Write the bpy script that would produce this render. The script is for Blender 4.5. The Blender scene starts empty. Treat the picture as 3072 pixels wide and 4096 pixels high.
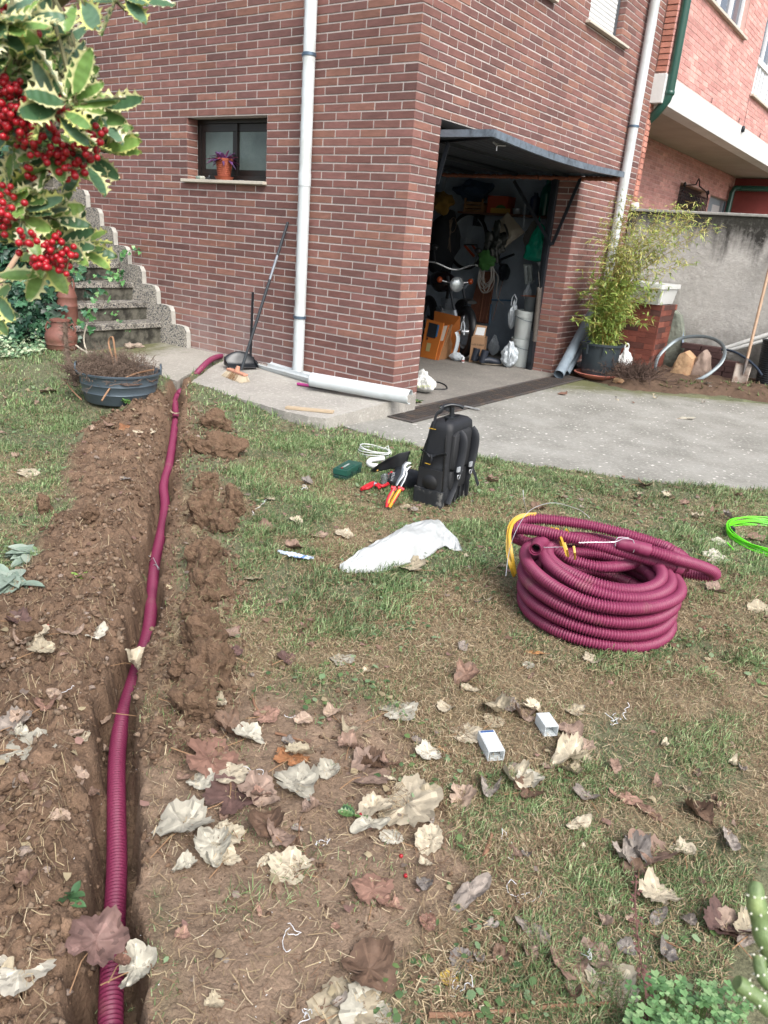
import bpy, math, random
import numpy as np
from mathutils import Vector, Matrix, noise as mnoise
random.seed(7); rng = np.random.default_rng(7)
SC = bpy.context.scene
# ------------------------------------------------------------------ camera
# world frame: origin = house corner at floor level, -X along the window wall, +Y along the garage wall
FPX, PITCH, ROLL, YAW = 2993.49, .3522, .0808, .6115
_C = (-.0128, 6.0977)
_dr = (math.sin(YAW), math.cos(YAW)); _ol = (math.cos(YAW), -math.sin(YAW))
def _h(v): return Vector((v[0]*_ol[0]+v[1]*_ol[1], v[0]*_dr[0]+v[1]*_dr[1], v[2]))
_cp, _sp, _cr, _sr = math.cos(PITCH), math.sin(PITCH), math.cos(ROLL), math.sin(ROLL)
CF = _h((0, _cp, -_sp)); _U = Vector((0, _sp, _cp)); _R = Vector((1, 0, 0))
CR = _h(_cr*_R+_sr*_U); CU = _h(-_sr*_R+_cr*_U)
CAM = _h((-_C[0], -_C[1], 1.33))
cam = bpy.data.cameras.new('camera'); camo = bpy.data.objects.new('camera', cam)
SC.collection.objects.link(camo); SC.camera = camo
M = Matrix.Identity(4)
for i in range(3):
    M[i][0] = CR[i]; M[i][1] = CU[i]; M[i][2] = -CF[i]; M[i][3] = CAM[i]
camo.matrix_world = M
cam.sensor_fit = 'HORIZONTAL'; cam.sensor_width = 36; cam.lens = 36*FPX/3072
cam.clip_start = .02; cam.clip_end = 300
cam.dof.use_dof = True; cam.dof.focus_distance = 2.8; cam.dof.aperture_fstop = 14
# ------------------------------------------------------------------ world + sun (overcast)
SUN_DIR = Vector((.80, -.42, 1.05)).normalized()     # towards the sun
w = bpy.data.worlds.new('World'); SC.world = w; w.use_nodes = True
nt = w.node_tree; nt.nodes.clear()
sky = nt.nodes.new('ShaderNodeTexSky'); sky.sky_type = 'NISHITA'; sky.sun_disc = False
sky.sun_elevation = math.asin(SUN_DIR.z); sky.sun_rotation = math.atan2(SUN_DIR.x, SUN_DIR.y)
sky.air_density = 1.0; sky.dust_density = 5.0; sky.ozone_density = 1.0
hs = nt.nodes.new('ShaderNodeHueSaturation'); hs.inputs['Saturation'].default_value = .55
bg = nt.nodes.new('ShaderNodeBackground'); bg.inputs[1].default_value = .15
wo = nt.nodes.new('ShaderNodeOutputWorld')
nt.links.new(sky.outputs[0], hs.inputs['Color']); nt.links.new(hs.outputs[0], bg.inputs[0]); nt.links.new(bg.outputs[0], wo.inputs[0])
sl = bpy.data.lights.new('sun', 'SUN'); sl.energy = 1.1; sl.angle = math.radians(32); sl.color = (1, .99, .98)
so = bpy.data.objects.new('sun', sl); SC.collection.objects.link(so)
so.rotation_euler = SUN_DIR.to_track_quat('Z', 'Y').to_euler(); so.location = (3, -3, 9)
vs = SC.view_settings; vs.view_transform = 'Standard'; vs.look = 'None'; vs.gamma = 1; vs.use_curve_mapping = False
vs.exposure = 1.14
SC.cycles.use_denoising = True
SC.cycles.max_bounces = 8; SC.cycles.diffuse_bounces = 6; SC.cycles.transparent_max_bounces = 12
# ------------------------------------------------------------------ photo measurement -> world position
S_ = 3072/1659
def rayd(px, py): return CF+CR*((px*S_-1536)/FPX)-CU*((py*S_-2048)/FPX)
def PL(px, py, ax, val):
    d = rayd(px, py); return CAM+d*((val-CAM[ax])/d[ax])
def G(px, py, z=0.): return PL(px, py, 2, z)
def AT(px, py, dist): return CAM+rayd(px, py).normalized()*dist
def m_(u, v): return ((1650+.5878*u)/S_, (400+.5878*v)/S_)
def r2_(u, v): return ((2300+.4748*u)/S_, (650+.4748*v)/S_)
def c7_(u, v): return ((2300+.4653*u)/S_, (.4653*v)/S_)
def b5_(u, v): return ((1300+.42194*u)/S_, (1550+.42194*v)/S_)
def k6_(u, v): return ((1950+.6763*u)/S_, (1900+.6763*v)/S_)
def s3_(u, v): return (.5425*u/S_, (600+.5425*v)/S_)
# ------------------------------------------------------------------ materials
def nw(name):
    m = bpy.data.materials.new(name); m.use_nodes = True
    n = m.node_tree.nodes; n.clear(); o = n.new('ShaderNodeOutputMaterial'); b = n.new('ShaderNodeBsdfPrincipled')
    m.node_tree.links.new(b.outputs[0], o.inputs[0]); return m, m.node_tree, b
def srgb(h):
    h = h.lstrip('#'); c = [int(h[i:i+2], 16)/255 for i in (0, 2, 4)]
    return tuple(((x/12.92) if x < .04045 else ((x+.055)/1.055)**2.4) for x in c)
MATS = {}
def mat(name, col=(.5, .5, .5), rough=.6, nz=None, bump=None, metal=0, spec=.5, attr=False, col2=None, trans=0, nz2=None, alpha=1, coord='Object', sheen=0, sub=0):
    """nz=(scale,amount) brightness noise; col2 mixed in by nz2=(scale,lo,hi); bump=(scale,distance)"""
    if name in MATS: return MATS[name]
    if isinstance(col, str): col = srgb(col)
    if isinstance(col2, str): col2 = srgb(col2)
    m, t, b = nw(name); N, Lk = t.nodes, t.links
    tc = N.new('ShaderNodeTexCoord').outputs[coord]
    if attr:
        a = N.new('ShaderNodeAttribute'); a.attribute_name = 'tint'; src = a.outputs['Color']
    else:
        a = N.new('ShaderNodeRGB'); a.outputs[0].default_value = (*col, 1); src = a.outputs[0]
    def noi(sc, det=5):
        q = N.new('ShaderNodeTexNoise'); q.inputs['Scale'].default_value = sc; q.inputs['Detail'].default_value = det
        q.inputs['Roughness'].default_value = .6; Lk.new(tc, q.inputs['Vector']); return q.outputs['Fac']
    if col2 is not None:
        mr = N.new('ShaderNodeMapRange'); mr.inputs[1].default_value = nz2[1]; mr.inputs[2].default_value = nz2[2]
        Lk.new(noi(nz2[0]), mr.inputs[0]); mx = N.new('ShaderNodeMix'); mx.data_type = 'RGBA'
        Lk.new(mr.outputs[0], mx.inputs[0]); Lk.new(src, mx.inputs[6]); mx.inputs[7].default_value = (*col2, 1); src = mx.outputs[2]
    if nz:
        mr = N.new('ShaderNodeMapRange'); mr.inputs[1].default_value = .25; mr.inputs[2].default_value = .75
        mr.inputs[3].default_value = 1-nz[1]; mr.inputs[4].default_value = 1+nz[1]; Lk.new(noi(nz[0], 8), mr.inputs[0])
        vm = N.new('ShaderNodeVectorMath'); vm.operation = 'SCALE'; Lk.new(src, vm.inputs[0]); Lk.new(mr.outputs[0], vm.inputs[3]); src = vm.outputs[0]
    Lk.new(src, b.inputs['Base Color'])
    if bump:
        bp = N.new('ShaderNodeBump'); bp.inputs['Distance'].default_value = bump[1]; bp.inputs['Strength'].default_value = 1
        Lk.new(noi(bump[0], 8), bp.inputs['Height']); Lk.new(bp.outputs[0], b.inputs['Normal'])
    b.inputs['Roughness'].default_value = rough; b.inputs['Metallic'].default_value = metal
    b.inputs['Specular IOR Level'].default_value = spec; b.inputs['Transmission Weight'].default_value = trans
    b.inputs['Alpha'].default_value = alpha
    if sub: 
        # thin leaves / plastic: a share of the light passes through
        tr = N.new('ShaderNodeBsdfTranslucent'); Lk.new(src, tr.inputs[0]); ms = N.new('ShaderNodeMixShader'); ms.inputs[0].default_value = sub
        o = [x for x in N if x.type == 'OUTPUT_MATERIAL'][0]
        Lk.new(b.outputs[0], ms.inputs[1]); Lk.new(tr.outputs[0], ms.inputs[2]); Lk.new(ms.outputs[0], o.inputs[0])
    MATS[name] = m; return m
# ------------------------------------------------------------------ mesh building
WL = {}
def perp(d):
    d = d.normalized(); a = Vector((0, 0, 1)) if abs(d.z) < .9 else Vector((1, 0, 0))
    x = d.cross(a).normalized(); return x, d.cross(x).normalized()
def rotm(rx=0, ry=0, rz=0): return (Matrix.Rotation(rz, 4, 'Z') @ Matrix.Rotation(ry, 4, 'Y') @ Matrix.Rotation(rx, 4, 'X'))
def TR(loc, rx=0, ry=0, rz=0, s=1): return Matrix.Translation(Vector(loc)) @ rotm(rx, ry, rz) @ Matrix.Scale(s, 4)
class MB:
    def __init__(s, T=None): s.v = []; s.f = []; s.c = []; s.col = (.5, .5, .5); s.T = T
    def add(s, vs, fs, col=None):
        o = len(s.v); T = s.T
        if T is not None: vs = [T @ Vector(v) for v in vs]
        s.v += [tuple(v) for v in vs]; s.f += [tuple(i+o for i in f) for f in fs]
        s.c += [col or s.col]*len(fs); return s
    def box(s, c, d, R=None, col=None, taper=1):
        x, y, z = d[0]/2, d[1]/2, d[2]/2; c = Vector(c)
        vs = [(-x, -y, -z), (x, -y, -z), (x, y, -z), (-x, y, -z), (-x*taper, -y*taper, z), (x*taper, -y*taper, z), (x*taper, y*taper, z), (-x*taper, y*taper, z)]
        vs = [(R.to_3x3() @ Vector(v) if R else Vector(v))+c for v in vs]
        return s.add(vs, [(3, 2, 1, 0), (4, 5, 6, 7), (0, 1, 5, 4), (1, 2, 6, 5), (2, 3, 7, 6), (3, 0, 4, 7)], col)
    def bb(s, a, b, col=None):
        return s.box([(a[i]+b[i])/2 for i in range(3)], [abs(b[i]-a[i]) for i in range(3)], None, col)
    def beam(s, a, b, w_, h_, up=None, col=None):
        a, b = Vector(a), Vector(b); d = (b-a); L = d.length; d.normalize()
        if up is None: x, y = perp(d)
        else: x = d.cross(Vector(up)).normalized(); y = x.cross(d).normalized()
        vs = []
        for p in (a, b):
            for sx, sy in ((-1, -1), (1, -1), (1, 1), (-1, 1)): vs.append(p+x*(sx*w_/2)+y*(sy*h_/2))
        return s.add(vs, [(0, 1, 2, 3), (7, 6, 5, 4), (0, 4, 5, 1), (1, 5, 6, 2), (2, 6, 7, 3), (3, 7, 4, 0)], col)
    def tube(s, pts, r, n=10, cap=True, col=None, closed=False, flat=1, up=None):
        pts = [Vector(p) for p in pts]; m = len(pts)
        if not hasattr(r, '__len__'): r = [r]*m
        vs = []; x = None
        for i, p in enumerate(pts):
            if closed: t = pts[(i+1) % m]-pts[i-1]
            else: t = pts[min(i+1, m-1)]-pts[max(i-1, 0)]
            if t.length < 1e-9: t = Vector((0, 0, 1))
            t.normalize()
            if up is not None: x = t.cross(Vector(up)); x = x.normalized() if x.length > 1e-6 else perp(t)[0]
            elif x is None: x, _ = perp(t)
            else:
                x = x-t*x.dot(t)
                x = x.normalized() if x.length > 1e-6 else perp(t)[0]
            y = t.cross(x)
            for k in range(n):
                a = 2*math.pi*k/n; vs.append(p+(x*math.cos(a)+y*math.sin(a)*flat)*r[i])
        fs = []
        for i in range(m if closed else m-1):
            j = (i+1) % m
            for k in range(n):
                k2 = (k+1) % n; fs.append((i*n+k, i*n+k2, j*n+k2, j*n+k))
        if cap and not closed: fs += [tuple(range(n))[::-1], tuple((m-1)*n+k for k in range(n))]
        return s.add(vs, fs, col)
    def lathe(s, prof, c=(0, 0, 0), n=32, R=None, col=None, arc=2*math.pi, sy=1):
        c = Vector(c); vs = []; fs = []; full = abs(arc-2*math.pi) < 1e-6; nn = n if full else n+1
        for r, z in prof:
            for k in range(nn):
                a = arc*k/n; v = Vector((r*math.cos(a), r*math.sin(a)*sy, z)); vs.append((R.to_3x3() @ v if R else v)+c)
        for i in range(len(prof)-1):
            for k in range(n):
                k2 = (k+1) % nn; fs.append((i*nn+k, i*nn+k2, (i+1)*nn+k2, (i+1)*nn+k))
        return s.add(vs, fs, col)
    def sheet(s, fn, nu, nv, col=None):
        vs = [fn(i/nu, j/nv) for j in range(nv+1) for i in range(nu+1)]
        return s.add(vs, [(j*(nu+1)+i, j*(nu+1)+i+1, (j+1)*(nu+1)+i+1, (j+1)*(nu+1)+i) for j in range(nv) for i in range(nu)], col)
    def blob(s, c, rad, sub=2, amp=.2, fr=1.5, seed=0, R=None, col=None, cut=None):
        vs, fs = ico(sub); c = Vector(c); rad = Vector(rad) if hasattr(rad, '__len__') else Vector((rad,)*3)
        o = []
        for v in vs:
            k = 1+amp*(mnoise.fractal(v*fr+Vector((seed*7.3, seed*3.1, seed)), 1, 2, 4)*1.4)
            q = Vector((v.x*rad.x*k, v.y*rad.y*k, v.z*rad.z*k))
            if cut is not None and q.z < cut: q.z = cut
            o.append((R.to_3x3() @ q if R else q)+c)
        return s.add(o, fs, col)
    def build(s, name, m, parent=None, smooth=True, label=None, cat=None, group=None, kind=None, bevel=0, subsurf=0, solid=0, loc=None, ang=50):
        if loc is None:
            if parent is not None: loc = WL[root(parent)]
            else:
                a = np.array(s.v); loc = Vector(((a[:, 0].min()+a[:, 0].max())/2, (a[:, 1].min()+a[:, 1].max())/2, a[:, 2].min()))
        a = np.array(s.v, dtype=np.float32)-np.array(loc, dtype=np.float32)
        me = bpy.data.meshes.new(name); me.from_pydata(a.tolist(), [], s.f)
        at = me.attributes.new('tint', 'FLOAT_COLOR', 'FACE')
        at.data.foreach_set('color', np.array([(*c[:3], 1) for c in s.c], dtype=np.float32).ravel())
        me.materials.append(m)
        if smooth: me.polygons.foreach_set('use_smooth', [True]*len(s.f))
        me.update(); o = bpy.data.objects.new(name, me); SC.collection.objects.link(o)
        if parent is not None: o.parent = parent
        else: o.location = loc
        WL[o] = Vector(loc)
        if bevel:
            b = o.modifiers.new('b', 'BEVEL'); b.width = bevel; b.segments = 2; b.limit_method = 'ANGLE'; b.angle_limit = math.radians(40); b.harden_normals = False
        if solid: b = o.modifiers.new('s', 'SOLIDIFY'); b.thickness = solid; b.offset = 0
        if subsurf: b = o.modifiers.new('u', 'SUBSURF'); b.levels = b.render_levels = subsurf
        if ang is not None and smooth:
            try: me.set_sharp_from_angle(angle=math.radians(ang))
            except Exception: pass
        tag(o, label, cat, group, kind); return o
def root(o):
    while o.parent is not None: o = o.parent
    return o
def tag(o, label=None, cat=None, group=None, kind=None):
    if label: o['label'] = label
    if cat: o['category'] = cat
    if group: o['group'] = group
    if kind: o['kind'] = kind
def thing(name, label, cat, loc, group=None):
    o = bpy.data.objects.new(name, None); o.empty_display_size = .05; SC.collection.objects.link(o)
    o.location = loc; WL[o] = Vector(loc); tag(o, label, cat, group); return o
_ico = {}
def ico(sub):
    if sub not in _ico:
        import bmesh
        b = bmesh.new(); bmesh.ops.create_icosphere(b, subdivisions=sub, radius=1)
        _ico[sub] = ([v.co.copy() for v in b.verts], [tuple(v.index for v in f.verts) for f in b.faces]); b.free()
    return _ico[sub]
def npmesh(name, v, f, m, cols=None, smooth=True, loc=(0, 0, 0), parent=None, **kw):
    """v (n,3), f (m,k) all faces the same size, cols (m,3) per face"""
    me = bpy.data.meshes.new(name); k = f.shape[1]
    me.vertices.add(len(v)); me.vertices.foreach_set('co', (v-np.array(loc)).astype(np.float32).ravel())
    me.loops.add(f.size); me.loops.foreach_set('vertex_index', f.astype(np.int32).ravel())
    me.polygons.add(len(f)); me.polygons.foreach_set('loop_start', np.arange(0, f.size, k, dtype=np.int32))
    me.polygons.foreach_set('loop_total', np.full(len(f), k, dtype=np.int32))
    if smooth: me.polygons.foreach_set('use_smooth', np.ones(len(f), dtype=bool))
    me.update(calc_edges=True); me.validate()
    if cols is not None:
        at = me.attributes.new('tint', 'FLOAT_COLOR', 'FACE'); c = np.ones((len(f), 4), dtype=np.float32); c[:, :3] = cols; at.data.foreach_set('color', c.ravel())
    me.materials.append(m); o = bpy.data.objects.new(name, me); SC.collection.objects.link(o)
    o.location = loc if parent is None else (0, 0, 0)
    if parent is not None: o.parent = parent
    WL[o] = Vector(loc); tag(o, kw.get('label'), kw.get('cat'), kw.get('group'), kw.get('kind')); return o
def text(body, size, m, T, parent, name='lettering', ext=.0004, align='CENTER'):
    cu = bpy.data.curves.new(name, 'FONT'); cu.body = body; cu.size = size; cu.extrude = ext; cu.align_x = align; cu.align_y = 'CENTER'
    o = bpy.data.objects.new(name, cu); me = bpy.data.meshes.new_from_object(o); bpy.data.objects.remove(o)
    me.transform(Matrix.Translation(-WL[root(parent)]) @ T); me.materials.clear(); me.materials.append(m)
    o = bpy.data.objects.new(name, me); SC.collection.objects.link(o); o.parent = parent; WL[o] = WL[root(parent)]; return o
def frame(o, x, y):
    """matrix with origin o, x axis x, y axis y (made perpendicular)"""
    x = Vector(x).normalized(); y = Vector(y); y = (y-x*y.dot(x)).normalized(); z = x.cross(y)
    m = Matrix.Identity(4)
    for i in range(3): m[i][0] = x[i]; m[i][1] = y[i]; m[i][2] = z[i]; m[i][3] = o[i]
    return m
def spline(pts, step=.02):
    P_ = [Vector(p) for p in pts]; P_ = [2*P_[0]-P_[1]]+P_+[2*P_[-1]-P_[-2]]; out = []
    for i in range(1, len(P_)-2):
        a, b, c, d = P_[i-1:i+3]; n = max(2, int((c-b).length/step))
        for k in range(n):
            t = k/n; out.append(.5*((2*b)+(c-a)*t+(2*a-5*b+4*c-d)*t*t+(-a+3*b-3*c+d)*t**3))
    out.append(P_[-2]); return out
# numpy noise
def hsh(i, j, s): 
    n = (i*374761393+j*668265263+s*1442695041) & 0x7fffffff
    n = (n ^ (n >> 13))*1274126177 & 0x7fffffff; return ((n ^ (n >> 16)) & 0xffff)/65535.
def vn(x, y, s=0):
    xi = np.floor(x).astype(np.int64); yi = np.floor(y).astype(np.int64); fx = x-xi; fy = y-yi
    fx = fx*fx*(3-2*fx); fy = fy*fy*(3-2*fy)
    a = hsh(xi, yi, s); b = hsh(xi+1, yi, s); c = hsh(xi, yi+1, s); d = hsh(xi+1, yi+1, s)
    return (a*(1-fx)+b*fx)*(1-fy)+(c*(1-fx)+d*fx)*fy
def fbm(x, y, o=4, s=0):
    t = 0; a = .5; n = 0
    for i in range(o): t = t+a*vn(x*2**i, y*2**i, s+i*17); n += a; a *= .5
    return t/n
def sst(a, b, x): t = np.clip((x-a)/(b-a), 0, 1); return t*t*(3-2*t)
# ================================================================== GROUND
def poly_sd(x, y, poly):
    """signed distance to a polygon, negative inside"""
    d = np.full(x.shape, 1e9); ins = np.zeros(x.shape, bool); n = len(poly)
    for i in range(n):
        ax, ay = poly[i][:2]; bx, by = poly[(i+1) % n][:2]; ex, ey = bx-ax, by-ay
        t = np.clip(((x-ax)*ex+(y-ay)*ey)/(ex*ex+ey*ey+1e-12), 0, 1)
        d = np.minimum(d, (x-ax-t*ex)**2+(y-ay-t*ey)**2)
        c = ((ay > y) != (by > y)) & (x < (bx-ax)*(y-ay)/(by-ay+1e-15)+ax); ins ^= c
    d = np.sqrt(d); return np.where(ins, -d, d)
def gp(lst, z=0): return [tuple(G(a, b, z))[:2] for a, b in lst]
DRIVE = [(0.02, -.20), (0.0, -.77), (.53, -.82), (1.18, -.78), (1.85, -.47), (2.37, -.22), (2.9, .12), (4.2, 1.0), (9, 4.6), (9, 9), (5.4, 5.2), (3.2, 4.05), (2.23, 3.62), (1.59, 3.2), (.9, 2.8), (.4, 3.1), (0.05, 3.15), (-.4, 3.2), (-.4, .3), (.02, .3)]
PATIO_A = [(.17, .1)]+gp([(852, 868)], .115)+gp([(704, 905), (665, 899), (615, 888), (560, 872), (500, 856), (450, 842), (403, 832)], .075)+[(-1.74, -.37), (-1.86, -.05), (-1.90, .1)]
def pz(y): return .138+.062*max(-1.2, min(0, y))
PATIO_B = [(-1.98, .1), (-1.97, -.04), (-1.39, -1.07), (-1.75, -1.02), (-2.1, -.9), (-2.5, -.82), (-2.9, -.95), (-3.25, -1.15), (-3.3, .1)]
HP = [(240, 2330), (238, 2212), (240, 2140), (244, 2050), (249, 1950), (253, 1880), (252, 1800), (252, 1720), (252, 1650), (259, 1590), (277, 1520), (299, 1450), (319, 1380), (327, 1310), (332, 1250), (340, 1190), (351, 1140), (357, 1090), (353, 1050), (364, 1010), (371, 970), (376, 935), (380, 900), (379, 872), (389, 845)]
HD = [.15]*12+[.13, .12, .12, .11, .10, .09, .08, .06, .05, .04, .03, .03, .0]
HOSE = [G(a, b, -d+.0) for (a, b), d in zip(HP, HD)]
TR_ = np.array([(p.x, p.y) for p in HOSE]+[(G(389, 835, .1)).xy[:], G(395, 825, .1).xy[:]])
D_LEFT = gp([(378, 874), (345, 880), (300, 888), (255, 908), (185, 945), (150, 1010), (135, 1080), (95, 1160), (60, 1230), (-60, 1330), (-300, 1440), (-900, 1800), (-900, 2900), (260, 2900), (300, 1500), (350, 1100)])
D_RIGHT = gp([(385, 890), (430, 892), (470, 908), (520, 945), (525, 1000), (480, 1030), (545, 1105), (500, 1160), (515, 1250), (505, 1330), (492, 1420), (490, 1540), (460, 1640), (300, 1640), (320, 1400), (350, 1100)])
D_MUD = gp([(330, 1470), (480, 1500), (540, 1480), (640, 1500), (700, 1530), (800, 1520), (860, 1570), (900, 1640), (880, 1720), (960, 1740), (1000, 1790), (985, 1860), (1010, 1930), (930, 2020), (900, 2110), (830, 2200), (800, 2900), (240, 2900), (260, 1700)])
def base_z(x, y):
    return .10*(1-sst(-1.3, .15, x))*sst(-2.7, -1.3, y)+.04*(1-sst(-2.9, -1.9, x))*sst(-2.4, -1.5, y)
def trench(x, y):
    d = np.full(x.shape, 1e9); s = np.zeros(x.shape); n = len(TR_)
    side = np.zeros(x.shape)
    for i in range(n-1):
        ax, ay = TR_[i]; bx, by = TR_[i+1]; ex, ey = bx-ax, by-ay
        t = np.clip(((x-ax)*ex+(y-ay)*ey)/(ex*ex+ey*ey), 0, 1)
        dd = np.hypot(x-ax-t*ex, y-ay-t*ey); m = dd < d
        d = np.where(m, dd, d); s = np.where(m, i+t, s); side = np.where(m, np.sign(ex*(y-ay)-ey*(x-ax)), side)
    return d, s/(n-1), side       # side>0: left of the hose as seen walking to the house
def masks(x, y):
    """dirt mask 0..1 and its parts"""
    e = (fbm(x*5, y*5, 4, 3)-.5)*.20+(fbm(x*22, y*22, 3, 9)-.5)*.12
    a = 1-sst(-.05, .05, poly_sd(x, y, D_LEFT)+e)
    b = 1-sst(-.04, .06, poly_sd(x, y, D_RIGHT)+e*.8)
    c = 1-sst(-.10, .12, poly_sd(x, y, D_MUD)+e*.9)
    return a, b, c
def drive_in(x, y):
    return poly_sd(x, y, DRIVE)+(fbm(x*6, y*6, 3, 5)-.5)*.12
def height(x, y):
    a, b, c = masks(x, y); d, s, side = trench(x, y)
    z = base_z(x, y)+(fbm(x*1.2, y*1.2, 2, 1)-.5)*.03+(fbm(x*9, y*9, 3, 2)-.5)*.012
    dirt = np.maximum(np.maximum(a, b), c)
    lump = fbm(x*14, y*14, 5, 11); lump2 = fbm(x*45, y*45, 4, 23)
    rid = 1-np.abs(2*fbm(x*24, y*24, 3, 31)-1)
    crumb = np.maximum(a*1.15, b*.6)+c*.25*(1-np.maximum(a, b))
    fade = sst(.02, .09, d-.05)
    z = z+a*(.035+.028*(1-sst(.1, .6, d)))*fade*sst(0, .5, s*3)
    z = z+dirt*crumb*((lump-.5)*.075+(lump2-.5)*.036+(rid-.6)*.030)
    z = z+b*.012*fade
    hw = .038+.018*(fbm(x*40, y*40, 3, 42)-.5)+.016*(vn(s*26, s*0+side, 7)-.5)+.055*(fbm(x*13, y*13, 4, 41)-.5)+.012*(s < .35)
    depth = np.interp(s, [0, .25, .5, .75, .9, .97, 1], [.20, .19, .15, .11, .075, .06, .05])
    k = 1-sst(hw-.014, hw+.016, d)
    z = z-k*(depth+z*.6)+k*((lump2-.5)*.03+(lump-.5)*.05)
    # nothing under the concrete
    di = drive_in(x, y); pa = np.minimum(poly_sd(x, y, PATIO_A), poly_sd(x, y, PATIO_B))+(fbm(x*9, y*9, 2, 6)-.5)*.05
    z = np.where(di < .06, z*0-.06+(z+.07)*sst(-.06, .04, di), z)
    z = np.where((y > -1.35) & (x < .4), np.minimum(z, np.where(pa < .0, -.02, z)), z)
    z = np.where((y > .02) & (x < .0), -.08, z)
    return z
# tensor grid in a frame turned towards the garden: fine near, coarse far, out to the horizon
Yg = [.25]
while Yg[-1] < 9.5: Yg.append(Yg[-1]+max(.0062, .0068*Yg[-1]**.95))
while Yg[-1] < 220: Yg.append(Yg[-1]*1.25)
Yn = [-200, -60, -20, -8, -3, -1, -.3, 0]; Yg = np.array(Yn+Yg)
Xh = [0]
while Xh[-1] < 1.1: Xh.append(Xh[-1]+.0075)
while Xh[-1] < 4.5: Xh.append(Xh[-1]+.016+.012*(Xh[-1]-1.1))
while Xh[-1] < 220: Xh.append(Xh[-1]*1.35)
Xg = np.array([-q for q in Xh[:0:-1]]+Xh)
XX, YY = np.meshgrid(Xg, Yg)
# (X right, Y forward) of the garden frame -> world
gx = CAM.x+XX*math.cos(YAW)-YY*math.sin(YAW)*1.0; gy = CAM.y+XX*math.sin(YAW)+YY*math.cos(YAW)
gz = height(gx, gy); far = np.hypot(gx, gy) > 14; gz[far] = -.05
ny, nx = gx.shape; idx = np.arange(nx*ny).reshape(ny, nx)
fc = np.stack([idx[:-1, :-1], idx[:-1, 1:], idx[1:, 1:], idx[1:, :-1]], -1).reshape(-1, 4)
def dryness(x, y):
    r = -(x-CAM.x)*math.sin(YAW)+(y-CAM.y)*math.cos(YAW)
    return np.clip(sst(.44, .66, fbm(x*2.6, y*2.6, 4, 61))*(1-.85*sst(3.4, 4.6, r))+.22*(1-sst(2.2, 3.2, r)), 0, 1)
def soil_cols(x, y):
    a, b, c = masks(x, y); d, s, side = trench(x, y)
    dirt = np.maximum(np.maximum(a, b*(.12+.7*sst(.50, .62, fbm(x*8, y*8, 3, 44)))), c)
    dirt = np.maximum(dirt, 1-sst(.07, .12, d))
    n1 = fbm(x*7, y*7, 4, 51)[..., None]; n2 = fbm(x*60, y*60, 3, 52)[..., None]
    brown = np.array(srgb('6f5b4b'))*(.62+.6*n1)*(.6+.8*n2)
    mud = np.array(srgb('7d6b5b'))*(.75+.45*n1)*(.8+.4*n2)
    thatch = np.array(srgb('7d705a'))*(.7+.6*n2); turf = np.array(srgb('5f634d'))*(.7+.6*n2)
    dryn = dryness(x, y)[..., None]
    mm = (c*(1-np.maximum(a, b)))[..., None]
    so_ = brown*(1-mm)+mud*mm; gr = turf*(1-dryn)+thatch*dryn
    dd = dirt[..., None]; return so_*dd+gr*(1-dd), dirt
cxy, dirtm = soil_cols(gx, gy)
cf = cxy[:-1, :-1].reshape(-1, 3)
m_soil = mat('soil', attr=True, rough=.95, spec=.15, nz=(120, .28), bump=(110, .010))
ground = npmesh('ground', np.stack([gx, gy, gz], -1).reshape(-1, 3), fc, m_soil, cf, kind='structure')
def hz(x, y): return float(height(np.array([x]), np.array([y]))[0])
def GR(px, py):
    """photo pixel -> point on the terrain"""
    z = 0.
    for _ in range(4): p = G(px, py, z); z = .5*z+.5*hz(p.x, p.y)
    p = G(px, py, z); return Vector((p.x, p.y, hz(p.x, p.y)))
# ------------------------------------------------------------------ concrete
def plate(name, poly, z0, z1, m, wob=.006, **kw):
    P_ = []
    n = len(poly)
    for i in range(n):
        a = Vector(poly[i]); b = Vector(poly[(i+1) % n]); k = max(1, int((b-a).length/.05))
        for j in range(k):
            q = a+(b-a)*(j/k); P_.append(q+Vector((random.uniform(-wob, wob), random.uniform(-wob, wob))))
    import mathutils
    mb = MB(); tri = mathutils.geometry.tessellate_polygon([[Vector((p.x, p.y, 0)) for p in P_]])
    N_ = len(P_); vs = [(p.x, p.y, z1(p.y) if callable(z1) else z1) for p in P_]+[(p.x, p.y, z0) for p in P_]
    ar = sum(P_[i].x*P_[(i+1) % N_].y-P_[(i+1) % N_].x*P_[i].y for i in range(N_))
    fs = [tuple(t) for t in tri]+[((i, (i+1) % N_, (i+1) % N_+N_, i+N_)[::-1 if ar > 0 else 1]) for i in range(N_)]
    mb.add(vs, fs); return mb.build(name, m, smooth=False, **kw)
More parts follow.
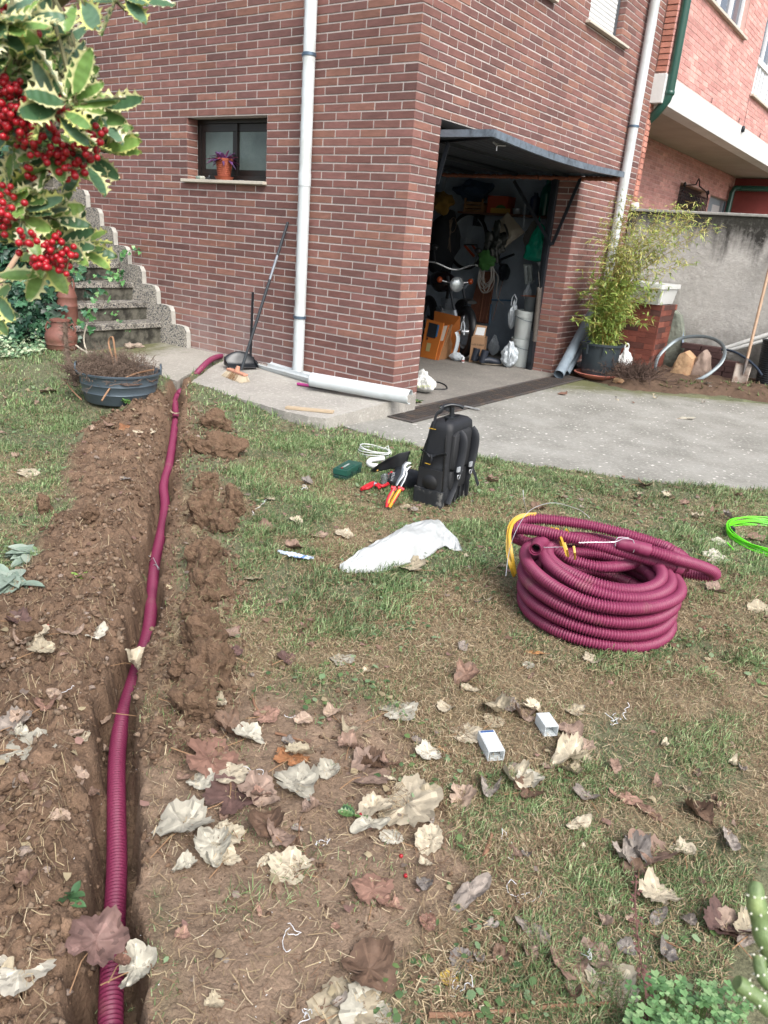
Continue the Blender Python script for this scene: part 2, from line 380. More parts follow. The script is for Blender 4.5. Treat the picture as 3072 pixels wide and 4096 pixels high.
def concrete(name, c1, c2, moss=None, chips=0, sc=1.):
    m, t, b = nw(name); N, L_ = t.nodes, t.links; tc = N.new('ShaderNodeTexCoord').outputs['Object']
    geo = N.new('ShaderNodeNewGeometry').outputs['Position']
    def noi(s, d=8, r=.62):
        q = N.new('ShaderNodeTexNoise'); q.inputs['Scale'].default_value = s; q.inputs['Detail'].default_value = d; q.inputs['Roughness'].default_value = r
        L_.new(geo, q.inputs['Vector']); return q.outputs['Fac']
    def rampmix(f, lo, hi, a, bcol):
        mr = N.new('ShaderNodeMapRange'); mr.inputs[1].default_value = lo; mr.inputs[2].default_value = hi; L_.new(f, mr.inputs[0])
        mx = N.new('ShaderNodeMix'); mx.data_type = 'RGBA'; L_.new(mr.outputs[0], mx.inputs[0])
        if isinstance(a, tuple): mx.inputs[6].default_value = (*a, 1)
        else: L_.new(a, mx.inputs[6])
        mx.inputs[7].default_value = (*bcol, 1); return mx.outputs[2]
    c = rampmix(noi(2.2*sc), .35, .68, srgb(c1), srgb(c2))
    c = rampmix(noi(38*sc), .52, .75, c, tuple(x*1.35 for x in srgb(c2)))
    c = rampmix(noi(120*sc), .58, .70, c, tuple(x*.55 for x in srgb(c1)))
    if chips:
        v = N.new('ShaderNodeTexVoronoi'); v.inputs['Scale'].default_value = chips; v.inputs['Randomness'].default_value = 1; L_.new(geo, v.inputs['Vector'])
        mr = N.new('ShaderNodeMapRange'); mr.inputs[1].default_value = .22; mr.inputs[2].default_value = .16; L_.new(v.outputs['Distance'], mr.inputs[0])
        ml = N.new('ShaderNodeMath'); ml.operation = 'MULTIPLY'; L_.new(mr.outputs[0], ml.inputs[0])
        gt = N.new('ShaderNodeMath'); gt.operation = 'GREATER_THAN'; gt.inputs[1].default_value = .62
        sp = N.new('ShaderNodeSeparateColor'); L_.new(v.outputs['Color'], sp.inputs[0]); L_.new(sp.outputs[0], gt.inputs[0]); L_.new(gt.outputs[0], ml.inputs[1])
        mx = N.new('ShaderNodeMix'); mx.data_type = 'RGBA'; L_.new(ml.outputs[0], mx.inputs[0]); L_.new(c, mx.inputs[6]); mx.inputs[7].default_value = (.55, .53, .49, 1); c = mx.outputs[2]
    if moss:
        # moss grows along a world-space line: moss=(nx,ny,offset,width)
        dp = N.new('ShaderNodeVectorMath'); dp.operation = 'DOT_PRODUCT'; L_.new(geo, dp.inputs[0]); dp.inputs[1].default_value = (moss[0], moss[1], 0)
        ad = N.new('ShaderNodeMath'); ad.operation = 'MULTIPLY_ADD'; L_.new(noi(5), ad.inputs[0]); ad.inputs[1].default_value = .9; L_.new(dp.outputs['Value'], ad.inputs[2])
        mr = N.new('ShaderNodeMapRange'); mr.inputs[1].default_value = moss[2]; mr.inputs[2].default_value = moss[2]+moss[3]; L_.new(ad.outputs[0], mr.inputs[0])
        mr.inputs[4].default_value = .85
        mx = N.new('ShaderNodeMix'); mx.data_type = 'RGBA'; L_.new(mr.outputs[0], mx.inputs[0]); L_.new(c, mx.inputs[6]); mx.inputs[7].default_value = (*srgb('54562f'), 1); c = mx.outputs[2]
    L_.new(c, b.inputs['Base Color']); b.inputs['Roughness'].default_value = .9; b.inputs['Specular IOR Level'].default_value = .25
    bp = N.new('ShaderNodeBump'); bp.inputs['Distance'].default_value = .006; L_.new(noi(70*sc, 10, .75), bp.inputs['Height']); L_.new(bp.outputs[0], b.inputs['Normal'])
    return m
DRV = list(DRIVE)
plate('driveway', DRV, -.12, 0, concrete('drive_concrete', '76756f', '93928c', moss=(-.62, .78, 1.70, .5), chips=20), .012, kind='structure')
plate('garage_floor', [(.10, .35), (.10, 3.2), (-.3, 3.2), (-.3, 4.3), (-6.2, 4.3), (-6.2, .3), (0, .3)], -.1, .006, concrete('floor_concrete', '6e6b66', '827e78'), 0, kind='structure')
m_pat = concrete('patio_concrete', '8d8a84', 'a09d96')
plate('patio', PATIO_A, -.1, pz, m_pat, .006, kind='structure')
plate('patio', PATIO_B, -.1, lambda y: pz(y*.6)+.004, concrete('patio_mossy', '8b8880', '9b978f', moss=(-.72, -.25, 2.22, .35)), .006, kind='structure')
# planting strip of soil in front of the garden wall
bed = [(.10, 3.2), (.5, 3.05), (.9, 2.85), (1.59, 3.25), (2.23, 3.67), (3.2, 4.1), (5.4, 5.0), (5.4, 4.9), (0, 4.75)]
xs, ys = np.meshgrid(np.linspace(-.0, 5.4, 180), np.linspace(2.7, 5.1, 90))
sdb = poly_sd(xs, ys, [(.0, 3.16), (.5, 3.05), (.9, 2.85), (1.59, 3.22), (2.23, 3.64), (3.2, 4.07), (5.4, 5.2), (6, 5.4), (6, 6), (0, 6)])+(fbm(xs*5, ys*5, 3, 8)-.5)*.2
zb = -.03+.13*(1-sst(-.45, .03, sdb))+(1-sst(-.1, .02, sdb))*((fbm(xs*11, ys*11, 5, 3)-.5)*.05)
ii = np.arange(xs.size).reshape(xs.shape); fb = np.stack([ii[:-1, :-1], ii[:-1, 1:], ii[1:, 1:], ii[1:, :-1]], -1).reshape(-1, 4)
cb = (np.array(srgb('5a4a3e'))*(.6+.7*fbm(xs*20, ys*20, 4, 71))[..., None])[:-1, :-1].reshape(-1, 3)
npmesh('flower_bed', np.stack([xs, ys, zb], -1).reshape(-1, 3), fb, m_soil, cb, kind='structure')
def bz(x, y): 
    i = int(np.clip(round((x-0)/5.4*179), 0, 179)); j = int(np.clip(round((y-2.7)/2.4*89), 0, 89)); return float(max(zb[j, i], 0))
# ================================================================== BUILDINGS
RH = .0604; ZR = 2.8139
def brick_face(mb, O, U, N_, u0, u1, z0, z1, ph, holes=(), pal=None, rng_=None, gap=.0056, flip=False, rake=.012, rh=None, per=.25, jz=.0111):
    """individual facing bricks; O on the face plane at z=0, U along it, N_ outward"""
    rh = rh or RH
    O, U, N_ = Vector(O), Vector(U), Vector(N_); k0 = int(math.floor((ZR-z1)/rh))-1; k1 = int(math.ceil((ZR-z0)/rh))+1; r = rng_ or random.Random(3)
    for k in range(k0, k1):
        zb_ = ZR-(k)*rh; za, zt = max(zb_, z0), min(zb_+rh-jz, z1)
        if zt-za < .012: continue
        phk = ph+(per/2 if k % 2 else 0); n0 = int(math.floor((u0-phk)/per))-1; n1 = int(math.ceil((u1-phk)/per))+1
        for n in range(n0, n1):
            segs = [(max(phk+n*per+gap, u0), min(phk+(n+1)*per-gap, u1))]
            for (ha, hb, hza, hzb) in holes:
                if zt > hza+.02 and za < hzb-.02:
                    q = []
                    for a, b in segs:
                        if b <= ha or a >= hb: q.append((a, b))
                        else:
                            if a < ha: q.append((a, ha))
                            if b > hb: q.append((hb, b))
                    segs = q
            for a, b in segs:
                if b-a < .012: continue
                c = pal(r); dn = r.uniform(-.0012, .0012); e = .0016; dz = r.uniform(-.0008, .0008)
                P0 = lambda u, z, d: O+U*u+Vector((0, 0, z))+N_*d
                ring = [(a, za+dz), (b, za+dz), (b, zt+dz), (a, zt+dz)]; inn = [(a+e, za+e+dz), (b-e, za+e+dz), (b-e, zt-e+dz), (a+e, zt-e+dz)]
                vs = [P0(u, z, dn) for u, z in inn]+[P0(u, z, dn-e) for u, z in ring]+[P0(u, z, -rake) for u, z in ring]
                fs = [(0, 1, 2, 3)]+[(4+i, 4+(i+1) % 4, (i+1) % 4, i) for i in range(4)]+[(8+i, 8+(i+1) % 4, 4+(i+1) % 4, 4+i) for i in range(4)]
                if flip: fs = [f[::-1] for f in fs]
                mb.add(vs, fs, c)
def hexmix(lst):
    L_ = [srgb(h) for h in lst]
    def f(r):
        c = r.choice(L_); k = r.uniform(.85, 1.15); return tuple(x*k for x in c)
    return f
def wallbox(mb, ax, d0, d1, u0, u1, z0, z1, holes):
    """solid wall with openings, cells between the cut lines; ax = axis of its thickness"""
    us = sorted({u0, u1, *[h[0] for h in holes], *[h[1] for h in holes]}); zs = sorted({z0, z1, *[h[2] for h in holes], *[h[3] for h in holes]})
    us = [u for u in us if u0 <= u <= u1]; zs = [z for z in zs if z0 <= z <= z1]
    for i in range(len(us)-1):
        run = None
        for j in range(len(zs)-1):
            uc, zc = (us[i]+us[i+1])/2, (zs[j]+zs[j+1])/2
            hol = any(h[0] < uc < h[1] and h[2] < zc < h[3] for h in holes)
            if not hol: run = (run[0], zs[j+1]) if run else (zs[j], zs[j+1])
            if (hol or j == len(zs)-2) and run:
                a = [us[i], run[0]]; b = [us[i+1], run[1]]
                p = (d0, a[0], a[1]) if ax == 0 else (a[0], d0, a[1]); q = (d1, b[0], b[1]) if ax == 0 else (b[0], d1, b[1])
                mb.bb(p, q); run = None
def brickmat(name, dirt=False):
    m, t, b = nw(name); N, L_ = t.nodes, t.links; geo = N.new('ShaderNodeNewGeometry').outputs['Position']
    a = N.new('ShaderNodeAttribute'); a.attribute_name = 'tint'; c = a.outputs['Color']
    mp = N.new('ShaderNodeMapping'); mp.inputs['Scale'].default_value = (1, 1, 3.5); L_.new(geo, mp.inputs[0])
    def noi(s, v=mp.outputs[0], d=8):
        v = v or geo
        q = N.new('ShaderNodeTexNoise'); q.inputs['Scale'].default_value = s; q.inputs['Detail'].default_value = d; q.inputs['Roughness'].default_value = .65; L_.new(v, q.inputs['Vector']); return q.outputs['Fac']
    mr = N.new('ShaderNodeMapRange'); mr.inputs[1].default_value = .3; mr.inputs[2].default_value = .7; mr.inputs[3].default_value = .78; mr.inputs[4].default_value = 1.2; L_.new(noi(9), mr.inputs[0])
    v = N.new('ShaderNodeVectorMath'); v.operation = 'SCALE'; L_.new(c, v.inputs[0]); L_.new(mr.outputs[0], v.inputs[3]); c = v.outputs[0]
    m9 = N.new('ShaderNodeMapRange'); m9.inputs[1].default_value = .32; m9.inputs[2].default_value = .68; m9.inputs[3].default_value = .80; m9.inputs[4].default_value = 1.16; L_.new(noi(.55, None, 6), m9.inputs[0]); v9 = N.new('ShaderNodeVectorMath'); v9.operation = 'SCALE'; L_.new(c, v9.inputs[0]); L_.new(m9.outputs[0], v9.inputs[3]); c = v9.outputs[0]
    if dirt:
        # lime bloom near the foot of the window wall and a greyer band high up, as stains on the brick
        sx = N.new('ShaderNodeSeparateXYZ'); L_.new(geo, sx.inputs[0])
        z = N.new('ShaderNodeMapRange'); z.inputs[1].default_value = .95; z.inputs[2].default_value = .15; L_.new(sx.outputs[2], z.inputs[0])
        xx = N.new('ShaderNodeMapRange'); xx.inputs[1].default_value = -.9; xx.inputs[2].default_value = -1.9; L_.new(sx.outputs[0], xx.inputs[0])
        n = N.new('ShaderNodeMapRange'); n.inputs[1].default_value = .38; n.inputs[2].default_value = .62; L_.new(noi(1.6, geo), n.inputs[0])
        p = N.new('ShaderNodeMath'); p.operation = 'MULTIPLY'; L_.new(z.outputs[0], p.inputs[0]); L_.new(xx.outputs[0], p.inputs[1])
        p2 = N.new('ShaderNodeMath'); p2.operation = 'MULTIPLY'; L_.new(p.outputs[0], p2.inputs[0]); L_.new(n.outputs[0], p2.inputs[1])
        p3 = N.new('ShaderNodeMath'); p3.operation = 'MULTIPLY'; L_.new(p2.outputs[0], p3.inputs[0]); p3.inputs[1].default_value = .62
        mx = N.new('ShaderNodeMix'); mx.data_type = 'RGBA'; L_.new(p3.outputs[0], mx.inputs[0]); L_.new(c, mx.inputs[6]); mx.inputs[7].default_value = (*srgb('9a8b88'), 1); c = mx.outputs[2]
    L_.new(c, b.inputs['Base Color']); b.inputs['Roughness'].default_value = .72; b.inputs['Specular IOR Level'].default_value = .35
    bp = N.new('ShaderNodeBump'); bp.inputs['Distance'].default_value = .0018; L_.new(noi(55), bp.inputs['Height']); L_.new(bp.outputs[0], b.inputs['Normal'])
    return m
m_brick = brickmat('house_brick', True); m_mortar = mat('mortar', 'b6afab', .95, nz=(30, .12), bump=(120, .003), spec=.2)
m_brick2 = brickmat('coral_brick'); m_mortar2 = mat('pale_mortar', 'c6a49c', .95, nz=(20, .1))
pal_l = hexmix(['7b5750', '75524c', '805b50', '6e4f4a', '7d5952', '73504a', '845f53', '6a4c48', '785550'])
pal_n = hexmix(['c08e87', 'c4938b', 'bd8a84', 'c7978f', 'b8867f'])
pal_o = hexmix(['b27a6a', 'a66f60', 'b98272', 'ab7464'])
house = thing('brick_house', 'two storey red brown brick house with an open garage and white rainwater pipes', 'house', (0, 0, 0))
WIN = (-2.515, -1.494, 1.6663, 2.20); GAR = (.365, 3.14, -.2, 2.20); UPW = (2.745, 3.62, 3.39, 4.75)
mb = MB(); wallbox(mb, 1, .0045, .30, -11, -.0045, -.2, 6.6, [WIN]); mb.bb((-11, -.0, 6.6), (-.0, 4.77, 6.8)); mb.build('mortar_wall', m_mortar, house, smooth=False)
mb = MB(); wallbox(mb, 0, -.30, -.0045, .0046, 4.765, -.2, 6.6, [GAR, UPW]); mb.build('mortar_wall', m_mortar, house, smooth=False)
rb = random.Random(5)
mb = MB(); brick_face(mb, (0, 0, 0), (-1, 0, 0), (0, -1, 0), 0, 10.9, .1, 6.6, .12, [(-WIN[1], -WIN[0], WIN[2], WIN[3])], pal_l, rb, flip=True)
# window reveals
brick_face(mb, (WIN[0]+.006, 0, 0), (0, 1, 0), (1, 0, 0), .004, .125, WIN[2], WIN[3], .125, (), pal_l, rb, flip=True)
brick_face(mb, (WIN[1]-.007, 0, 0), (0, 1, 0), (-1, 0, 0), .004, .125, WIN[2], WIN[3], .125, (), pal_l, rb)
mb.build('brick_front', m_brick, house, smooth=False)
mb = MB(); brick_face(mb, (0, 0, 0), (0, 1, 0), (1, 0, 0), 0.001, 4.765, 0, 6.6, -.005, [GAR, UPW], pal_l, rb, flip=False)
brick_face(mb, (-.0, GAR[1]-.007, 0), (-1, 0, 0), (0, -1, 0), .004, .30, 0, GAR[3], .0, (), pal_l, rb, flip=True)
brick_face(mb, (0, GAR[0]+.007, 0), (-1, 0, 0), (0, 1, 0), .004, .30, 0, GAR[3], .0, (), pal_l, rb)
brick_face(mb, (0, UPW[1]-.007, 0), (-1, 0, 0), (0, -1, 0), .004, .16, UPW[2], UPW[3], .0, (), pal_l, rb, flip=True)
mb.build('brick_side', m_brick, house, smooth=False)
# garage interior shell
m_gin = mat('garage_plaster', '929fac', .8, nz=(6, .18), bump=(60, .003)); m_dk = mat('dark_steel', '23282e', .45, nz=(14, .25), metal=.3)
mb = MB(); mb.bb((-6.2, 4.2, 0), (-.31, 4.4, 2.45)); mb.bb((-6.4, .3, 0), (-6.2, 4.4, 2.45)); mb.bb((-6.4, .3, 2.45), (-.31, 4.4, 2.6)); mb.bb((-6.4, .31, 0), (-.31, .33, 2.45))
mb.bb((-.32, 3.3, 0), (-.301, 4.2, 2.45)); mb.build('garage_interior', m_gin, house, smooth=False)
mb = MB(); mb.bb((-11, 4.5, -.2), (-.3, 4.77, 6.6)); mb.bb((-11.2, 0, -.2), (-11, 4.77, 6.6)); mb.build('rear_wall', m_mortar, house, smooth=False)
# small window
m_sill = mat('sill_stone', 'b9b3a6', .7, nz=(40, .1)); m_frame = mat('bronze_frame', '1d1a19', .35, spec=.5); m_frost = mat('frosted_glass', '5f6d6a', .28, nz=(160, .25), nz2=(3, .35, .7), col2='42504f', spec=.7, bump=(400, .001))
mb = MB(); mb.bb((-2.56, -.045, 1.662), (-1.485, .125, 1.688)); sill = mb.build('window_sill', m_sill, house, smooth=False, bevel=.003)
mb = MB(); x0, x1, z0, z1 = -2.513, -1.496, 1.689, 2.199; y0, y1 = .125, .17
for a, b in (((x0, z0), (x1, z0+.05)), ((x0, z1-.035), (x1, z1)), ((x0, z0+.05), (x0+.045, z1-.035)), ((x1-.04, z0+.05), (x1, z1-.035))): mb.bb((a[0], y0, a[1]), (b[0], y1, b[1]))
wf_ = mb.build('window_frame', m_frame, house, smooth=False, bevel=.002)
mb = MB(); xa, xb = x0+.045, x0+.51
for (xa, xb, yy) in ((x0+.046, x0+.52, .131), (x0+.475, x1-.041, .148)):
    mb.bb((xa, yy, z0+.051), (xb, yy+.02, z0+.10)); mb.bb((xa, yy, z1-.10), (xb, yy+.02, z1-.036)); mb.bb((xa, yy, z0+.10), (xa+.055, yy+.02, z1-.10)); mb.bb((xb-.055, yy, z0+.10), (xb, yy+.02, z1-.10))
mb.build('sash', m_frame, wf_, smooth=False, bevel=.002)
for (xa, xb, yy) in ((x0+.101, x0+.465, .137), (x0+.53, x1-.096, .154)):
    mb = MB(); mb.bb((xa, yy, z0+.10), (xb, yy+.006, z1-.10)); mb.build('pane', m_frost, wf_, smooth=False)
mb = MB(); mb.bb((-2.6, .2, 1.6), (-1.4, .21, 2.3)); mb.build('window_backing', m_dk, house, smooth=False)
# upper window with closed roller shutter
m_shut = mat('white_shutter', 'c9cbcb', .45)
mb = MB(); z = 3.40
while z < 4.74: mb.tube([(-.10, 2.75, z+.022), (-.10, 3.60, z+.022)], .022, 8, flat=.35, up=(1, 0, 0)); z += .041
sh = mb.build('roller_shutter', m_shut, house)
mb = MB(); mb.bb((-.16, 2.745, 3.39), (-.13, 3.62, 4.75)); mb.build('shutter_backing', m_dk, house, smooth=False)
mb = MB(); mb.bb((-.11, 3.596, 3.40), (-.07, 3.611, 4.74)); mb.build('shutter_rail', mat('grey_rail', '4a4d52', .4), sh, smooth=False)
mb = MB(); mb.bb((-.11, 2.68, 3.365), (.05, 3.745, 3.389)); mb.build('window_sill', m_sill, house, smooth=False, bevel=.003)
mb = MB(); p = PL(1207, 3, 0, .045); mb.bb((-.05, p.y-1.0, p.z-.012), (.05, p.y, p.z+.012)); mb.build('window_sill', m_sill, house, smooth=False, bevel=.003)
# downpipes
m_pvc = mat('white_pvc', 'bac1c3', .38, nz=(7, .09), nz2=(3.2, .50, .80), col2='9a9d98'); m_clip = mat('zinc_clip', '56687a', .4, metal=.5)
def downpipe(x, y, nx_, ny_, z0, z1, r, joints, rings, m):
    c = Vector((x+nx_*(r+.02), y+ny_*(r+.02), 0)); mb = MB(); prof = [(r*.9, z0), (r, z0)]
    for j in joints: prof += [(r, j-.001), (r*1.07, j), (r*1.07, j+.09), (r, j+.10)]
    prof += [(r, z1)]; mb.lathe(prof, c, 28); dp = mb.build('downpipe', m, house)
    for z in rings:
        mb = MB(); mb.lathe([(r+.001, z-.012), (r+.006, z-.011), (r+.006, z+.011), (r+.001, z+.012)], c, 28); t_ = Vector((ny_, nx_, 0))
        mb.box(c+Vector((t_.x*(r+.012), t_.y*(r+.012), z)), (.02, .02, .02)); mb.tube([c+Vector((0, 0, z)), c+Vector((0, 0, z))-Vector((nx_, ny_, 0))*(r+.03)], .005, 6); mb.build('bracket', m_clip, dp)
    return dp
downpipe(-.985, 0, 0, -1, .16, 6.6, .0475, [1.66], [.62, 2.595, 4.4], m_pvc)
downpipe(0, 4.20, 1, 0, .05, 6.6, .052, [3.98], [2.70, 1.0], m_pvc)
# tilt-up garage door, held open
door = thing('garage_door', 'dark steel tilt up garage door standing open under the lintel with a rusty foam edge', 'garage door', (0, 1.75, 2.1))
m_door = mat('door_steel', '2b3036', .5, nz=(20, .25), metal=.25, bump=(15, .002)); m_edge = mat('door_edge', '6f7a85', .45, nz=(25, .3), nz2=(12, .5, .8), col2='3a3f45', metal=.4)
mb = MB()
Y0, Y1, XI = .395, 3.105, -1.75
def zl(x, y):  # sagging outer lip
    t = (y-Y0)/(Y1-Y0); return 2.10-.035*math.sin(math.pi*t)*sst(-.6, .45, x)*1.
n = 90
prof = []
mb.sheet(lambda u, v: Vector((XI+(.43-XI)*v, Y0+(Y1-Y0)*u, zl(XI+(.43-XI)*v, Y0+(Y1-Y0)*u)+.006*math.sin(v*2*math.pi*28))), 20, 28*8)
mb.build('door_leaf', m_door, door)
mb = MB()
for k in range(20):
    a, b = Y0+(Y1-Y0)*k/20, Y0+(Y1-Y0)*(k+1)/20; mb.beam((.447, a, zl(.45, a)+.0), (.447, b, zl(.45, b)+.0), .03, .052, up=(0, 0, 1))
mb.beam((XI, Y0-.012, 2.105), (.462, Y0-.012, 2.10), .022, .05, up=(0, 0, 1)); mb.beam((XI, Y1+.012, 2.105), (.462, Y1+.012, 2.10), .022, .05, up=(0, 0, 1))
mb.build('door_rim', m_edge, door, smooth=False)
mb = MB()
for xx in (-1.3, -.75, -.15): mb.beam((xx, Y0, 2.075), (xx, Y1, 2.075), .04, .03, up=(0, 0, 1))
mb.beam((-1.2, Y0+.5, 2.07), (.40, Y0+.02, 2.07), .02, .02); mb.build('cross_rail', m_dk, door, smooth=False)
mb = MB(); pts = [(XI+.05+i*(.45-XI-.07)/130, Y1-.012+random.uniform(-.006, .006), 2.052+.008*mnoise.noise((i*.4, 0, 0))) for i in range(131)]
mb.tube(pts, [.022+.009*mnoise.noise((i*.9, 3, 0)) for i in range(131)], 8); mb.build('foam_seal', mat('rusty_foam', '7d4c38', .9, nz=(60, .4), bump=(90, .004)), door)
mb = MB(); mb.tube([(.1, Y1-.03, 2.07), (.1, Y1-.03, 2.07)], .01); 
mb.tube([(.36, .55, 2.065), (.36, .62, 2.05), (.33, .66, 2.055), (.38, .72, 2.06)], .007, 8); mb.tube([(.36, .62, 2.06), (.36, .62, 2.01)], .006, 8); mb.build('door_latch', mat('bright_steel', '9a9c9e', .3, metal=.8), door)
# door frame + arms + spring
mb = MB()
for (yy, s) in ((3.128, -1), (.377, 1)):
    mb.bb((-.315, yy-.03, .0), (-.24, yy+.009, 2.19)); mb.bb((-.275, yy-.05, 0), (-.235, yy-.031, 2.19)) if s < 0 else None
mb.bb((-.33, .37, 2.13), (-.24, 3.13, 2.199)); mb.build('door_frame', m_dk, door, smooth=False, bevel=.003)
mb = MB()
pa, pb = PL(*m_(1145, 530), 1, 3.075), PL(*m_(950, 985), 1, 3.075); mb.beam(pa, pb, .035, .008, up=(0, 1, 0)); mb.build('door_arm', m_dk, door, smooth=False)
mb = MB(); pa, pb = PL(*m_(690, 550), 1, 3.05), PL(*m_(945, 990), 1, 3.05); mb.beam(pa, pb, .035, .008, up=(0, 1, 0)); mb.build('door_arm', m_dk, door, smooth=False)
mb = MB(); pa, pb = PL(*m_(245, 285), 1, .45), PL(*m_(165, 570), 1, .45); mb.beam(pa, pb, .035, .008, up=(0, 1, 0)); mb.build('door_arm', m_dk, door, smooth=False)
mb = MB(); a, b = PL(*m_(865, 1275), 1, 3.06), PL(*m_(830, 1640), 1, 3.06)
hel = []
for i in range(52*12): t = i/(52*12); an = 2*math.pi*t*52; hel.append(a.lerp(b, t)+Vector((math.cos(an)*.026, math.sin(an)*.026, 0)))
mb.tube(hel, .0042, 5); mb.tube([PL(*m_(858, 1170), 1, 3.06), a], .002, 5); mb.build('spring', mat('spring_steel', '6a645e', .4, metal=.1), door)
mb = MB(); p, q = PL(*m_(820, 1575), 1, 3.05), PL(*m_(800, 1785), 1, 3.05); mb.beam(p, q, .05, .03, up=(0, 1, 0)); mb.build('spring_bracket', m_dk, door, smooth=False)
# ------------------------------------------------------------------ neighbouring house
nb = thing('neighbour_house', 'coral brick house next door with a white concrete band over a recessed ground floor', 'house', (0, 5, 0))
FX = .13; RX = -.88; ZS = 3.03
c7p = lambda u, v, ax, val: PL(*c7_(u, v), ax, val)
wA = (c7p(1450, 345, 0, FX).y, c7p(1450, 345, 0, FX).z+.03); wAl = 5.35
wB = (c7p(1512, 818, 0, FX).y, c7p(1512, 818, 0, FX).z)
HA = (wAl, wA[0]-.06, wA[1], wA[1]+1.35); HB = (wB[0], wB[0]+3.2, wB[1]+.02, wB[1]+2.2)
mb = MB(); wallbox(mb, 0, -1.0, FX-.0035, 4.80, 22, 3.34, 8, [(HA[0], HA[1], HA[2], HA[3]), (HB[0], HB[1], HB[2], HB[3])]); wallbox(mb, 0, RX-.3, RX-.005, 4.80, 13.1, 0, ZS, [(c7p(910, 1565, 0, RX).y, c7p(1150, 1650, 0, RX).y, .9, c7p(910, 1565, 0, RX).z), (c7p(1165, 1680, 0, RX).y, c7p(1400, 1755, 0, RX).y, 0, c7p(1165, 1670, 0, RX).z)]); mb.bb((RX-.1, 4.775, 0), (.0, 4.90, ZS-.001)); mb.build('mortar_wall', m_mortar2, nb, smooth=False)
mb = MB(); brick_face(mb, (FX, 0, 0), (0, 1, 0), (1, 0, 0), 4.78, 16, 3.34, 7.6, .1, [HA, HB], pal_n, rb, rake=.006, gap=.0035, jz=.0075); brick_face(mb, (RX, 0, 0), (0, 1, 0), (1, 0, 0), 4.91, 13, 1.3, ZS, .1, [(c7p(910, 1565, 0, RX).y, c7p(1150, 1650, 0, RX).y, 1, c7p(910, 1565, 0, RX).z), (c7p(1165, 1680, 0, RX).y, c7p(1400, 1755, 0, RX).y, 1, c7p(1165, 1670, 0, RX).z)], pal_n, rb, rake=.006, gap=.0035, jz=.0075)
mb.build('brick_front', m_brick2, nb, smooth=False)
mb = MB(); brick_face(mb, (0, 4.775, 0), (1, 0, 0), (0, -1, 0), .006, FX, 3.34, 7.6, .0, (), pal_o, rb, flip=False); mb.build('orange_bricks', m_brick2, nb, smooth=False); mb = MB(); brick_face(mb, (.012, 0, 0), (0, 1, 0), (1, 0, 0), 4.775, 4.90, 0, ZS, .0, (), pal_o, rb)
mb.build('orange_bricks', m_brick2, nb, smooth=False)
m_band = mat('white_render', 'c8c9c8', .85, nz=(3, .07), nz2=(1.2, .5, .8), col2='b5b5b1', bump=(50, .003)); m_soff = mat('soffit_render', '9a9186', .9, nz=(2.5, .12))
mb = MB(); mb.bb((FX-.2, 4.77, ZS), (FX+.01, 22, 3.335)); mb.build('concrete_band', m_band, nb, smooth=False, bevel=.006)
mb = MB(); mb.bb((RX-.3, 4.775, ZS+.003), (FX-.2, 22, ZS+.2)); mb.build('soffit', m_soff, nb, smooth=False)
m_grn = mat('green_pipe', '1f4a40', .3, spec=.6, nz=(8, .12)); mb = MB(); q = FX+.055
mb.tube([(q, 4.86, 7.6), (q, 4.86, 3.14), (q-.02, 4.86, 3.07), (q-.12, 4.86, 2.93), (-.05, 4.93, 2.85), (-.3, 4.96, 2.8)], .05, 20); gpipe = mb.build('downpipe', m_grn, nb)
mb = MB(); mb.lathe([(.05, 3.12), (.056, 3.125), (.056, 3.16), (.05, 3.165)], (q, 4.86, 0), 20); mb.build('pipe_socket', m_grn, gpipe)
m_wht = mat('white_upvc', 'd4d6d8', .3, nz=(3, .04)); m_glass = mat('dark_glass', '4d5560', .08, spec=.8)
for (H_, nmul) in ((HA, 4), (HB, 6)):
    mb = MB(); x = FX-.12
    mb.bb((x, H_[0], H_[2]), (x+.05, H_[1], H_[2]+.06)); mb.bb((x, H_[0], H_[3]-.06), (x+.05, H_[1], H_[3]))
    ys_ = np.linspace(H_[0], H_[1], nmul+1)
    for i, yy in enumerate(ys_): mb.bb((x+.001, max(yy-.045, H_[0]), H_[2]+.061), (x+.051, min(yy+.045, H_[1]), H_[3]-.061))
    if H_ is HB: mb.bb((x+.003, H_[0]+.04, H_[2]+.05), (x+.04, H_[1]-.04, H_[2]+.47)); mb.bb((x+.0, H_[0], H_[2]+.46), (x+.07, H_[1], H_[2]+.54))
    wn = mb.build('window_frame', m_wht, nb, smooth=False, bevel=.003)
    mb = MB(); mb.bb((x+.012, H_[0]+.01, H_[2]+.02), (x+.02, H_[1]-.01, H_[3]-.02)); mb.build('pane', m_glass, wn, smooth=False)
    mb = MB(); mb.bb((FX-.1, H_[0]-.05, H_[2]-.035), (FX+.05, H_[1]+.06, H_[2]-.003)); mb.build('window_sill', m_sill, nb, smooth=False, bevel=.003)
    if H_ is HB: 
        mb = MB()
        for yy in np.arange(H_[0]+.22, H_[1], .22): mb.bb((x+.041, yy-.004, H_[2]+.06), (x+.044, yy+.004, H_[2]+.45))
        mb.build('panel_joint', m_dk, wn, smooth=False)
mb = MB(); rr = random.Random(2)
for yy in (5.05, 6.7, 8.3, 9.8): 
    c = Vector((FX+.02, yy, 3.345)); mb.tube([c+Vector((0, .02*math.cos(t*.6), .03+.03*math.sin(t*.6))) for t in range(11)], .003, 5)
mb.build('wire_hook', m_dk, nb)
a_ = c7p(1445, 1110, 0, FX+.03); mb = MB(); mb.blob(a_, (.03, .03, .05), 2, .05); mb.tube([a_, a_+Vector((0, .08, -.02))], .01, 8); mb.tube([a_+Vector((0, 0, .0)), a_+Vector((-.02, .03, .5))], .003, 5); mb.build('wall_lamp', m_dk, nb)
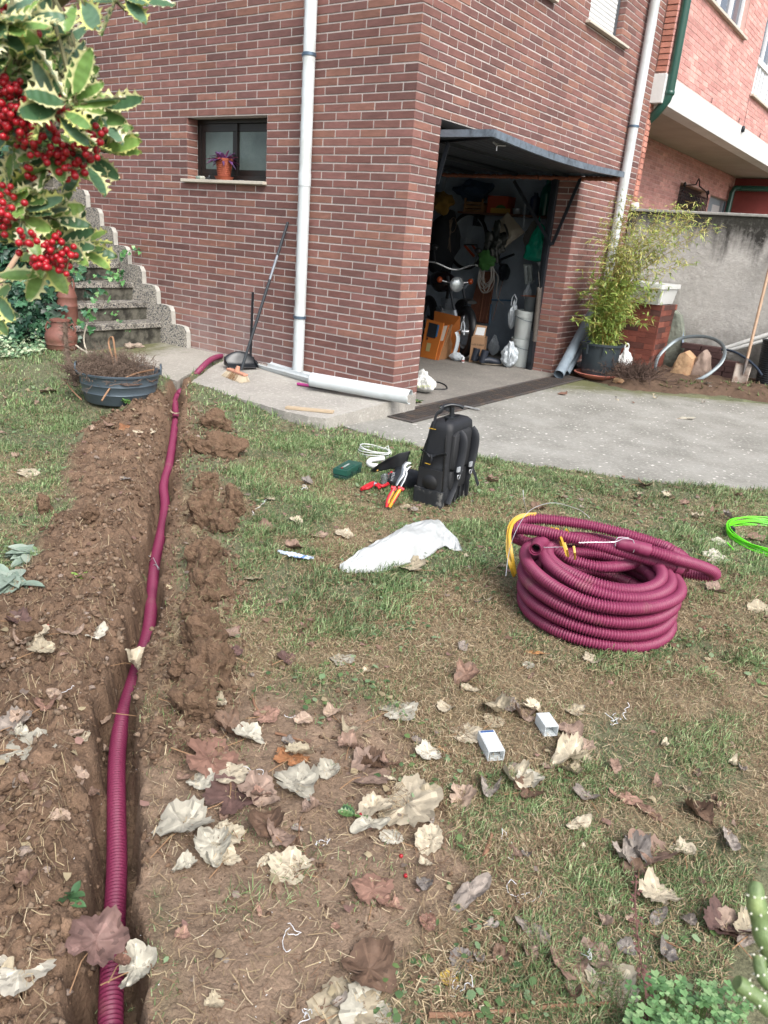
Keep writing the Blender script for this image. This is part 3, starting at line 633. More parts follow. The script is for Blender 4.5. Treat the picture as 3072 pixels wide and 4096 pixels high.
# recessed ground floor: grille window, door, red shutters
ga, gb_ = c7p(910, 1565, 0, RX), c7p(1150, 1650, 0, RX); mb = MB(); mb.bb((RX-.2, ga.y, 1.2), (RX-.19, gb_.y+.3, ga.z)); mb.build('window_backing', m_dk, nb, smooth=False)
mb = MB()
zz = 1.3
while zz < ga.z-.02: mb.bb((RX-.16, ga.y, zz), (RX-.13, gb_.y+.2, zz+.035)); zz += .05
mb.build('roller_shutter', mat('brown_slats', '3a2c28', .6), nb, smooth=False)
mb = MB(); gx_ = RX+.12; y0_, y1_ = c7p(925, 1640, 0, gx_).y, c7p(1145, 1690, 0, gx_).y; zt_ = c7p(925, 1640, 0, gx_).z
for i in range(17): yy = y0_+(y1_-y0_)*i/16; mb.tube([(gx_, yy, 1.2), (gx_, yy, zt_)], .008, 6)
for zz in (zt_, zt_-.12, zt_-.35, 1.4): mb.tube([(gx_, y0_-.03, zz), (gx_, y1_+.03, zz)], .011, 6)
for s in (-1, 1):
    ym = (y0_+y1_)/2; mb.tube([(gx_, ym+s*(y1_-y0_)/2, zt_), (gx_, ym+s*(y1_-y0_)*.42, zt_+.10), (gx_, ym+s*.12, zt_+.16), (gx_, ym+s*.05, zt_+.24), (gx_, ym, zt_+.27)], .012, 6)
    mb.blob((gx_, ym+s*(y1_-y0_)*.46, zt_+.10), (.03, .05, .05), 1, .1)
mb.build('window_grille', mat('black_iron', '14161b', .4, metal=.4), nb)
dA, dB = c7p(1165, 1680, 0, RX), c7p(1400, 1755, 0, RX); mb = MB(); mb.bb((RX-.14, dA.y, 0), (RX-.10, dB.y, dA.z+.02)); mb.build('door', mat('pale_grey_door', '8e9ba6', .5), nb, smooth=False)
mb = MB(); d0, d1 = c7p(1180, 1755, 0, RX-.1), c7p(1240, 1780, 0, RX-.1); mb.bb((RX-.10, d0.y, 1.2), (RX-.092, d1.y, d0.z)); mb.build('door_light', m_wht, nb, smooth=False)
mb = MB(); d2 = c7p(1290, 1740, 0, RX-.08).y; mb.bb((RX-.10, d2, 1), (RX-.07, d2+.05, dA.z)); mb.build('door_edge', mat('blue_grey_trim', '5b6872', .4), nb, smooth=False)
mb = MB(); mb.bb((RX-.2, 13.1, 0), (4, 13.3, 3.02)); mb.build('side_wall', mat('maroon_wall', '7a3430', .7, nz=(8, .12)), nb, smooth=False)
mb = MB(); p1 = c7p(1462, 1790, 0, RX+.05); mb.tube([(RX+.08, 12.7, 0), (RX+.08, 12.7, 2.72), (RX+.1, 12.75, 2.8), (RX+.2, 12.95, 2.82), (3, 12.98, 2.82)], .055, 12); mb.build('downpipe', m_grn, nb)
# ------------------------------------------------------------------ garden wall
m_gw, t, b = nw('stained_render'); N, L_ = t.nodes, t.links; geo = N.new('ShaderNodeNewGeometry').outputs['Position']
def _n(sc, v=None, d=9, r=.65):
    q = N.new('ShaderNodeTexNoise'); q.inputs['Scale'].default_value = sc; q.inputs['Detail'].default_value = d; q.inputs['Roughness'].default_value = r; L_.new(v or geo, q.inputs['Vector']); return q.outputs['Fac']
def _mr(f, a, b_, c=0, d=1):
    q = N.new('ShaderNodeMapRange'); L_.new(f, q.inputs[0]); [setattr(q.inputs[i+1], 'default_value', v) for i, v in enumerate((a, b_, c, d))]; return q.outputs[0]
def _mx(f, a, c):
    q = N.new('ShaderNodeMix'); q.data_type = 'RGBA'; L_.new(f, q.inputs[0])
    if isinstance(a, tuple): q.inputs[6].default_value = (*a, 1)
    else: L_.new(a, q.inputs[6])
    q.inputs[7].default_value = (*c, 1); return q.outputs[2]
def _ma(op, a, b_):
    q = N.new('ShaderNodeMath'); q.operation = op; L_.new(a, q.inputs[0])
    if isinstance(b_, (int, float)): q.inputs[1].default_value = b_
    else: L_.new(b_, q.inputs[1])
    return q.outputs[0]
sp_ = N.new('ShaderNodeSeparateXYZ'); L_.new(geo, sp_.inputs[0]); Z_ = sp_.outputs[2]; X_ = sp_.outputs[0]
mp = N.new('ShaderNodeMapping'); mp.inputs['Scale'].default_value = (3.2, 3.2, .55); L_.new(geo, mp.inputs[0])
col = _mx(_mr(_n(1.5), .35, .7), srgb('aeaca8'), srgb('9a9893'))
col = _mx(_mr(_n(14), .5, .8), col, srgb('bcbab6'))
low = _ma('MULTIPLY', _mr(Z_, .75, .25), _mr(_n(5), .35, .6)); col = _mx(low, col, srgb('6d6a64'))
streak = _ma('ADD', _n(1.7, mp.outputs[0], 6), _mr(Z_, 1.05, 1.8, -.22, .36)); streak = _ma('ADD', streak, _mr(X_, .8, 1.6, -.12, .04))
col = _mx(_ma('MULTIPLY', _mr(streak, .5, .78), _mr(_n(22), .3, .5, .55, 1)), col, srgb('302f2d'))
col = _mx(_ma('MULTIPLY', _mr(Z_, 1.62, 1.84), _mr(_n(30), .3, .45, .5, .95)), col, srgb('3a3a35'))
L_.new(col, b.inputs['Base Color']); b.inputs['Roughness'].default_value = .95; b.inputs['Specular IOR Level'].default_value = .2
bp = N.new('ShaderNodeBump'); bp.inputs['Distance'].default_value = .02; L_.new(_n(9, None, 12, .75), bp.inputs['Height']); L_.new(bp.outputs[0], b.inputs['Normal'])
gw = thing('garden_wall', 'tall grey rendered garden wall with black weather stains under its coping', 'wall', (3, 4.8, 0))
mb = MB()
mb.sheet(lambda u, v: Vector((.02+u*7, 4.72+.012*mnoise.noise((u*9, v*5, 0)), v*1.845)), 140, 50); mb.bb((.02, 4.74, 0), (7.02, 4.92, 1.845)); mb.build('render', m_gw, gw)
mb = MB(); mb.bb((.016, 4.70, 1.846), (7.02, 4.94, 1.878)); mb.build('coping', mat('coping_stone', '8f8f8b', .9, nz=(18, .3), bump=(40, .006)), gw, smooth=False, bevel=.008)
mb = MB(); mb.blob((.05, 4.78, 1.90), (.055, .05, .05), 2, .25); mb.build('mortar_lump', m_band, gw)
# ================================================================== STAIRS AND PATIO THINGS
def pebble(name, dark, stain):
    m, t, b = nw(name); N, L_ = t.nodes, t.links; geo = N.new('ShaderNodeNewGeometry').outputs['Position']
    v = N.new('ShaderNodeTexVoronoi'); v.inputs['Scale'].default_value = 105; L_.new(geo, v.inputs['Vector'])
    sp = N.new('ShaderNodeSeparateColor'); L_.new(v.outputs['Color'], sp.inputs[0])
    cr = N.new('ShaderNodeValToRGB'); L_.new(sp.outputs[0], cr.inputs[0]); e = cr.color_ramp.elements
    e[0].color = (*srgb('3d4149'), 1); e[0].position = .0; e[1].color = (*srgb('d2cdc2'), 1); e[1].position = 1
    for p, c in ((.18, '6a6e74'), (.30, 'b8b2a6'), (.7, 'c4beb2')): q = e.new(p); q.color = (*srgb(c), 1)
    mr = N.new('ShaderNodeMapRange'); mr.inputs[1].default_value = .25; mr.inputs[2].default_value = .5; mr.inputs[3].default_value = 1; mr.inputs[4].default_value = .5; L_.new(v.outputs['Distance'], mr.inputs[0])
    q = N.new('ShaderNodeTexNoise'); q.inputs['Scale'].default_value = 9; q.inputs['Detail'].default_value = 9; q.inputs['Roughness'].default_value = .7; L_.new(geo, q.inputs['Vector'])
    m2 = N.new('ShaderNodeMapRange'); m2.inputs[1].default_value = .40; m2.inputs[2].default_value = .62; m2.inputs[3].default_value = 1; m2.inputs[4].default_value = 1-stain; L_.new(q.outputs[0], m2.inputs[0])
    ml = N.new('ShaderNodeMath'); ml.operation = 'MULTIPLY'; L_.new(mr.outputs[0], ml.inputs[0]); L_.new(m2.outputs[0], ml.inputs[1])
    vm = N.new('ShaderNodeVectorMath'); vm.operation = 'SCALE'; L_.new(cr.outputs[0], vm.inputs[0]); L_.new(ml.outputs[0], vm.inputs[3])
    L_.new(vm.outputs[0], b.inputs['Base Color']); b.inputs['Roughness'].default_value = .8
    bp = N.new('ShaderNodeBump'); bp.inputs['Distance'].default_value = .004; L_.new(mr.outputs[0], bp.inputs['Height']); L_.new(bp.outputs[0], b.inputs['Normal']); return m
m_peb = pebble('pebbledash', 0, .12); m_step = pebble('mossy_terrazzo', 0, .8); m_ris = mat('dark_riser', '57554c', .9, nz=(30, .4), nz2=(7, .45, .6), col2='26251f', bump=(60, .004))  # riser faces get a darker mottled tone than the treads
st = thing('staircase', 'outdoor concrete staircase with mossy pebbled treads and a scalloped side curb', 'staircase', (-3.2, -.6, .14))
NX0, RUN, RISE, Z0_ = PL(*s3_(1185, 1280), 1, -.055).x, .2195, .1715, .345
for i in range(11):
    x = NX0-RUN*i; z = Z0_+RISE*i; mb = MB()
    mb.bb((x-RUN-.03, -1.09, z-.052), (x+.018, -.052, z)); s_ = mb.build('tread', m_step, st, smooth=False, bevel=.006)
    mb = MB(); mb.bb((x-RUN-.03, -1.08, z-RISE-.0 if i else .10), (x-.005, -.056, z-.0525)); mb.build('riser', m_ris, s_, smooth=False)
mb = MB(); mb.bb((-7, -1.10, .1), (NX0-RUN*10, -.056, .5)); mb.build('stair_base', m_step, st, smooth=False)
# scalloped curb against the wall: profile in x/z, extruded in y
pf = []
for i in range(10):
    x = -2.49-.2245*i; z = .32+.1715*i
    pf += [(x, z-.15 if i else .12), (x-.004, z-.025), (x-.035, z+.018), (x-.075, z+.026), (x-.19, z+.028)]
top = pf[-1]; prof = pf+[(top[0]-1.5, top[1]), (top[0]-1.5, .10), ]
import mathutils
tri = mathutils.geometry.tessellate_polygon([[Vector((p[0], p[1], 0)) for p in prof]]); n = len(prof)
mb = MB(); vs = [(p[0], -.055, p[1]) for p in prof]+[(p[0]-.006, -.006, p[1]+.0) for p in prof]
mb.add(vs, [tuple(t_) for t_ in tri]+[tuple(i+n for i in t_)[::-1] for t_ in tri]); mb.build('curb', m_peb, st, smooth=False)
mb = MB(); mb.add([(p[0]+.0015, -.0565, p[1]+.0015) for p in prof[:-2]]+[(p[0]+.0015, -.005, p[1]+.0015) for p in prof[:-2]], [(i, i+1, i+n-1, i+n-2) for i in range(n-3)]); mb.build('curb_edge', mat('curb_cement', 'a3a29b', .9, nz=(25, .18), bump=(60, .003)), st, smooth=False)
def step_top(i): return Z0_+RISE*i
# rusty milk churns
m_rust = mat('rusty_churn', '6a443a', .65, nz=(18, .22), nz2=(5, .55, .8), col2='544a38', bump=(60, .0015))
def churn(name, label, base, k, prof, handle_z, hr):
    t_ = thing(name, label, 'milk churn', base, 'rusty milk churns'); mb = MB(); mb.lathe([(r*k, z*k) for r, z in prof], base, 36); mb.build('body', m_rust, t_)
    for s in (1, -1):
        a = math.radians(35)+(0 if s > 0 else math.pi); d = Vector((math.cos(a), math.sin(a), 0)); b_ = Vector(base); mb = MB()
        mb.tube([b_+d*hr*k*.8+Vector((0, 0, handle_z*k+.02*k)), b_+d*hr*k*1.35+Vector((0, 0, handle_z*k+.05*k)), b_+d*hr*k*1.6+Vector((0, 0, handle_z*k)), b_+d*hr*k*1.35+Vector((0, 0, (handle_z-.07)*k)), b_+d*hr*k*1.05+Vector((0, 0, (handle_z-.09)*k))], .009*k, 8); mb.build('handle', m_rust, t_)
    return t_
p = G(*s3_(515, 1322), .31); churn('milk_churn', 'tall slim rust red milk churn standing on the bottom step against the ivy', (p.x-.05, p.y+.02, .345), 1.0, [(0, 0), (.088, .0), (.09, .01), (.088, .02), (.089, .16), (.092, .165), (.092, .175), (.088, .18), (.088, .24), (.091, .245), (.088, .255), (.075, .30), (.052, .345), (.046, .37), (.044, .405), (.052, .415), (.052, .43), (.04, .43), (.036, .36), (0, .35)], .36, .048)
p = G(*s3_(440, 1475), .15); churn('milk_churn', 'squat round rust red milk churn with a flat lid on the ground by the steps', (p.x-.06, p.y+.06, .14), 1.0, [(0, 0), (.115, 0), (.125, .012), (.128, .02), (.128, .05), (.134, .056), (.130, .066), (.138, .09), (.140, .115), (.134, .145), (.112, .175), (.088, .195), (.078, .205), (.076, .25), (.088, .255), (.088, .27), (.06, .278), (0, .278)], .19, .085)
# stones on the patio
m_stone = mat('field_stone', '8a7b6e', .85, nz=(20, .25), nz2=(8, .45, .7), col2='a39a8c', bump=(40, .004))
for (q, r, lb, sd, rz) in ((s3_(955, 1440), (.05, .035, .03), 'reddish rounded stone on the mossy patio below the steps', 1, .4), (s3_(1015, 1435), (.055, .028, .022), 'flat pale stone beside the reddish one on the patio', 2, .9)):
    p = G(*q, .155); mb = MB(); mb.blob((p.x, p.y, .128+r[2]*.75), r, 3, .3, 1.6, sd, rotm(0, 0, rz)); mb.build('stone', m_stone, label=lb, cat='stone')
# broom and dustpan
m_blkpl = mat('black_plastic', '1e2226', .35, nz=(30, .1)); m_pole = mat('painted_pole', '262c31', .35, nz=(6, .3), spec=.6)
top_ = PL(622, 480, 1, -.03); bt = G(521, 800, .145)
br = thing('broom', 'worn broom with a black pole leaning on the brick wall, bristles on the patio', 'broom', (bt.x, bt.y, .14))
mb = MB(); mid = bt.lerp(top_, .62); mid2 = bt.lerp(top_, .78); mb.tube([bt, mid], .0125, 14); mb.tube([mid2, top_], .012, 14); mb.build('pole', m_pole, br)
mb = MB(); mb.tube([mid, mid2], .0115, 14); mb.build('pole_scuff', mat('scuffed_pole', '8f959c', .3, nz=(14, .3), metal=.6), br)
hd = (G(*b5_(0, 0)), 0); a = G(484, 800, .135); b_ = G(541, 822, .128); ax = (b_-a).normalized(); cc = a.lerp(b_, .5); LN = .285
sd_ = Vector((-ax.y, ax.x, 0)); mb = MB()
T_ = frame(cc+Vector((0, 0, .028)), ax, sd_); mb.T = T_; mb.box((0, 0, 0), (LN, .045, .018)); mb.tube([(0, 0, .008), (.006, .01, .05)], [.022, .015], 12); mb.build('brush_block', mat('orange_block', 'b4826c', .55, nz=(20, .15)), br, bevel=.004, smooth=False)
mb = MB(); mb2 = MB()
for i in range(1500):
    u = random.uniform(-.5, .5); v = random.uniform(-.5, .5); o = T_ @ Vector((u*LN*.97, v*.038, -.008)); sp2 = T_ @ Vector((u*LN*1.13+random.gauss(0, .006), v*.085-.018+random.gauss(0, .006), -.001)); sp2.z = pz(sp2.y)+random.uniform(0, .006)
    q = (mb if abs(u) > .22+random.gauss(0, .07) or random.random() < .2 else mb2); q.beam(o, sp2, .0016, .0016)
mb.build('bristles', mat('pale_bristle', 'b9ad97', .8), br, smooth=False); mb2.build('bristles', mat('brown_bristle', '7d5f3f', .8), br, smooth=False)
dp = thing('dustpan', 'black long handled dustpan standing against the wall behind the broom', 'dustpan', tuple(G(548, 795, .14)))
c = G(528, 798, .14); c2 = G(553, 797, .14); ax = (c2-G(503, 797, .14)).normalized(); sd_ = Vector((-ax.y, ax.x, 0)); base = G(528, 797, .14)+sd_*.03
T_ = frame(base, ax, sd_); mb = MB(T_)
def dpf(u, v):
    x = (u-.5)*.27; e = (1-(2*u-1)**4); return Vector((x, .01+v*.15, .004+(.0+.10*sst(.55, 1, v))*(1-(2*u-1)**2*.55)+.02*v))
mb.sheet(dpf, 20, 16); mb.build('pan', m_blkpl, dp, solid=.003)
mb = MB(T_)
for s in (-1, 1): mb.sheet(lambda u, v: Vector((s*(.135-.002*v), .0+u*.165, .004+v*(.02+.045*u))), 8, 4)
mb.build('pan_side', m_blkpl, dp, solid=.003)
hb = T_ @ Vector((.10, .15, .05)); ht = PL(549, 698, 1, hb.y+.03); mb = MB(); mb.beam(hb-Vector((0, 0, .03)), Vector((hb.x-.01, hb.y+.03, .78)), .024, .01); mb.build('handle', m_blkpl, dp, smooth=False, bevel=.002)
mb = MB(); mb.tube([T_ @ Vector((.115, .12, .01)), T_ @ Vector((.13, .15, .045)), T_ @ Vector((.16, .16, .03)), T_ @ Vector((.175, .165, .002))], .011, 8); mb.build('foot', m_blkpl, dp)
# white gutter lengths and broken pipe on the patio
def halfpipe(mb, a, b_, r, th=.003, open_=(math.pi, 2*math.pi), n=14, rollx=0):
    a, b_ = Vector(a), Vector(b_); d = (b_-a).normalized(); x = d.cross(Vector((0, 0, 1))).normalized(); y = x.cross(d)
    vs = []; A = [open_[0]+(open_[1]-open_[0])*i/n for i in range(n+1)]
    for p_ in (a, b_):
        for rr_ in (r, r-th):
            for an in A: vs.append(p_+x*math.cos(an)*rr_+y*math.sin(an)*rr_)
    k = n+1; fs = []
    for i in range(n): fs += [(i, i+1, 2*k+i+1, 2*k+i), (k+i+1, k+i, 3*k+i, 3*k+i+1), (i+1, i, k+i, k+i+1), (2*k+i, 2*k+i+1, 3*k+i+1, 3*k+i)]
    for e in (0, n): fs.append((e, k+e, 3*k+e, 2*k+e))
    mb.add(vs, fs)
g = thing('gutter_length', 'long white half round gutter lying along the foot of the wall under the downpipe', 'gutter', (-1, -.12, .14))
a = G(568, 787, .16); b_ = G(692, 820, .17); mb = MB(); halfpipe(mb, a, b_+(b_-a)*.05, .055); mb.build('channel', m_pvc, g)
mb = MB(); dd = (b_-a).normalized(); 
mb.tube([a+Vector((0, 0, .0))+dd.cross(Vector((0, 0, 1)))*.055, b_+dd.cross(Vector((0, 0, 1)))*.055], .005, 6); mb.tube([a-dd.cross(Vector((0, 0, 1)))*.055, b_-dd.cross(Vector((0, 0, 1)))*.055], .004, 6); mb.build('rim', m_pvc, g)
mb = MB(); c = G(662, 802, .145); a = PL(581, 776, 1, -.03); a.z = .20; b_ = PL(700, 812, 1, -.03); b_.z = .165; halfpipe(mb, a+Vector((0, -.0, 0)), b_, .045, .003, (math.pi*.95, math.pi*1.75)); mb.build('gutter_offcut', m_pvc, label='short white gutter piece tucked between the wall foot and the long gutter', cat='gutter')
a = G(672, 822, .19); b_ = G(886, 862, .17); a.z, b_.z = .20, .185; d = (b_-a).normalized(); x = d.cross(Vector((0, 0, 1))).normalized(); y = x.cross(d); L_ = (b_-a).length; R_ = .055; n = 40; m_n = 60; vs = []
for j in range(m_n+1):
    for i in range(n):
        an = 2*math.pi*i/n; t_ = L_*j/m_n
        cut = L_-(.17 if abs(((an-math.radians(215)+math.pi) % (2*math.pi))-math.pi) < .62 else 0)-.012*mnoise.noise((an*2, 0, 0))
        vs.append(a+d*min(t_, cut)+x*math.cos(an)*R_+y*math.sin(an)*R_)
fs = [(j*n+i, j*n+(i+1) % n, (j+1)*n+(i+1) % n, (j+1)*n+i) for j in range(m_n) for i in range(n)]
mb = MB(); mb.add(vs, fs); mb.build('broken_pipe', m_pvc, label='white plastic pipe with a broken open end lying past the house corner', cat='pipe', solid=.003)
mb = MB(); a = G(642, 829, .13); b_ = G(730, 843, .13); mb.tube([a.lerp(b_, .3), b_], .011, 12); hdl = thing('cleaning_rod', 'black rod with a magenta grip lying on the patio', 'rod', tuple(a)); mb.build('rod', m_blkpl, hdl)
mb = MB(); mb.tube([a, a.lerp(b_, .02), a.lerp(b_, .31)], [.010, .0135, .0125], 12); mb.build('grip', mat('magenta_plastic', '9c3372', .4), hdl)
mb = MB(); a = G(618, 882, .08); b_ = G(720, 892, .09); mb.beam(a+Vector((0, 0, .008)), b_+Vector((.0, 0, .008)), .05, .018, up=(0, 0, 1)); mb.build('wooden_batten', mat('raw_pine', 'a8977f', .7, nz=(8, .15)), smooth=False, bevel=.002, label='pale wooden batten lying on the front edge of the patio', cat='wood batten')
mb = MB(); a = G(712, 843, .125); mb.tube([a, a+Vector((.03, -.01, .014)), a+Vector((.07, .02, .006)), a+Vector((.09, .035, .012))], [.006, .012, .011, .003], 7, flat=.4); mb.build('dry_leaf', mat('curled_rust_leaf', '6a3a22', .7, nz=(50, .3)), label='curled rust brown leaf beside the magenta gripped rod on the patio', cat='leaf')
# window sill things
m_terra = mat('terracotta', '8e4630', .75, nz=(12, .12), bump=(60, .001)); p = PL(484, 386, 1, .03); fp = thing('flower_pot', 'ribbed terracotta plastic pot with saucer on the window sill', 'flower pot', (p.x, .03, 1.689))
b0 = Vector((p.x, .03, 1.689)); mb = MB(); pr = [(0, .012), (.054, .012)]
for i in range(9): z = .014+i*.0165; r = .054+.021*i/9; pr += [(r, z), (r+.0022, z+.004), (r+.0022, z+.012), (r+.0006, z+.015)]
pr += [(.078, .162), (.079, .178), (.073, .178), (.070, .160), (0, .158)]; mb.lathe(pr, b0, 40); mb.build('pot', m_terra, fp)
mb = MB(); mb.lathe([(0, .001), (.07, .001), (.086, .03), (.082, .03), (.066, .010), (0, .010)], b0, 40); mb.build('saucer', m_terra, fp)
pu = thing('purple_plant', 'purple trailing houseplant with pointed leaves in the sill pot', 'houseplant', (p.x, .03, 1.85)); mb = MB(); rr = random.Random(8)
cols = [srgb(h) for h in ('5a3a66', '6d4578', '4b3358', '7c4a70', '8a3a62', '42304e')]
for i in range(62):
    an = rr.uniform(0, 2*math.pi); el = rr.uniform(-.35, 1.25); L_ = rr.uniform(.08, .14); o = b0+Vector((math.cos(an)*rr.uniform(.01, .06), math.sin(an)*rr.uniform(.01, .06), .165)); d = Vector((math.cos(an)*math.cos(el), math.sin(an)*math.cos(el), math.sin(el))); sd_ = d.cross(Vector((0, 0, 1))).normalized(); nrm = sd_.cross(d); wd = rr.uniform(.010, .017); dr_ = rr.uniform(.01, .05)
    mb.sheet(lambda u, v: o+d*L_*v+sd_*wd*(u*2-1)*math.sin(math.pi*min(v*.92+.08, 1))**.7*(1 if v < .999 else 0)+nrm*(abs(u*2-1)*.004)+Vector((0, 0, -dr_*v*v)), 2, 6, rr.choice(cols))
mb.build('foliage', mat('purple_leaf', attr=True, rough=.45), pu)
mb = MB(); rr = random.Random(8)
for i in range(9): an = i*.7; mb.tube([b0+Vector((0, 0, .15)), b0+Vector((math.cos(an)*.03, math.sin(an)*.03, .19))], .004, 6)
mb.build('stems', mat('purple_stem', '55304a', .6), pu)
p = PL(425, 381, 1, .02); b1 = Vector((p.x, .02, 1.705)); mb = MB(); fit = thing('pipe_fitting', 'grey and white hose fitting lying at the left end of the window sill', 'fitting', tuple(b1))
R9 = rotm(0, math.pi/2, 0); mb.lathe([(.0, 0), (.013, 0), (.016, .01), (.016, .05), (.012, .055), (.012, .06)], b1, 20, R9); mb.build('cap_end', mat('sage_plastic', '75837a', .4), fit)
mb = MB(); mb.lathe([(.0135, .058), (.0135, .10), (.011, .105), (0, .105)], b1, 20, R9); mb.build('collar', mat('ivory_plastic', 'b4b4a8', .4), fit)
p = PL(449, 382, 1, .03); mb = MB(); mb.blob((p.x, .03, 1.701), (.02, .014, .013), 2, .3, 2, 3); mb.blob((p.x+.02, .035, 1.698), (.016, .01, .01), 2, .3, 2, 4); mb.blob((p.x-.0, .05, 1.715), (.01, .01, .02), 2, .3, 2, 5); mb.build('black_fitting', m_blkpl, label='small black plastic fitting on the sill beside the terracotta pot', cat='fitting')
p = PL(520, 388, 1, .0); mb = MB(); mb.tube([(p.x-.035, .0, 1.694), (p.x+.035, .0, 1.694)], .009, 10, flat=.6); mb.build('sill_rod', m_blkpl, label='dark flat stick lying on the sill right of the terracotta pot', cat='stick')
# ================================================================== INSIDE THE GARAGE
m_blk = mat('black_rubber', '15171a', .5, nz=(20, .2)); m_chr = mat('chrome', 'c4c8cc', .2, metal=.6); m_card = mat('cardboard', '8d6b4d', .8, nz=(10, .1)); m_lbl = mat('paper_label', 'c4c8ca', .6, nz=(40, .06))
m_bucket = mat('pale_bucket', 'ccd3d1', .4, nz=(3, .06)); m_bagw = mat('white_bag', 'c9d2d8', .35, nz=(14, .08), bump=(22, .012), sub=.25)
GP = lambda u, v, z=0.01: G(*m_(u, v), z)
GY = lambda u, v, y: PL(*m_(u, v), 1, y)
# buckets
b0 = GP(748, 1816); b0 = Vector((b0.x-.05, b0.y+.10, .007))
def bucket(lb, base, r, h):
    t_ = thing('bucket', lb, 'bucket', tuple(base), 'white lidded buckets'); mb = MB(); mb.lathe([(0, 0), (r*.9, 0), (r*.92, .006), (r, h*.78), (r*1.06, h*.78), (r*1.06, h*.93), (r, h*.93)], base, 36); mb.build('pail', m_bucket, t_)
    mb = MB(); mb.lathe([(r*1.0, h*.90), (r*1.08, h*.90), (r*1.09, h), (r*1.04, h), (r*1.02, h*.97), (0, h*.97)], base, 36); mb.build('lid', m_bucket, t_)
    mb = MB(); mb.tube([base+Vector((math.cos(a)*r*1.08, math.sin(a)*r*1.08, h*.8-abs(math.sin((a+2.2)))*.05)) for a in [(-2.4+2.6*i/12) for i in range(13)]], .003, 6); mb.build('handle', m_clip, t_)
hb_ = (GY(690, 1425, b0.y-.14).z-.01)/2
bucket('lower of two stacked white buckets beside the garage door post', b0, .158, hb_); bucket('upper of two stacked white buckets carrying a grey tub', b0+Vector((0, 0, hb_)), .158, hb_)
zt = 2*hb_; tb = b0+Vector((.02, 0, zt)); mb = MB(); mb.lathe([(0, 0), (.085, 0), (.10, .15), (.108, .15), (.108, .16), (.095, .158), (.08, .02), (0, .02)], tb, 30); mb.build('grey_tub', mat('grey_tub_plastic', '5c6366', .45, nz=(8, .15)), label='dusty grey plastic tub on top of the stacked buckets', cat='tub')
mb = MB(); mb.sheet(lambda u, v: tb+Vector(((u-.5)*.24, (v-.5)*.19, .165+.012*mnoise.noise((u*4, v*4, 1))-.05*max(0, abs(u-.5)-.40))), 16, 12); mb.build('orange_rag', mat('orange_cloth', '9a5a35', .9, nz=(25, .2)), label='orange cloth draped over the grey tub', cat='cloth', solid=.004)
# plastic bags
def bag(name, lb, base, rx, ry, h, seed, m=None, handles=0, grp=None, cat='plastic bag', tall=1., amp=.35, pinch=None):
    t_ = thing(name, lb, cat, tuple(base), grp); mb = MB(); vs, fs = ico(5); o = []
    for v in vs:
        n_ = mnoise.fractal(Vector((v.x*2.2, v.y*2.2, v.z*1.4))+Vector((seed*5.1, seed, 0)), 1, 2, 4); n2 = abs(mnoise.noise(Vector((math.atan2(v.y, v.x)*2.4, v.z*1.2, seed*2.))))
        k = 1+amp*(n_*.9-n2*.55); z = (v.z+1)/2; prof = (1-.55*max(0, z-.5)*2*tall) if pinch is None else (1-pinch*sst(.3, .95, z))
        o.append(Vector(base)+Vector((v.x*rx*k*prof, v.y*ry*k*prof, max(0, z*h*(1+.12*n_)))))
    mb.add(o, fs); mb.build('bag_body', m or m_bagw, t_)
    if handles:
        b2 = Vector(base)+Vector((0, 0, h*.93))
        for s in (-1, 1)[:handles]:
            mb = MB(); mb.tube([b2+Vector((s*rx*.35-.02, 0, -.03)), b2+Vector((s*rx*.4-.02, .01, .06)), b2+Vector((s*rx*.2, .0, .10)), b2+Vector((s*rx*.1+.03, 0, .05)), b2+Vector((.02, 0, -.03))], .010, 8, flat=.3); mb.build('handle', m or m_bagw, t_)
    return t_
p = GP(630, 1820); bag('carrier_bag', 'knotted white carrier bag on the floor in front of the buckets', (p.x, p.y+.07, .007), .105, .08, .29, 3)
p = GP(285, 1775); bt_ = bag('carrier_bag', 'slim white cloth bag with an upright handle by the orange cardboard', (p.x, p.y+.05, .007), .10, .06, .10, 9, amp=.3)
mb = MB(); a = GY(280, 1740, p.y+.06); mb.tube(spline([a, GY(300, 1680, p.y+.06), GY(310, 1620, p.y+.06), GY(300, 1580, p.y+.06)], .02), .038, 12, flat=.4); mb.tube(spline([GY(300, 1575, p.y+.06), GY(330, 1560, p.y+.06), GY(335, 1520, p.y+.06), GY(347, 1505, p.y+.06), GY(355, 1540, p.y+.06), GY(350, 1600, p.y+.06)], .02), .01, 8, flat=.4); mb.build('bag_neck', m_bagw, bt_)
p = GP(520, 1740); bag('carrier_bag', 'white carrier bag with dark print standing behind the work boots', (p.x, p.y+.10, .007), .07, .05, .26, 5)
p = GY(680, 1560, b0.y-.02); bag('carrier_bag', 'grey white carrier bag hanging down beside the upper bucket', (p.x-.02, p.y, p.z), .05, .05, .32, 7, handles=1)
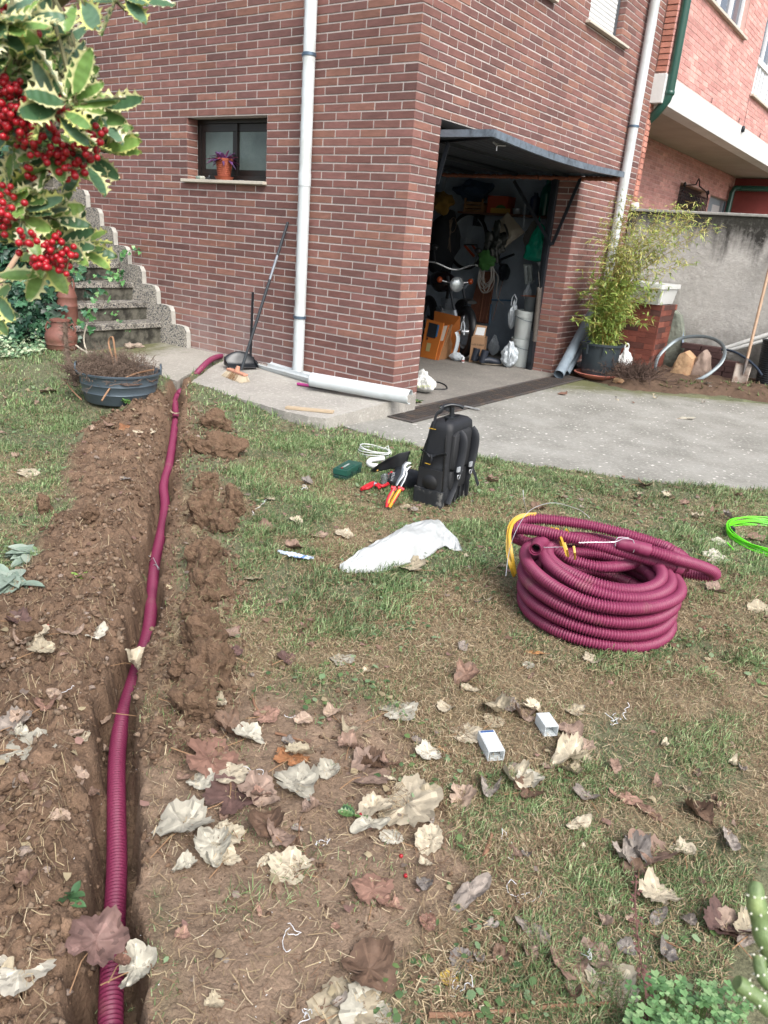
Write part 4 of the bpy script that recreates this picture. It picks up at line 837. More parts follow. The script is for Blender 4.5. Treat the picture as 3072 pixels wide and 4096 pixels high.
# cardboard box with writing
p = GP(385, 1783); q = GP(325, 1770); bx = Vector((p.x, p.y, .007)); bw = thing('cardboard_box', 'open brown cardboard box with a paper label and hand writing on its front', 'cardboard box', tuple(bx))
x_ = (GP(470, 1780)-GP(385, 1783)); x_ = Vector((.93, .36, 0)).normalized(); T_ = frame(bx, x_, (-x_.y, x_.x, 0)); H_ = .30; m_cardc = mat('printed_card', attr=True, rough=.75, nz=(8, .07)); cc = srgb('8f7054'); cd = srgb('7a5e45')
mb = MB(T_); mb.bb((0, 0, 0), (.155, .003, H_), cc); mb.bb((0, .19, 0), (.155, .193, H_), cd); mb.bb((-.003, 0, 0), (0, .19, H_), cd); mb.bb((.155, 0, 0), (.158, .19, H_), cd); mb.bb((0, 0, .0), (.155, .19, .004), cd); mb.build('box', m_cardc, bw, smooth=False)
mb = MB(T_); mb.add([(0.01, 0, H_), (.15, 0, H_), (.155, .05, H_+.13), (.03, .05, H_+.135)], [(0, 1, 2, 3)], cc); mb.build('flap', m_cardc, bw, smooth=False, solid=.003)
mb = MB(T_); mb.add([(.03, .006, H_+.025), (.135, .006, H_+.025), (.14, .038, H_+.11), (.045, .038, H_+.11)], [(0, 1, 2, 3)]); mb.build('label', m_lbl, bw, smooth=False, solid=.001)
mb = MB(T_); mb.bb((-.0052, .055, .01), (-.0032, .095, H_-.01)); mb.build('green_tape', mat('green_print', '4c7a3a', .5, nz=(30, .5)), bw, smooth=False)
m_ink = mat('black_ink', '1c1a18', .7); Tf = T_ @ Matrix.Translation((.078, -.0012, 0)) @ rotm(math.pi/2, 0, 0)
text('Lubricabol', .034, m_ink, Tf @ Matrix.Translation((0, .215, 0)), bw); text('MUY', .036, m_ink, Tf @ Matrix.Translation((-.0, .165, 0)), bw); text('REC', .036, m_ink, Tf @ Matrix.Translation((0, .13, 0)), bw)
p = GP(345, 1784); mb = MB(); c = Vector((p.x, p.y-.01, .007)); bo = thing('small_bottle', 'little white bottle with a red label in front of the cardboard box', 'bottle', tuple(c)); mb.lathe([(0, 0), (.017, 0), (.018, .004), (.018, .045), (.012, .05), (.012, .06)], c, 20); mb.build('bottle', m_lbl, bo); mb = MB(); mb.lathe([(.0184, .012), (.0184, .032)], c, 20); mb.build('label', mat('red_label', '8e3a30', .5), bo); mb = MB(); mb.lathe([(.0135, .05), (.0135, .066), (0, .066)], c, 20); mb.build('cap', m_lbl, bo)
# work boots
def boot(lb, pos, rz):
    t_ = thing('work_boot', lb, 'boot', tuple(pos), 'pair of black work boots'); T_ = TR(pos, 0, 0, rz); mb = MB(T_); mb.tube([(-.10, 0, .014), (-.05, 0, .013), (.0, 0, .012), (.08, 0, .013), (.15, 0, .015)], [.028, .036, .034, .043, .024], 14, flat=.33, up=(0, 0, 1)); mb.build('sole', mat('worn_sole', '5a5348', .8, nz=(30, .2)), t_)
    mb = MB(T_); mb.tube([(-.085, 0, .028), (-.08, 0, .07), (-.07, 0, .12), (-.062, 0, .17)], [.040, .042, .041, .046], 14, up=(0, 1, 0)); mb.tube([(-.07, 0, .055), (-.01, 0, .062), (.05, 0, .05), (.11, 0, .042), (.145, 0, .032)], [.042, .044, .042, .038, .018], 14, flat=.85, up=(0, 0, 1)); mb.build('upper', mat('navy_leather', '1d2430', .55, nz=(14, .2)), t_)
    mb = MB(T_); [mb.tube([(-.03+.022*i, -.025, .098-.011*i), (-.028+.022*i, 0, .107-.011*i), (-.03+.022*i, .025, .098-.011*i)], .003, 6) for i in range(4)]; mb.build('laces', m_blk, t_)
p = GP(520, 1803); boot('front work boot of the pair, toe towards the white bag', Vector((p.x, p.y, .007)), .75); p = GP(455, 1790); boot('rear work boot of the pair, against the cardboard box', Vector((p.x, p.y+.03, .007)), .85)
# orange flattened cartons leaning
m_oc = mat('orange_card', attr=True, rough=.6, nz=(6, .08)); oc = [srgb('b4692a'), srgb('9c5a24'), srgb('a85f2b'), srgb('7d5a3c'), srgb('8a6a4c')]
def panel(lb, q, col, deco=(), seed=0):
    cs = [Vector(v) for v in q]; c = sum(cs, Vector())/4; t_ = thing('flat_carton', lb, 'cardboard', (c.x, c.y, min(v.z for v in cs)), 'flattened cartons leaning inside the garage'); mb = MB(); mb.add(cs, [(0, 1, 2, 3)], col); mb.build('panel', m_oc, t_, smooth=False, solid=.012)
    nrm = (cs[1]-cs[0]).cross(cs[3]-cs[0]).normalized(); nrm = nrm if nrm.dot(CAM-c) > 0 else -nrm
    for (u0, v0, u1, v1, cl, nm) in deco:
        P_ = lambda u, v: (cs[0]*(1-u)*(1-v)+cs[1]*u*(1-v)+cs[2]*u*v+cs[3]*(1-u)*v)+nrm*.0085
        mb = MB(); mb.add([P_(u0, v0), P_(u1, v0), P_(u1, v1), P_(u0, v1)], [(0, 1, 2, 3)], srgb(cl)); mb.build(nm, m_oc, t_, smooth=False)
yb = GP(240, 1745).y
def gz_(u, v, dy=0): return GY(u, v, yb+dy)
def gfl(u, v): p = GP(u, v); return Vector((p.x, p.y, .008))
A0, A1 = gfl(52, 1745), gfl(155, 1768)
back = Vector((-.10, .22, 0))
def leanp(a, b_, u1, v1, u2, v2, dy): return [a, b_, PL(*m_(u2, v2), 1, b_.y+dy), PL(*m_(u1, v1), 1, a.y+dy)]
panel('front orange carton panel printed with a forest picture, leaning at the doorway', leanp(A0, A1, 100, 1490, 215, 1520, .10), oc[0], [(.18, .55, .72, .93, '20242a', 'printed_picture'), (.70, .60, .80, .92, '3b6f9c', 'blue_strip'), (.30, .18, .55, .40, 'a9a070', 'printed_patch'), (.2, .47, .3, .53, '2a201a', 'printed_mark')])
panel('rear orange carton panel with white label squares, leaning above the others', [Vector((A0.x, A0.y+.25, .01)), gfl(260, 1760)+Vector((0, .2, 0)), PL(*m_(325, 1475), 1, A1.y+.30), PL(*m_(150, 1435), 1, A0.y+.30)], oc[1], [(.12, .86, .28, .95, 'c0a890', 'small_print'), (.42, .76, .60, .95, 'bfb9ae', 'white_square'), (.66, .78, .82, .96, 'c4beb2', 'white_square'), (.0, .70, 1, .73, '5a3218', 'fold_line')])
panel('orange carton panel with white puzzle shaped cut out, second from the front', leanp(A1+Vector((-.03, .02, 0)), gfl(175, 1770), 180, 1540, 250, 1530, .12), oc[2], [(.1, .55, .9, .98, 'c4bfb4', 'white_cutout')])
for i, (lb, cl) in enumerate((('brown carton panel edge on behind the puzzle shaped cut out', oc[3]), ('dull brown carton panel in the middle of the leaning pack', oc[4]), ('narrow orange carton panel near the white cloth bag', oc[0]))):
    panel(lb, leanp(gfl(160+22*i, 1768-4*i), gfl(180+26*i, 1768-6*i)+Vector((0, .15, 0)), 240+24*i, 1555-18*i, 275+22*i, 1520-18*i, .14+.02*i), cl)
# motorcycle seen from the front right
yM = 3.15; mo = thing('motorcycle', 'dark motorcycle parked behind the orange cartons with a round chrome headlight', 'motorcycle', (-2.0, yM, 0))
GM = lambda u, v, dy=0: GY(u, v, yM+dy)
fw = GM(355, 1560, .0); fw.z = .31; m_steel = mat('brushed_steel', '98a1aa', .35, metal=.3)
fdir = Vector((.80, -.60, 0)); side = Vector((.60, .80, 0))
def wheel(mb, mb2, c, r, tr, ax):
    x = Vector((0, 0, 1)); y = ax.cross(x).normalized(); ring = lambda rr_, n=48: [c+x*math.cos(2*math.pi*i/n)*rr_+y*math.sin(2*math.pi*i/n)*rr_ for i in range(n)]
    mb.tube(ring(r-tr), tr, 12, closed=True); mb2.tube(ring(r-2*tr-.008), .009, 8, closed=True); mb2.tube([c-ax*.05, c+ax*.05], .03, 14)
    for i in range(24): a = 2*math.pi*i/24; mb2.tube([c+ax*(.03*(-1)**i), c+x*math.cos(a)*(r-2*tr)+y*math.sin(a)*(r-2*tr)], .0016, 4)
mb, mb2 = MB(), MB(); wheel(mb, mb2, fw, .31, .05, side); w_ = mb.build('wheel', m_blk, mo); mb2.build('rim', m_chr, w_)
hp_ = GM(300, 1255, -.05); mb = MB()
for s in (-1, 1): mb.tube([fw+side*s*.085, hp_.lerp(fw, .55)+side*s*.085-Vector((0, 0, .0))], .027, 12)
mb.build('fork_leg', m_steel, mo); mb = MB()
for s in (-1, 1): mb.tube([hp_.lerp(fw, .55)+side*s*.085, hp_-fdir*.10+side*s*.085+Vector((0, 0, .08))], .018, 12)
mb.build('fork_tube', m_dk, mo)
mb = MB(); R_ = fdir.to_track_quat('Z', 'Y').to_matrix().to_4x4(); mb.lathe([(0, -.10), (.05, -.09), (.078, -.05), (.085, 0), (.088, .01), (.080, .018)], hp_, 30, R_); mb.build('headlamp_shell', m_chr, mo)
mb = MB(); mb.lathe([(.080, .016), (.06, .03), (.03, .036), (0, .038)], hp_, 30, R_); mb.build('headlight', mat('lamp_glass', 'b7c0c4', .08, spec=.9, metal=.5, bump=(60, .003)), mo)
mb = MB(); hc = hp_-fdir*.12+Vector((0, 0, .17)); mb.tube(spline([hc+side*.36-fdir*.14+Vector((0, 0, .05)), hc+side*.25-fdir*.05+Vector((0, 0, .06)), hc+side*.06, hc-side*.06, hc-side*.25-fdir*.05+Vector((0, 0, .06)), hc-side*.36-fdir*.14+Vector((0, 0, .05))], .03), .011, 10); mb.build('handlebar', m_chr, mo)
for s in (-1, 1):
    mb = MB(); a = hc+side*s*.36-fdir*.14+Vector((0, 0, .05)); mb.tube([a, a+side*s*.10-fdir*.06], .016, 10); mb.build('grip', m_blk, mo)
    mb = MB(); mb.blob(hp_-fdir*.06+side*s*.20+Vector((0, 0, .04)), (.035, .035, .035), 3, 0); mb.build('indicator', mat('amber_lens', '9a4420', .25), mo); mb = MB(); mb.tube([hp_-fdir*.06, hp_-fdir*.06+side*s*.17+Vector((0, 0, .03))], .008, 8); mb.build('indicator_stem', m_chr, mo)
    mb = MB(); a = hc+side*s*.25+Vector((0, 0, .05)); mb.tube([a, a+Vector((0, 0, .15))+side*s*.03], .005, 6); mb.blob(a+Vector((0, 0, .18))+side*s*.03, (.05, .03, .035), 2, 0); mb.build('mirror', m_blk, mo)
mb = MB(); mb.tube(spline([fw+Vector((0, 0, .36))+fdir*.14, fw+Vector((0, 0, .375)), fw+Vector((0, 0, .33))-fdir*.2, fw-fdir*.30+Vector((0, 0, .2))], .03), .062, 12, flat=.35, up=(0, 0, 1)); mb.build('mudguard', m_blk, mo)
mb = MB(); mb.blob(hp_-fdir*.48+Vector((0, 0, -.0)), (.26, .15, .13), 3, .05, R=rotm(0, 0, math.atan2(fdir.y, fdir.x))); mb.build('fuel_tank', mat('black_paint', '1a1114', .15, spec=.7), mo)
mb = MB(); e = fw-fdir*.62+Vector((0, 0, .08)); mb.box(e, (.30, .22, .26), rotm(0, 0, math.atan2(fdir.y, fdir.x)))
for k in range(8): mb.box(e+fdir*.10+Vector((0, 0, .13+.018*k)), (.17, .24, .007), rotm(0, 0, math.atan2(fdir.y, fdir.x)))
mb.build('engine', m_steel, mo, smooth=False, bevel=.01)
mb = MB(); mb.tube(spline([e+side*.10+Vector((0, 0, .15)), e+side*.14+fdir*.18+Vector((0, 0, .1)), e+side*.15+fdir*.15-Vector((0, 0, .12)), e+side*.16-fdir*.3-Vector((0, 0, .2))], .03), .02, 10); mb.tube(spline([e-side*.10+Vector((0, 0, .15)), e-side*.14+fdir*.18+Vector((0, 0, .1)), e-side*.15+fdir*.15-Vector((0, 0, .12)), e-side*.16-fdir*.5-Vector((0, 0, .2))], .03), .02, 10); mb.build('exhaust', m_chr, mo)
mb = MB(); mb.tube([fw-fdir*1.35+Vector((0, 0, .02)), e-fdir*.1, hp_-fdir*.25], .02, 8); mb.blob(hp_-fdir*.98+Vector((0, 0, -.02)), (.34, .13, .06), 3, .05, R=rotm(0, 0, math.atan2(fdir.y, fdir.x))); mb.build('seat', m_blk, mo)
mb, mb2 = MB(), MB(); wheel(mb, mb2, fw-fdir*1.35, .31, .055, side); w_ = mb.build('wheel', m_blk, mo); mb2.build('rim', m_chr, w_)
# bicycle hanging on the wall
yW = 4.05; GW = lambda u, v, y=yW: GY(u, v, y); bi = thing('bicycle', 'dark bicycle hanging on the garage wall with an orange frame tube', 'bicycle', tuple(GW(380, 1130)))
mb, mb2 = MB(), MB(); wc = GW(375, 960); ax = Vector((-.25, -1, 0)).normalized(); wheel(mb, mb2, wc, .36, .022, ax); w_ = mb.build('tyre', m_blk, bi); mb2.build('rim', mat('dull_rim', '98a2aa', .4, metal=.1), w_)
mb = MB(); mb.tube([GW(355, 990, yW-.1), GW(420, 1065, yW-.1)], .016, 10); mb.tube([GW(405, 985, yW-.1), GW(450, 1045, yW-.1)], .014, 10); mb.build('orange_stay', mat('orange_paint', '9c3f1c', .3), bi)
mb = MB(); mb.tube([GW(450, 1060, yW-.1), GW(590, 1090, yW-.15), GW(690, 1050, yW-.2)], .016, 10); mb.tube([GW(590, 1090, yW-.15), GW(620, 1180, yW-.15)], .014, 10); mb.tube([GW(350, 985, yW-.12), GW(440, 985, yW-.12), GW(440, 1050, yW-.12)], .008, 8); mb.blob(GW(625, 1170, yW-.15), (.05, .12, .10), 3, .2); mb.build('frame', m_dk, bi)
# planks bundle
pk = thing('plank_bundle', 'bundle of dark rough planks leaning against the garage wall behind the box', 'planks', tuple(GP(480, 1560)))
rr = random.Random(4)
for i in range(7):
    f0 = i/6; a = GY(390+110*f0, 1500+20*f0, 3.75); b_ = GY(470+85*f0, 1170, 4.05); mb = MB(); mb.beam(a, b_, .055, .02, up=(0, 1, 0)); mb.build('plank', mat('dark_plank', '6a4232', .8, nz=(9, .3)), pk, smooth=False)
mb = MB(); [mb.tube([GY(455+45*k, 1500, 3.7), GY(500+60*k, 1210, 3.98)], .004, 5) for k in range(3)]; mb.build('batten_edge', mat('pale_edge', '8a5f44', .8), pk)
# white cable coil hanging
cb_ = thing('cable_coil', 'loops of pale grey cable hanging in front of the planks', 'cable', tuple(GY(530, 1110, 3.6))); mb = MB(); pts = []
for i in range(8*24+1):
    t_ = i/24; a = 2*math.pi*t_; k = .13+.025*math.sin(t_*2.3); o = GY(520+8*math.sin(t_*3), 1105, 3.6); pts.append(o+Vector((math.sin(a)*k*(.62+.2*math.sin(t_*1.7)), -.02+.01*math.cos(t_*5), -k*1.25*(1-math.cos(a))*.95)))
pts += spline([pts[-1], GY(580, 1200, 3.6), GY(570, 1300, 3.6), GY(585, 1360, 3.6), GY(620, 1390, 3.6)], .03); mb.tube(pts, .0055, 6); mb.build('cable', mat('grey_cable', '8d8a84', .5), cb_)
p = GY(505, 1090, 3.55); mb = MB(); mb.blob(p, (.11, .03, .09), 3, .5, 1.6, 4); mb.build('green_cloth', mat('green_cloth', '33652c', .7, nz=(12, .2)), label='bright green cloth bundled above the hanging cable', cat='cloth')
p = GY(655, 890, 3.7); hbg = thing('carrier_bag', 'large grey brown carrier bag with a cut out handle hanging on the wall', 'carrier bag', tuple(GY(640, 1000, 3.7))); mb = MB(); q = [GY(650, 765, 3.75), GY(765, 900, 3.75), GY(620, 1010, 3.65), GY(540, 880, 3.65)]
mb.sheet(lambda u, v: (q[0]*(1-u)*(1-v)+q[1]*u*(1-v)+q[2]*u*v+q[3]*(1-u)*v)+Vector((0, -.03*math.sin(math.pi*u)*math.sin(math.pi*v)+.012*mnoise.noise((u*5, v*5, 2)), 0)), 24, 24); mb.build('bag_panel', mat('khaki_bag', '8d8678', .35, nz=(6, .15), bump=(18, .01)), hbg, solid=.02)
mb = MB(); mb.tube([GY(625, 845, 3.60), GY(640, 880, 3.585), GY(650, 925, 3.59)], .018, 10, flat=.4); mb.build('handle_hole', m_blk, hbg)
mb = MB(); mb.blob(GY(555, 980, 3.62), (.13, .07, .20), 4, .6, 1.5, 6); mb.build('dark_plastic_sack', mat('glossy_dark_plastic', '262a28', .2, nz=(10, .5), bump=(20, .015)), label='crumpled dark glossy sack hanging left of the khaki bag', cat='plastic bag')
gb2 = thing('green_bag', 'bright emerald green plastic bag hanging by its neck near the door post', 'plastic bag', tuple(GY(845, 1090, 3.55))); mb = MB(); c0 = GY(862, 880, 3.55); vs, fs = ico(5); o = []
top_ = GY(862, 840, 3.55); bot_ = GY(840, 1100, 3.55); Hh = top_.z-bot_.z
for v in vs:
    z = (v.z+1)/2; k = 1+.22*mnoise.fractal(v*1.8, 1, 2, 3); r = .17*(1-z)**.55*(1 if z > .08 else z/.08*.3+.7); o.append(Vector((bot_.x+(v.x*r*k/ max(.35, math.hypot(v.x, v.y))) if math.hypot(v.x, v.y) > .05 else bot_.x, bot_.y+v.y*.10*k*(1-z*.6), bot_.z+z*Hh)))
mb.add(o, fs); mb.build('bag_body', mat('emerald_plastic', '14a184', .25, nz=(8, .15), bump=(18, .012), sub=.2), gb2)
mb = MB(); mb.tube([top_-Vector((0, 0, .04)), GY(865, 800, 3.6), GY(868, 785, 3.65)], [.02, .008, .006], 8); mb.build('bag_neck', MATS['emerald_plastic'], gb2)
mb = MB(); mb.blob(GY(815, 950, 3.68), (.12, .04, .17), 3, .3, 1.4, 2); mb.build('grey_sack', mat('grey_cloth', '4a4a48', .8), label='dull grey sack hanging behind the emerald bag', cat='sack')
mb = MB(); mb.add([GY(838, 1090, 3.56), GY(900, 1080, 3.56), GY(870, 1148, 3.56)], [(0, 1, 2)]); mb.build('paper_scrap', m_lbl, label='pale paper corner poking out beneath the emerald bag', cat='paper', solid=.004)
fk = thing('spare_fork', 'pale suspension fork hanging upright on the wall beside the spring', 'fork', tuple(GY(785, 1250, 3.7))); mb = MB(); mb.tube([GY(770, 1130, 3.7), GY(778, 1250, 3.7)], .025, 10); mb.tube([GY(800, 1130, 3.7), GY(806, 1250, 3.7)], .025, 10); mb.tube([GY(760, 1125, 3.7), GY(812, 1128, 3.7)], .018, 8); mb.build('fork_legs', mat('pale_fork', 'aab4b3', .4, nz=(12, .2)), fk)
mb = MB(); mb.tube([GY(770, 1262, 3.55), GY(835, 1228, 3.5)], .01, 8); mb.build('clamp_bar', m_steel, fk)
p = GY(780, 1330, 3.45); bag('carrier_bag', 'blue grey knotted bag hanging above the buckets', (p.x, p.y, p.z-.06), .05, .04, .22, 12, pinch=.8)
# open brown box with paper roll
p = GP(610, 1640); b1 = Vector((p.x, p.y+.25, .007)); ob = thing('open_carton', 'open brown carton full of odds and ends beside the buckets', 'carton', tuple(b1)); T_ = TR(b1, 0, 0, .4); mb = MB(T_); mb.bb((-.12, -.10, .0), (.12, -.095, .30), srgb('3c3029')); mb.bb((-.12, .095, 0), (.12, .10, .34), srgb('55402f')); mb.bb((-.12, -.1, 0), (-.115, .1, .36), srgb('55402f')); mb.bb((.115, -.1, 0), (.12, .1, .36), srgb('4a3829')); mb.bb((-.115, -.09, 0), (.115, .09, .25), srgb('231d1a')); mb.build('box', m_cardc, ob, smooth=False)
c = GY(622, 1560, b1.y-.10); mb = MB(); R_ = Vector((.35, -.93, .1)).to_track_quat('Z', 'Y').to_matrix().to_4x4(); rl = thing('paper_roll', 'white roll end sticking out of the open carton', 'paper roll', tuple(c)); mb.lathe([(.016, .0), (.032, .0), (.033, -.002), (.033, -.15), (0, -.15)], c, 24, R_); mb.lathe([(.016, 0), (.016, -.12)], c, 24, R_); mb.build('roll', m_lbl, rl)
# shelf and its things
yS = 4.0; za = GY(600, 775, yS).z; xL, xR = GY(340, 760, yS).x, GY(975, 775, yS).x; shf = thing('wall_shelf', 'long wooden shelf crowded with things on the garage wall', 'shelf', ((xL+xR)/2, yS, za)); mb = MB(); mb.bb((xL, yS-.12, za-.02), (xR, yS+.19, za)); mb.build('board', mat('shelf_board', '5a3c2c', .7, nz=(8, .2)), shf, smooth=False)
mb = MB(); x = xL+.2; mb.bb((x, yS-.05, za-.16), (x+.03, yS+.19, za-.02)); mb.build('bracket', m_dk, shf, smooth=False)
def onshelf(name, lb, cat, u, fn, m, y=yS):
    p_ = GY(u, 760, y); mb = MB(); fn(mb, Vector((p_.x, y, za+.001))); return mb.build(name, m, label=lb, cat=cat, smooth=False)
def crate(mb, c):
    for k in range(3): mb.bb((c.x-.14, c.y-.10, c.z+.045*k), (c.x+.14, c.y-.09, c.z+.045*k+.03)); mb.bb((c.x-.14, c.y+.09, c.z+.045*k), (c.x+.14, c.y+.10, c.z+.045*k+.03))
    for s in (-1, 1): mb.bb((c.x+s*.14-.006, c.y-.10, c.z), (c.x+s*.14+.006, c.y+.10, c.z+.09)); mb.bb((c.x+s*.125-.01, c.y-.11, c.z), (c.x+s*.125+.01, c.y-.09, c.z+.16))
    mb.bb((c.x-.14, c.y-.1, c.z), (c.x+.14, c.y+.1, c.z+.006))
onshelf('fruit_crate', 'small pale wooden crate on the garage shelf', 'crate', 438, crate, mat('crate_wood', '6e5232', .7))
bxs = onshelf('printed_box', 'red and yellow printed box with a green oval on the garage shelf', 'box', 597, lambda mb, c: mb.bb((c.x-.14, c.y-.10, c.z), (c.x+.14, c.y+.1, c.z+.20)), mat('red_print', '8c3a22', .5, nz=(4, .15)))
c = GY(600, 735, yS-.102); mb = MB(); mb.lathe([(0, 0), (.07, 0)], c, 24, rotm(math.pi/2, 0, 0), sy=.5); mb.build('green_oval', mat('green_oval', '2f5a2a', .5), bxs, smooth=False)
mb = MB(); mb.bb((c.x-.139, c.y, za+.002), (c.x+.137, c.y-.0015, za+.06)); mb.build('yellow_base', mat('yellow_print', '9a7a34', .5), bxs, smooth=False)
onshelf('steel_bowl', 'small steel bowl on the garage shelf right of the printed box', 'bowl', 712, lambda mb, c: mb.lathe([(0, 0), (.05, 0), (.065, .07), (.06, .07), (.045, .01), (0, .01)], c, 24), m_steel)
onshelf('blue_canister', 'dark blue canister lettered in white on the garage shelf', 'canister', 825, lambda mb, c: mb.lathe([(0, 0), (.06, 0), (.062, .01), (.062, .19), (.04, .22), (.025, .23), (.025, .26), (0, .26)], c, 24), mat('navy_plastic', '1c2846', .35))
onshelf('teal_bottle', 'tall teal green bottle on the garage shelf', 'bottle', 900, lambda mb, c: mb.lathe([(0, 0), (.075, 0), (.078, .01), (.078, .25), (.06, .32), (.03, .36), (.03, .40), (0, .40)], c, 24), mat('teal_plastic', '125a50', .25))
onshelf('spray_can', 'blue and red can at the right end of the garage shelf', 'can', 945, lambda mb, c: mb.lathe([(0, 0), (.05, 0), (.05, .2), (.03, .22), (0, .225)], c, 24), mat('blue_can', '28407a', .3))
onshelf('blue_holdall', 'dark blue bundle on the left of the garage shelf', 'bag', 410, lambda mb, c: mb.blob(c+Vector((-.05, .05, .26)), (.26, .1, .11), 3, .35, 1.5, 3), mat('blue_cloth', '20344a', .7), yS+.02)
p = GY(205, 700, 3.9); mb = MB(); mb.blob(p, (.16, .10, .11), 3, .5, 1.5, 8); mb.build('yellow_cloth', mat('mustard_cloth', '7a5f22', .8, nz=(12, .2)), label='mustard yellow cloth bundle at the left of the garage', cat='cloth')
mb = MB(); rr = random.Random(5)
a, b_ = GY(770, 670, 3.4), GY(755, 862, 3.4)
for i in range(16):
    c = a.lerp(b_, i/15); ax = Vector((1, 0, 0)) if i % 2 else Vector((0, 1, 0)); mb.tube([c+ax*.008*math.cos(t_*1.0472)+Vector((0, 0, .018*math.sin(t_*1.0472))) for t_ in range(6)], .0028, 5, closed=True)
mb.build('chain', m_steel, label='short steel chain hanging from the door arm', cat='chain')
mb = MB(); [mb.tube([GY(250+8*k, 815, 3.9), GY(262-3*k, 900, 3.9), GY(232+9*k, 1000+12*k, 3.9)], .004, 5) for k in range(4)]; mb.tube([GY(275, 850, 3.9)+Vector((.05*math.cos(a), 0, .09*math.sin(a))) for a in np.linspace(0, 6.2, 24)], .004, 5); mb.build('hanging_cords', mat('tan_cord', '6e5e4e', .7), label='thin tan cords hanging on the left of the garage wall', cat='cord')
mb = MB(); mb.blob(GY(205, 1000, 3.95), (.22, .08, .42), 3, .25, 1.4, 9); mb.build('dark_coat', mat('dark_cloth', '1c2026', .9), label='long dark coat hanging left of the bicycle wheel', cat='coat')
p = GP(530, 1555); mb = MB(); mb.tube([GY(535, 1390, 3.8), GY(522, 1535, 3.75)], .012, 8); mb.tube([GY(540, 1360, 3.8), GY(700, 1365, 3.8)], .012, 8); mb.build('blue_pole', mat('blue_metal', '41627c', .4), label='thin blue metal rail standing right of the planks', cat='rail')
p = GY(205, 640, 4.0); mb = MB(); mb.bb((p.x-.02, 4.0, GY(205, 800, 4.0).z), (p.x+.02, 4.02, GY(215, 535, 4.0).z)); mb.build('slotted_upright', m_steel, label='slotted steel shelf upright at the left of the garage', cat='upright', smooth=False)
mb = MB(); p = GY(330, 1250, 3.5); mb.tube([GY(345, 1285, 3.5), GY(412, 1215, 3.6)], .02, 10); mb.build('grey_tube', mat('grey_tube', '5a646e', .4), label='grey tube leaning behind the motorcycle headlight', cat='tube')
# tote bag and cord at the house corner
p = GP(95, 2010); tt = bag('tote_bag', 'white printed bag slumped on the floor behind the brick corner', (p.x-.12, p.y+.10, .007), .15, .09, .20, 21, mat('white_tote', 'c6c8c6', .55, nz=(10, .06), bump=(18, .01)), pinch=.55, cat='bag', amp=.22)
q = PL(918, 822, 1, p.y-.0); Tt = frame(q+Vector((.02, -.03, .0)), CR, CU); text('padisim', .05, mat('grey_print', '7a7d74', .6), Tt @ rotm(0, 0, -.12), tt)
mb = MB(); [mb.beam(Tt @ Vector((-.06+.018*i, -.035, .001)), Tt @ Vector((-.06+.018*i, -.06+.004*(i % 3), .001)), .005, .001, up=CF) for i in range(9)]; mb.build('printed_leaves', mat('lime_print', '9aa24a', .6), tt, smooth=False)
p = [GP(*q_, .012) for q_ in ((110, 1920), (160, 1918), (215, 1935), (236, 1960), (215, 1968), (140, 1966), (90, 1960))]; mb = MB(); mb.tube(spline(p, .02), .006, 8); mb.build('extension_lead', m_blk, label='loop of black cord on the garage floor beside the white bag', cat='cord')
# ================================================================== DRIVEWAY SIDE
m_iron = mat('rusty_iron', '4a4644', .6, nz=(30, .3), nz2=(9, .5, .7), col2='66564a', metal=.2)
gr = thing('drain_grate', 'long dark iron drain grate across the garage entrance', 'drain', (.25, 1.4, .003))
mb = MB(); mb.bb((.11, -.27, .002), (.40, 3.12, .004)); mb.build('channel', mat('drain_pit_shade', '1d1a18', .9), gr, smooth=False)  # flat black plate standing in for the shade of the pit below the bars
mb = MB(); [mb.bb(a, b) for a, b in (((.10, -.28, .003), (.135, 3.13, .013)), ((.375, -.28, .003), (.41, 3.13, .013)), ((.136, -.28, .003), (.374, -.25, .013)), ((.136, 3.10, .003), (.374, 3.13, .013)))]; mb.build('frame', m_iron, gr, smooth=False, bevel=.002)
mb = MB(); y = -.235
while y < 3.09: mb.bb((.137, y, .006), (.373, y+.008, .0115)); y += .021
for x in (.17, .21, .255, .30, .34): mb.bb((x-.002, -.249, .0045), (x+.002, 3.099, .0105))
mb.build('grid', m_iron, gr, smooth=False)
a, b_ = G(1003, 878, .012), G(1035, 885, .012); mb = MB(); mb.beam(a+Vector((0, 0, .003)), b_+Vector((0, 0, .003)), .035, .006, up=(0, 0, 1)); mb.build('pale_slat', mat('pale_metal', '8a8d8e', .5, nz=(60, .3)), gr, smooth=False)
# grey pipes
m_gpipe = mat('grey_pvc', '76828c', .4, nz=(5, .12), nz2=(4, .5, .8), col2='5e6a74')
def openpipe(mb, a, b_, r, n=24):
    a, b_ = Vector(a), Vector(b_); d = (b_-a).normalized(); x, y = perp(d); vs = []
    for p_, rr_ in ((a, r), (b_, r), (b_, r*.92), (a, r*.92)):
        for i in range(n): vs.append(p_+(x*math.cos(2*math.pi*i/n)+y*math.sin(2*math.pi*i/n))*rr_)
    fs = [(j*n+i, j*n+(i+1) % n, ((j+1) % 4)*n+(i+1) % n, ((j+1) % 4)*n+i) for j in range(4) for i in range(n)]; mb.add(vs, fs)
for lb, u0, v0, u1, v1, x0_, x1_, r in (('wider grey plastic pipe leaning on the brick wall beside the garage opening', 560, 1655, 1110, 640, .16, .08, .058), ('narrower grey plastic pipe leaning just right of the wider one', 680, 1630, 1240, 690, .22, .12, .042)):
    a = G((2100+.2411*u0)/S_, (1100+.2411*v0)/S_, r*.9); b_ = PL((2100+.2411*u1)/S_, (1100+.2411*v1)/S_, 0, x1_+.02); mb = MB(); openpipe(mb, a, b_, r); mb.build('grey_pipe', m_gpipe, label=lb, cat='pipe', group='grey pipes by the wall')
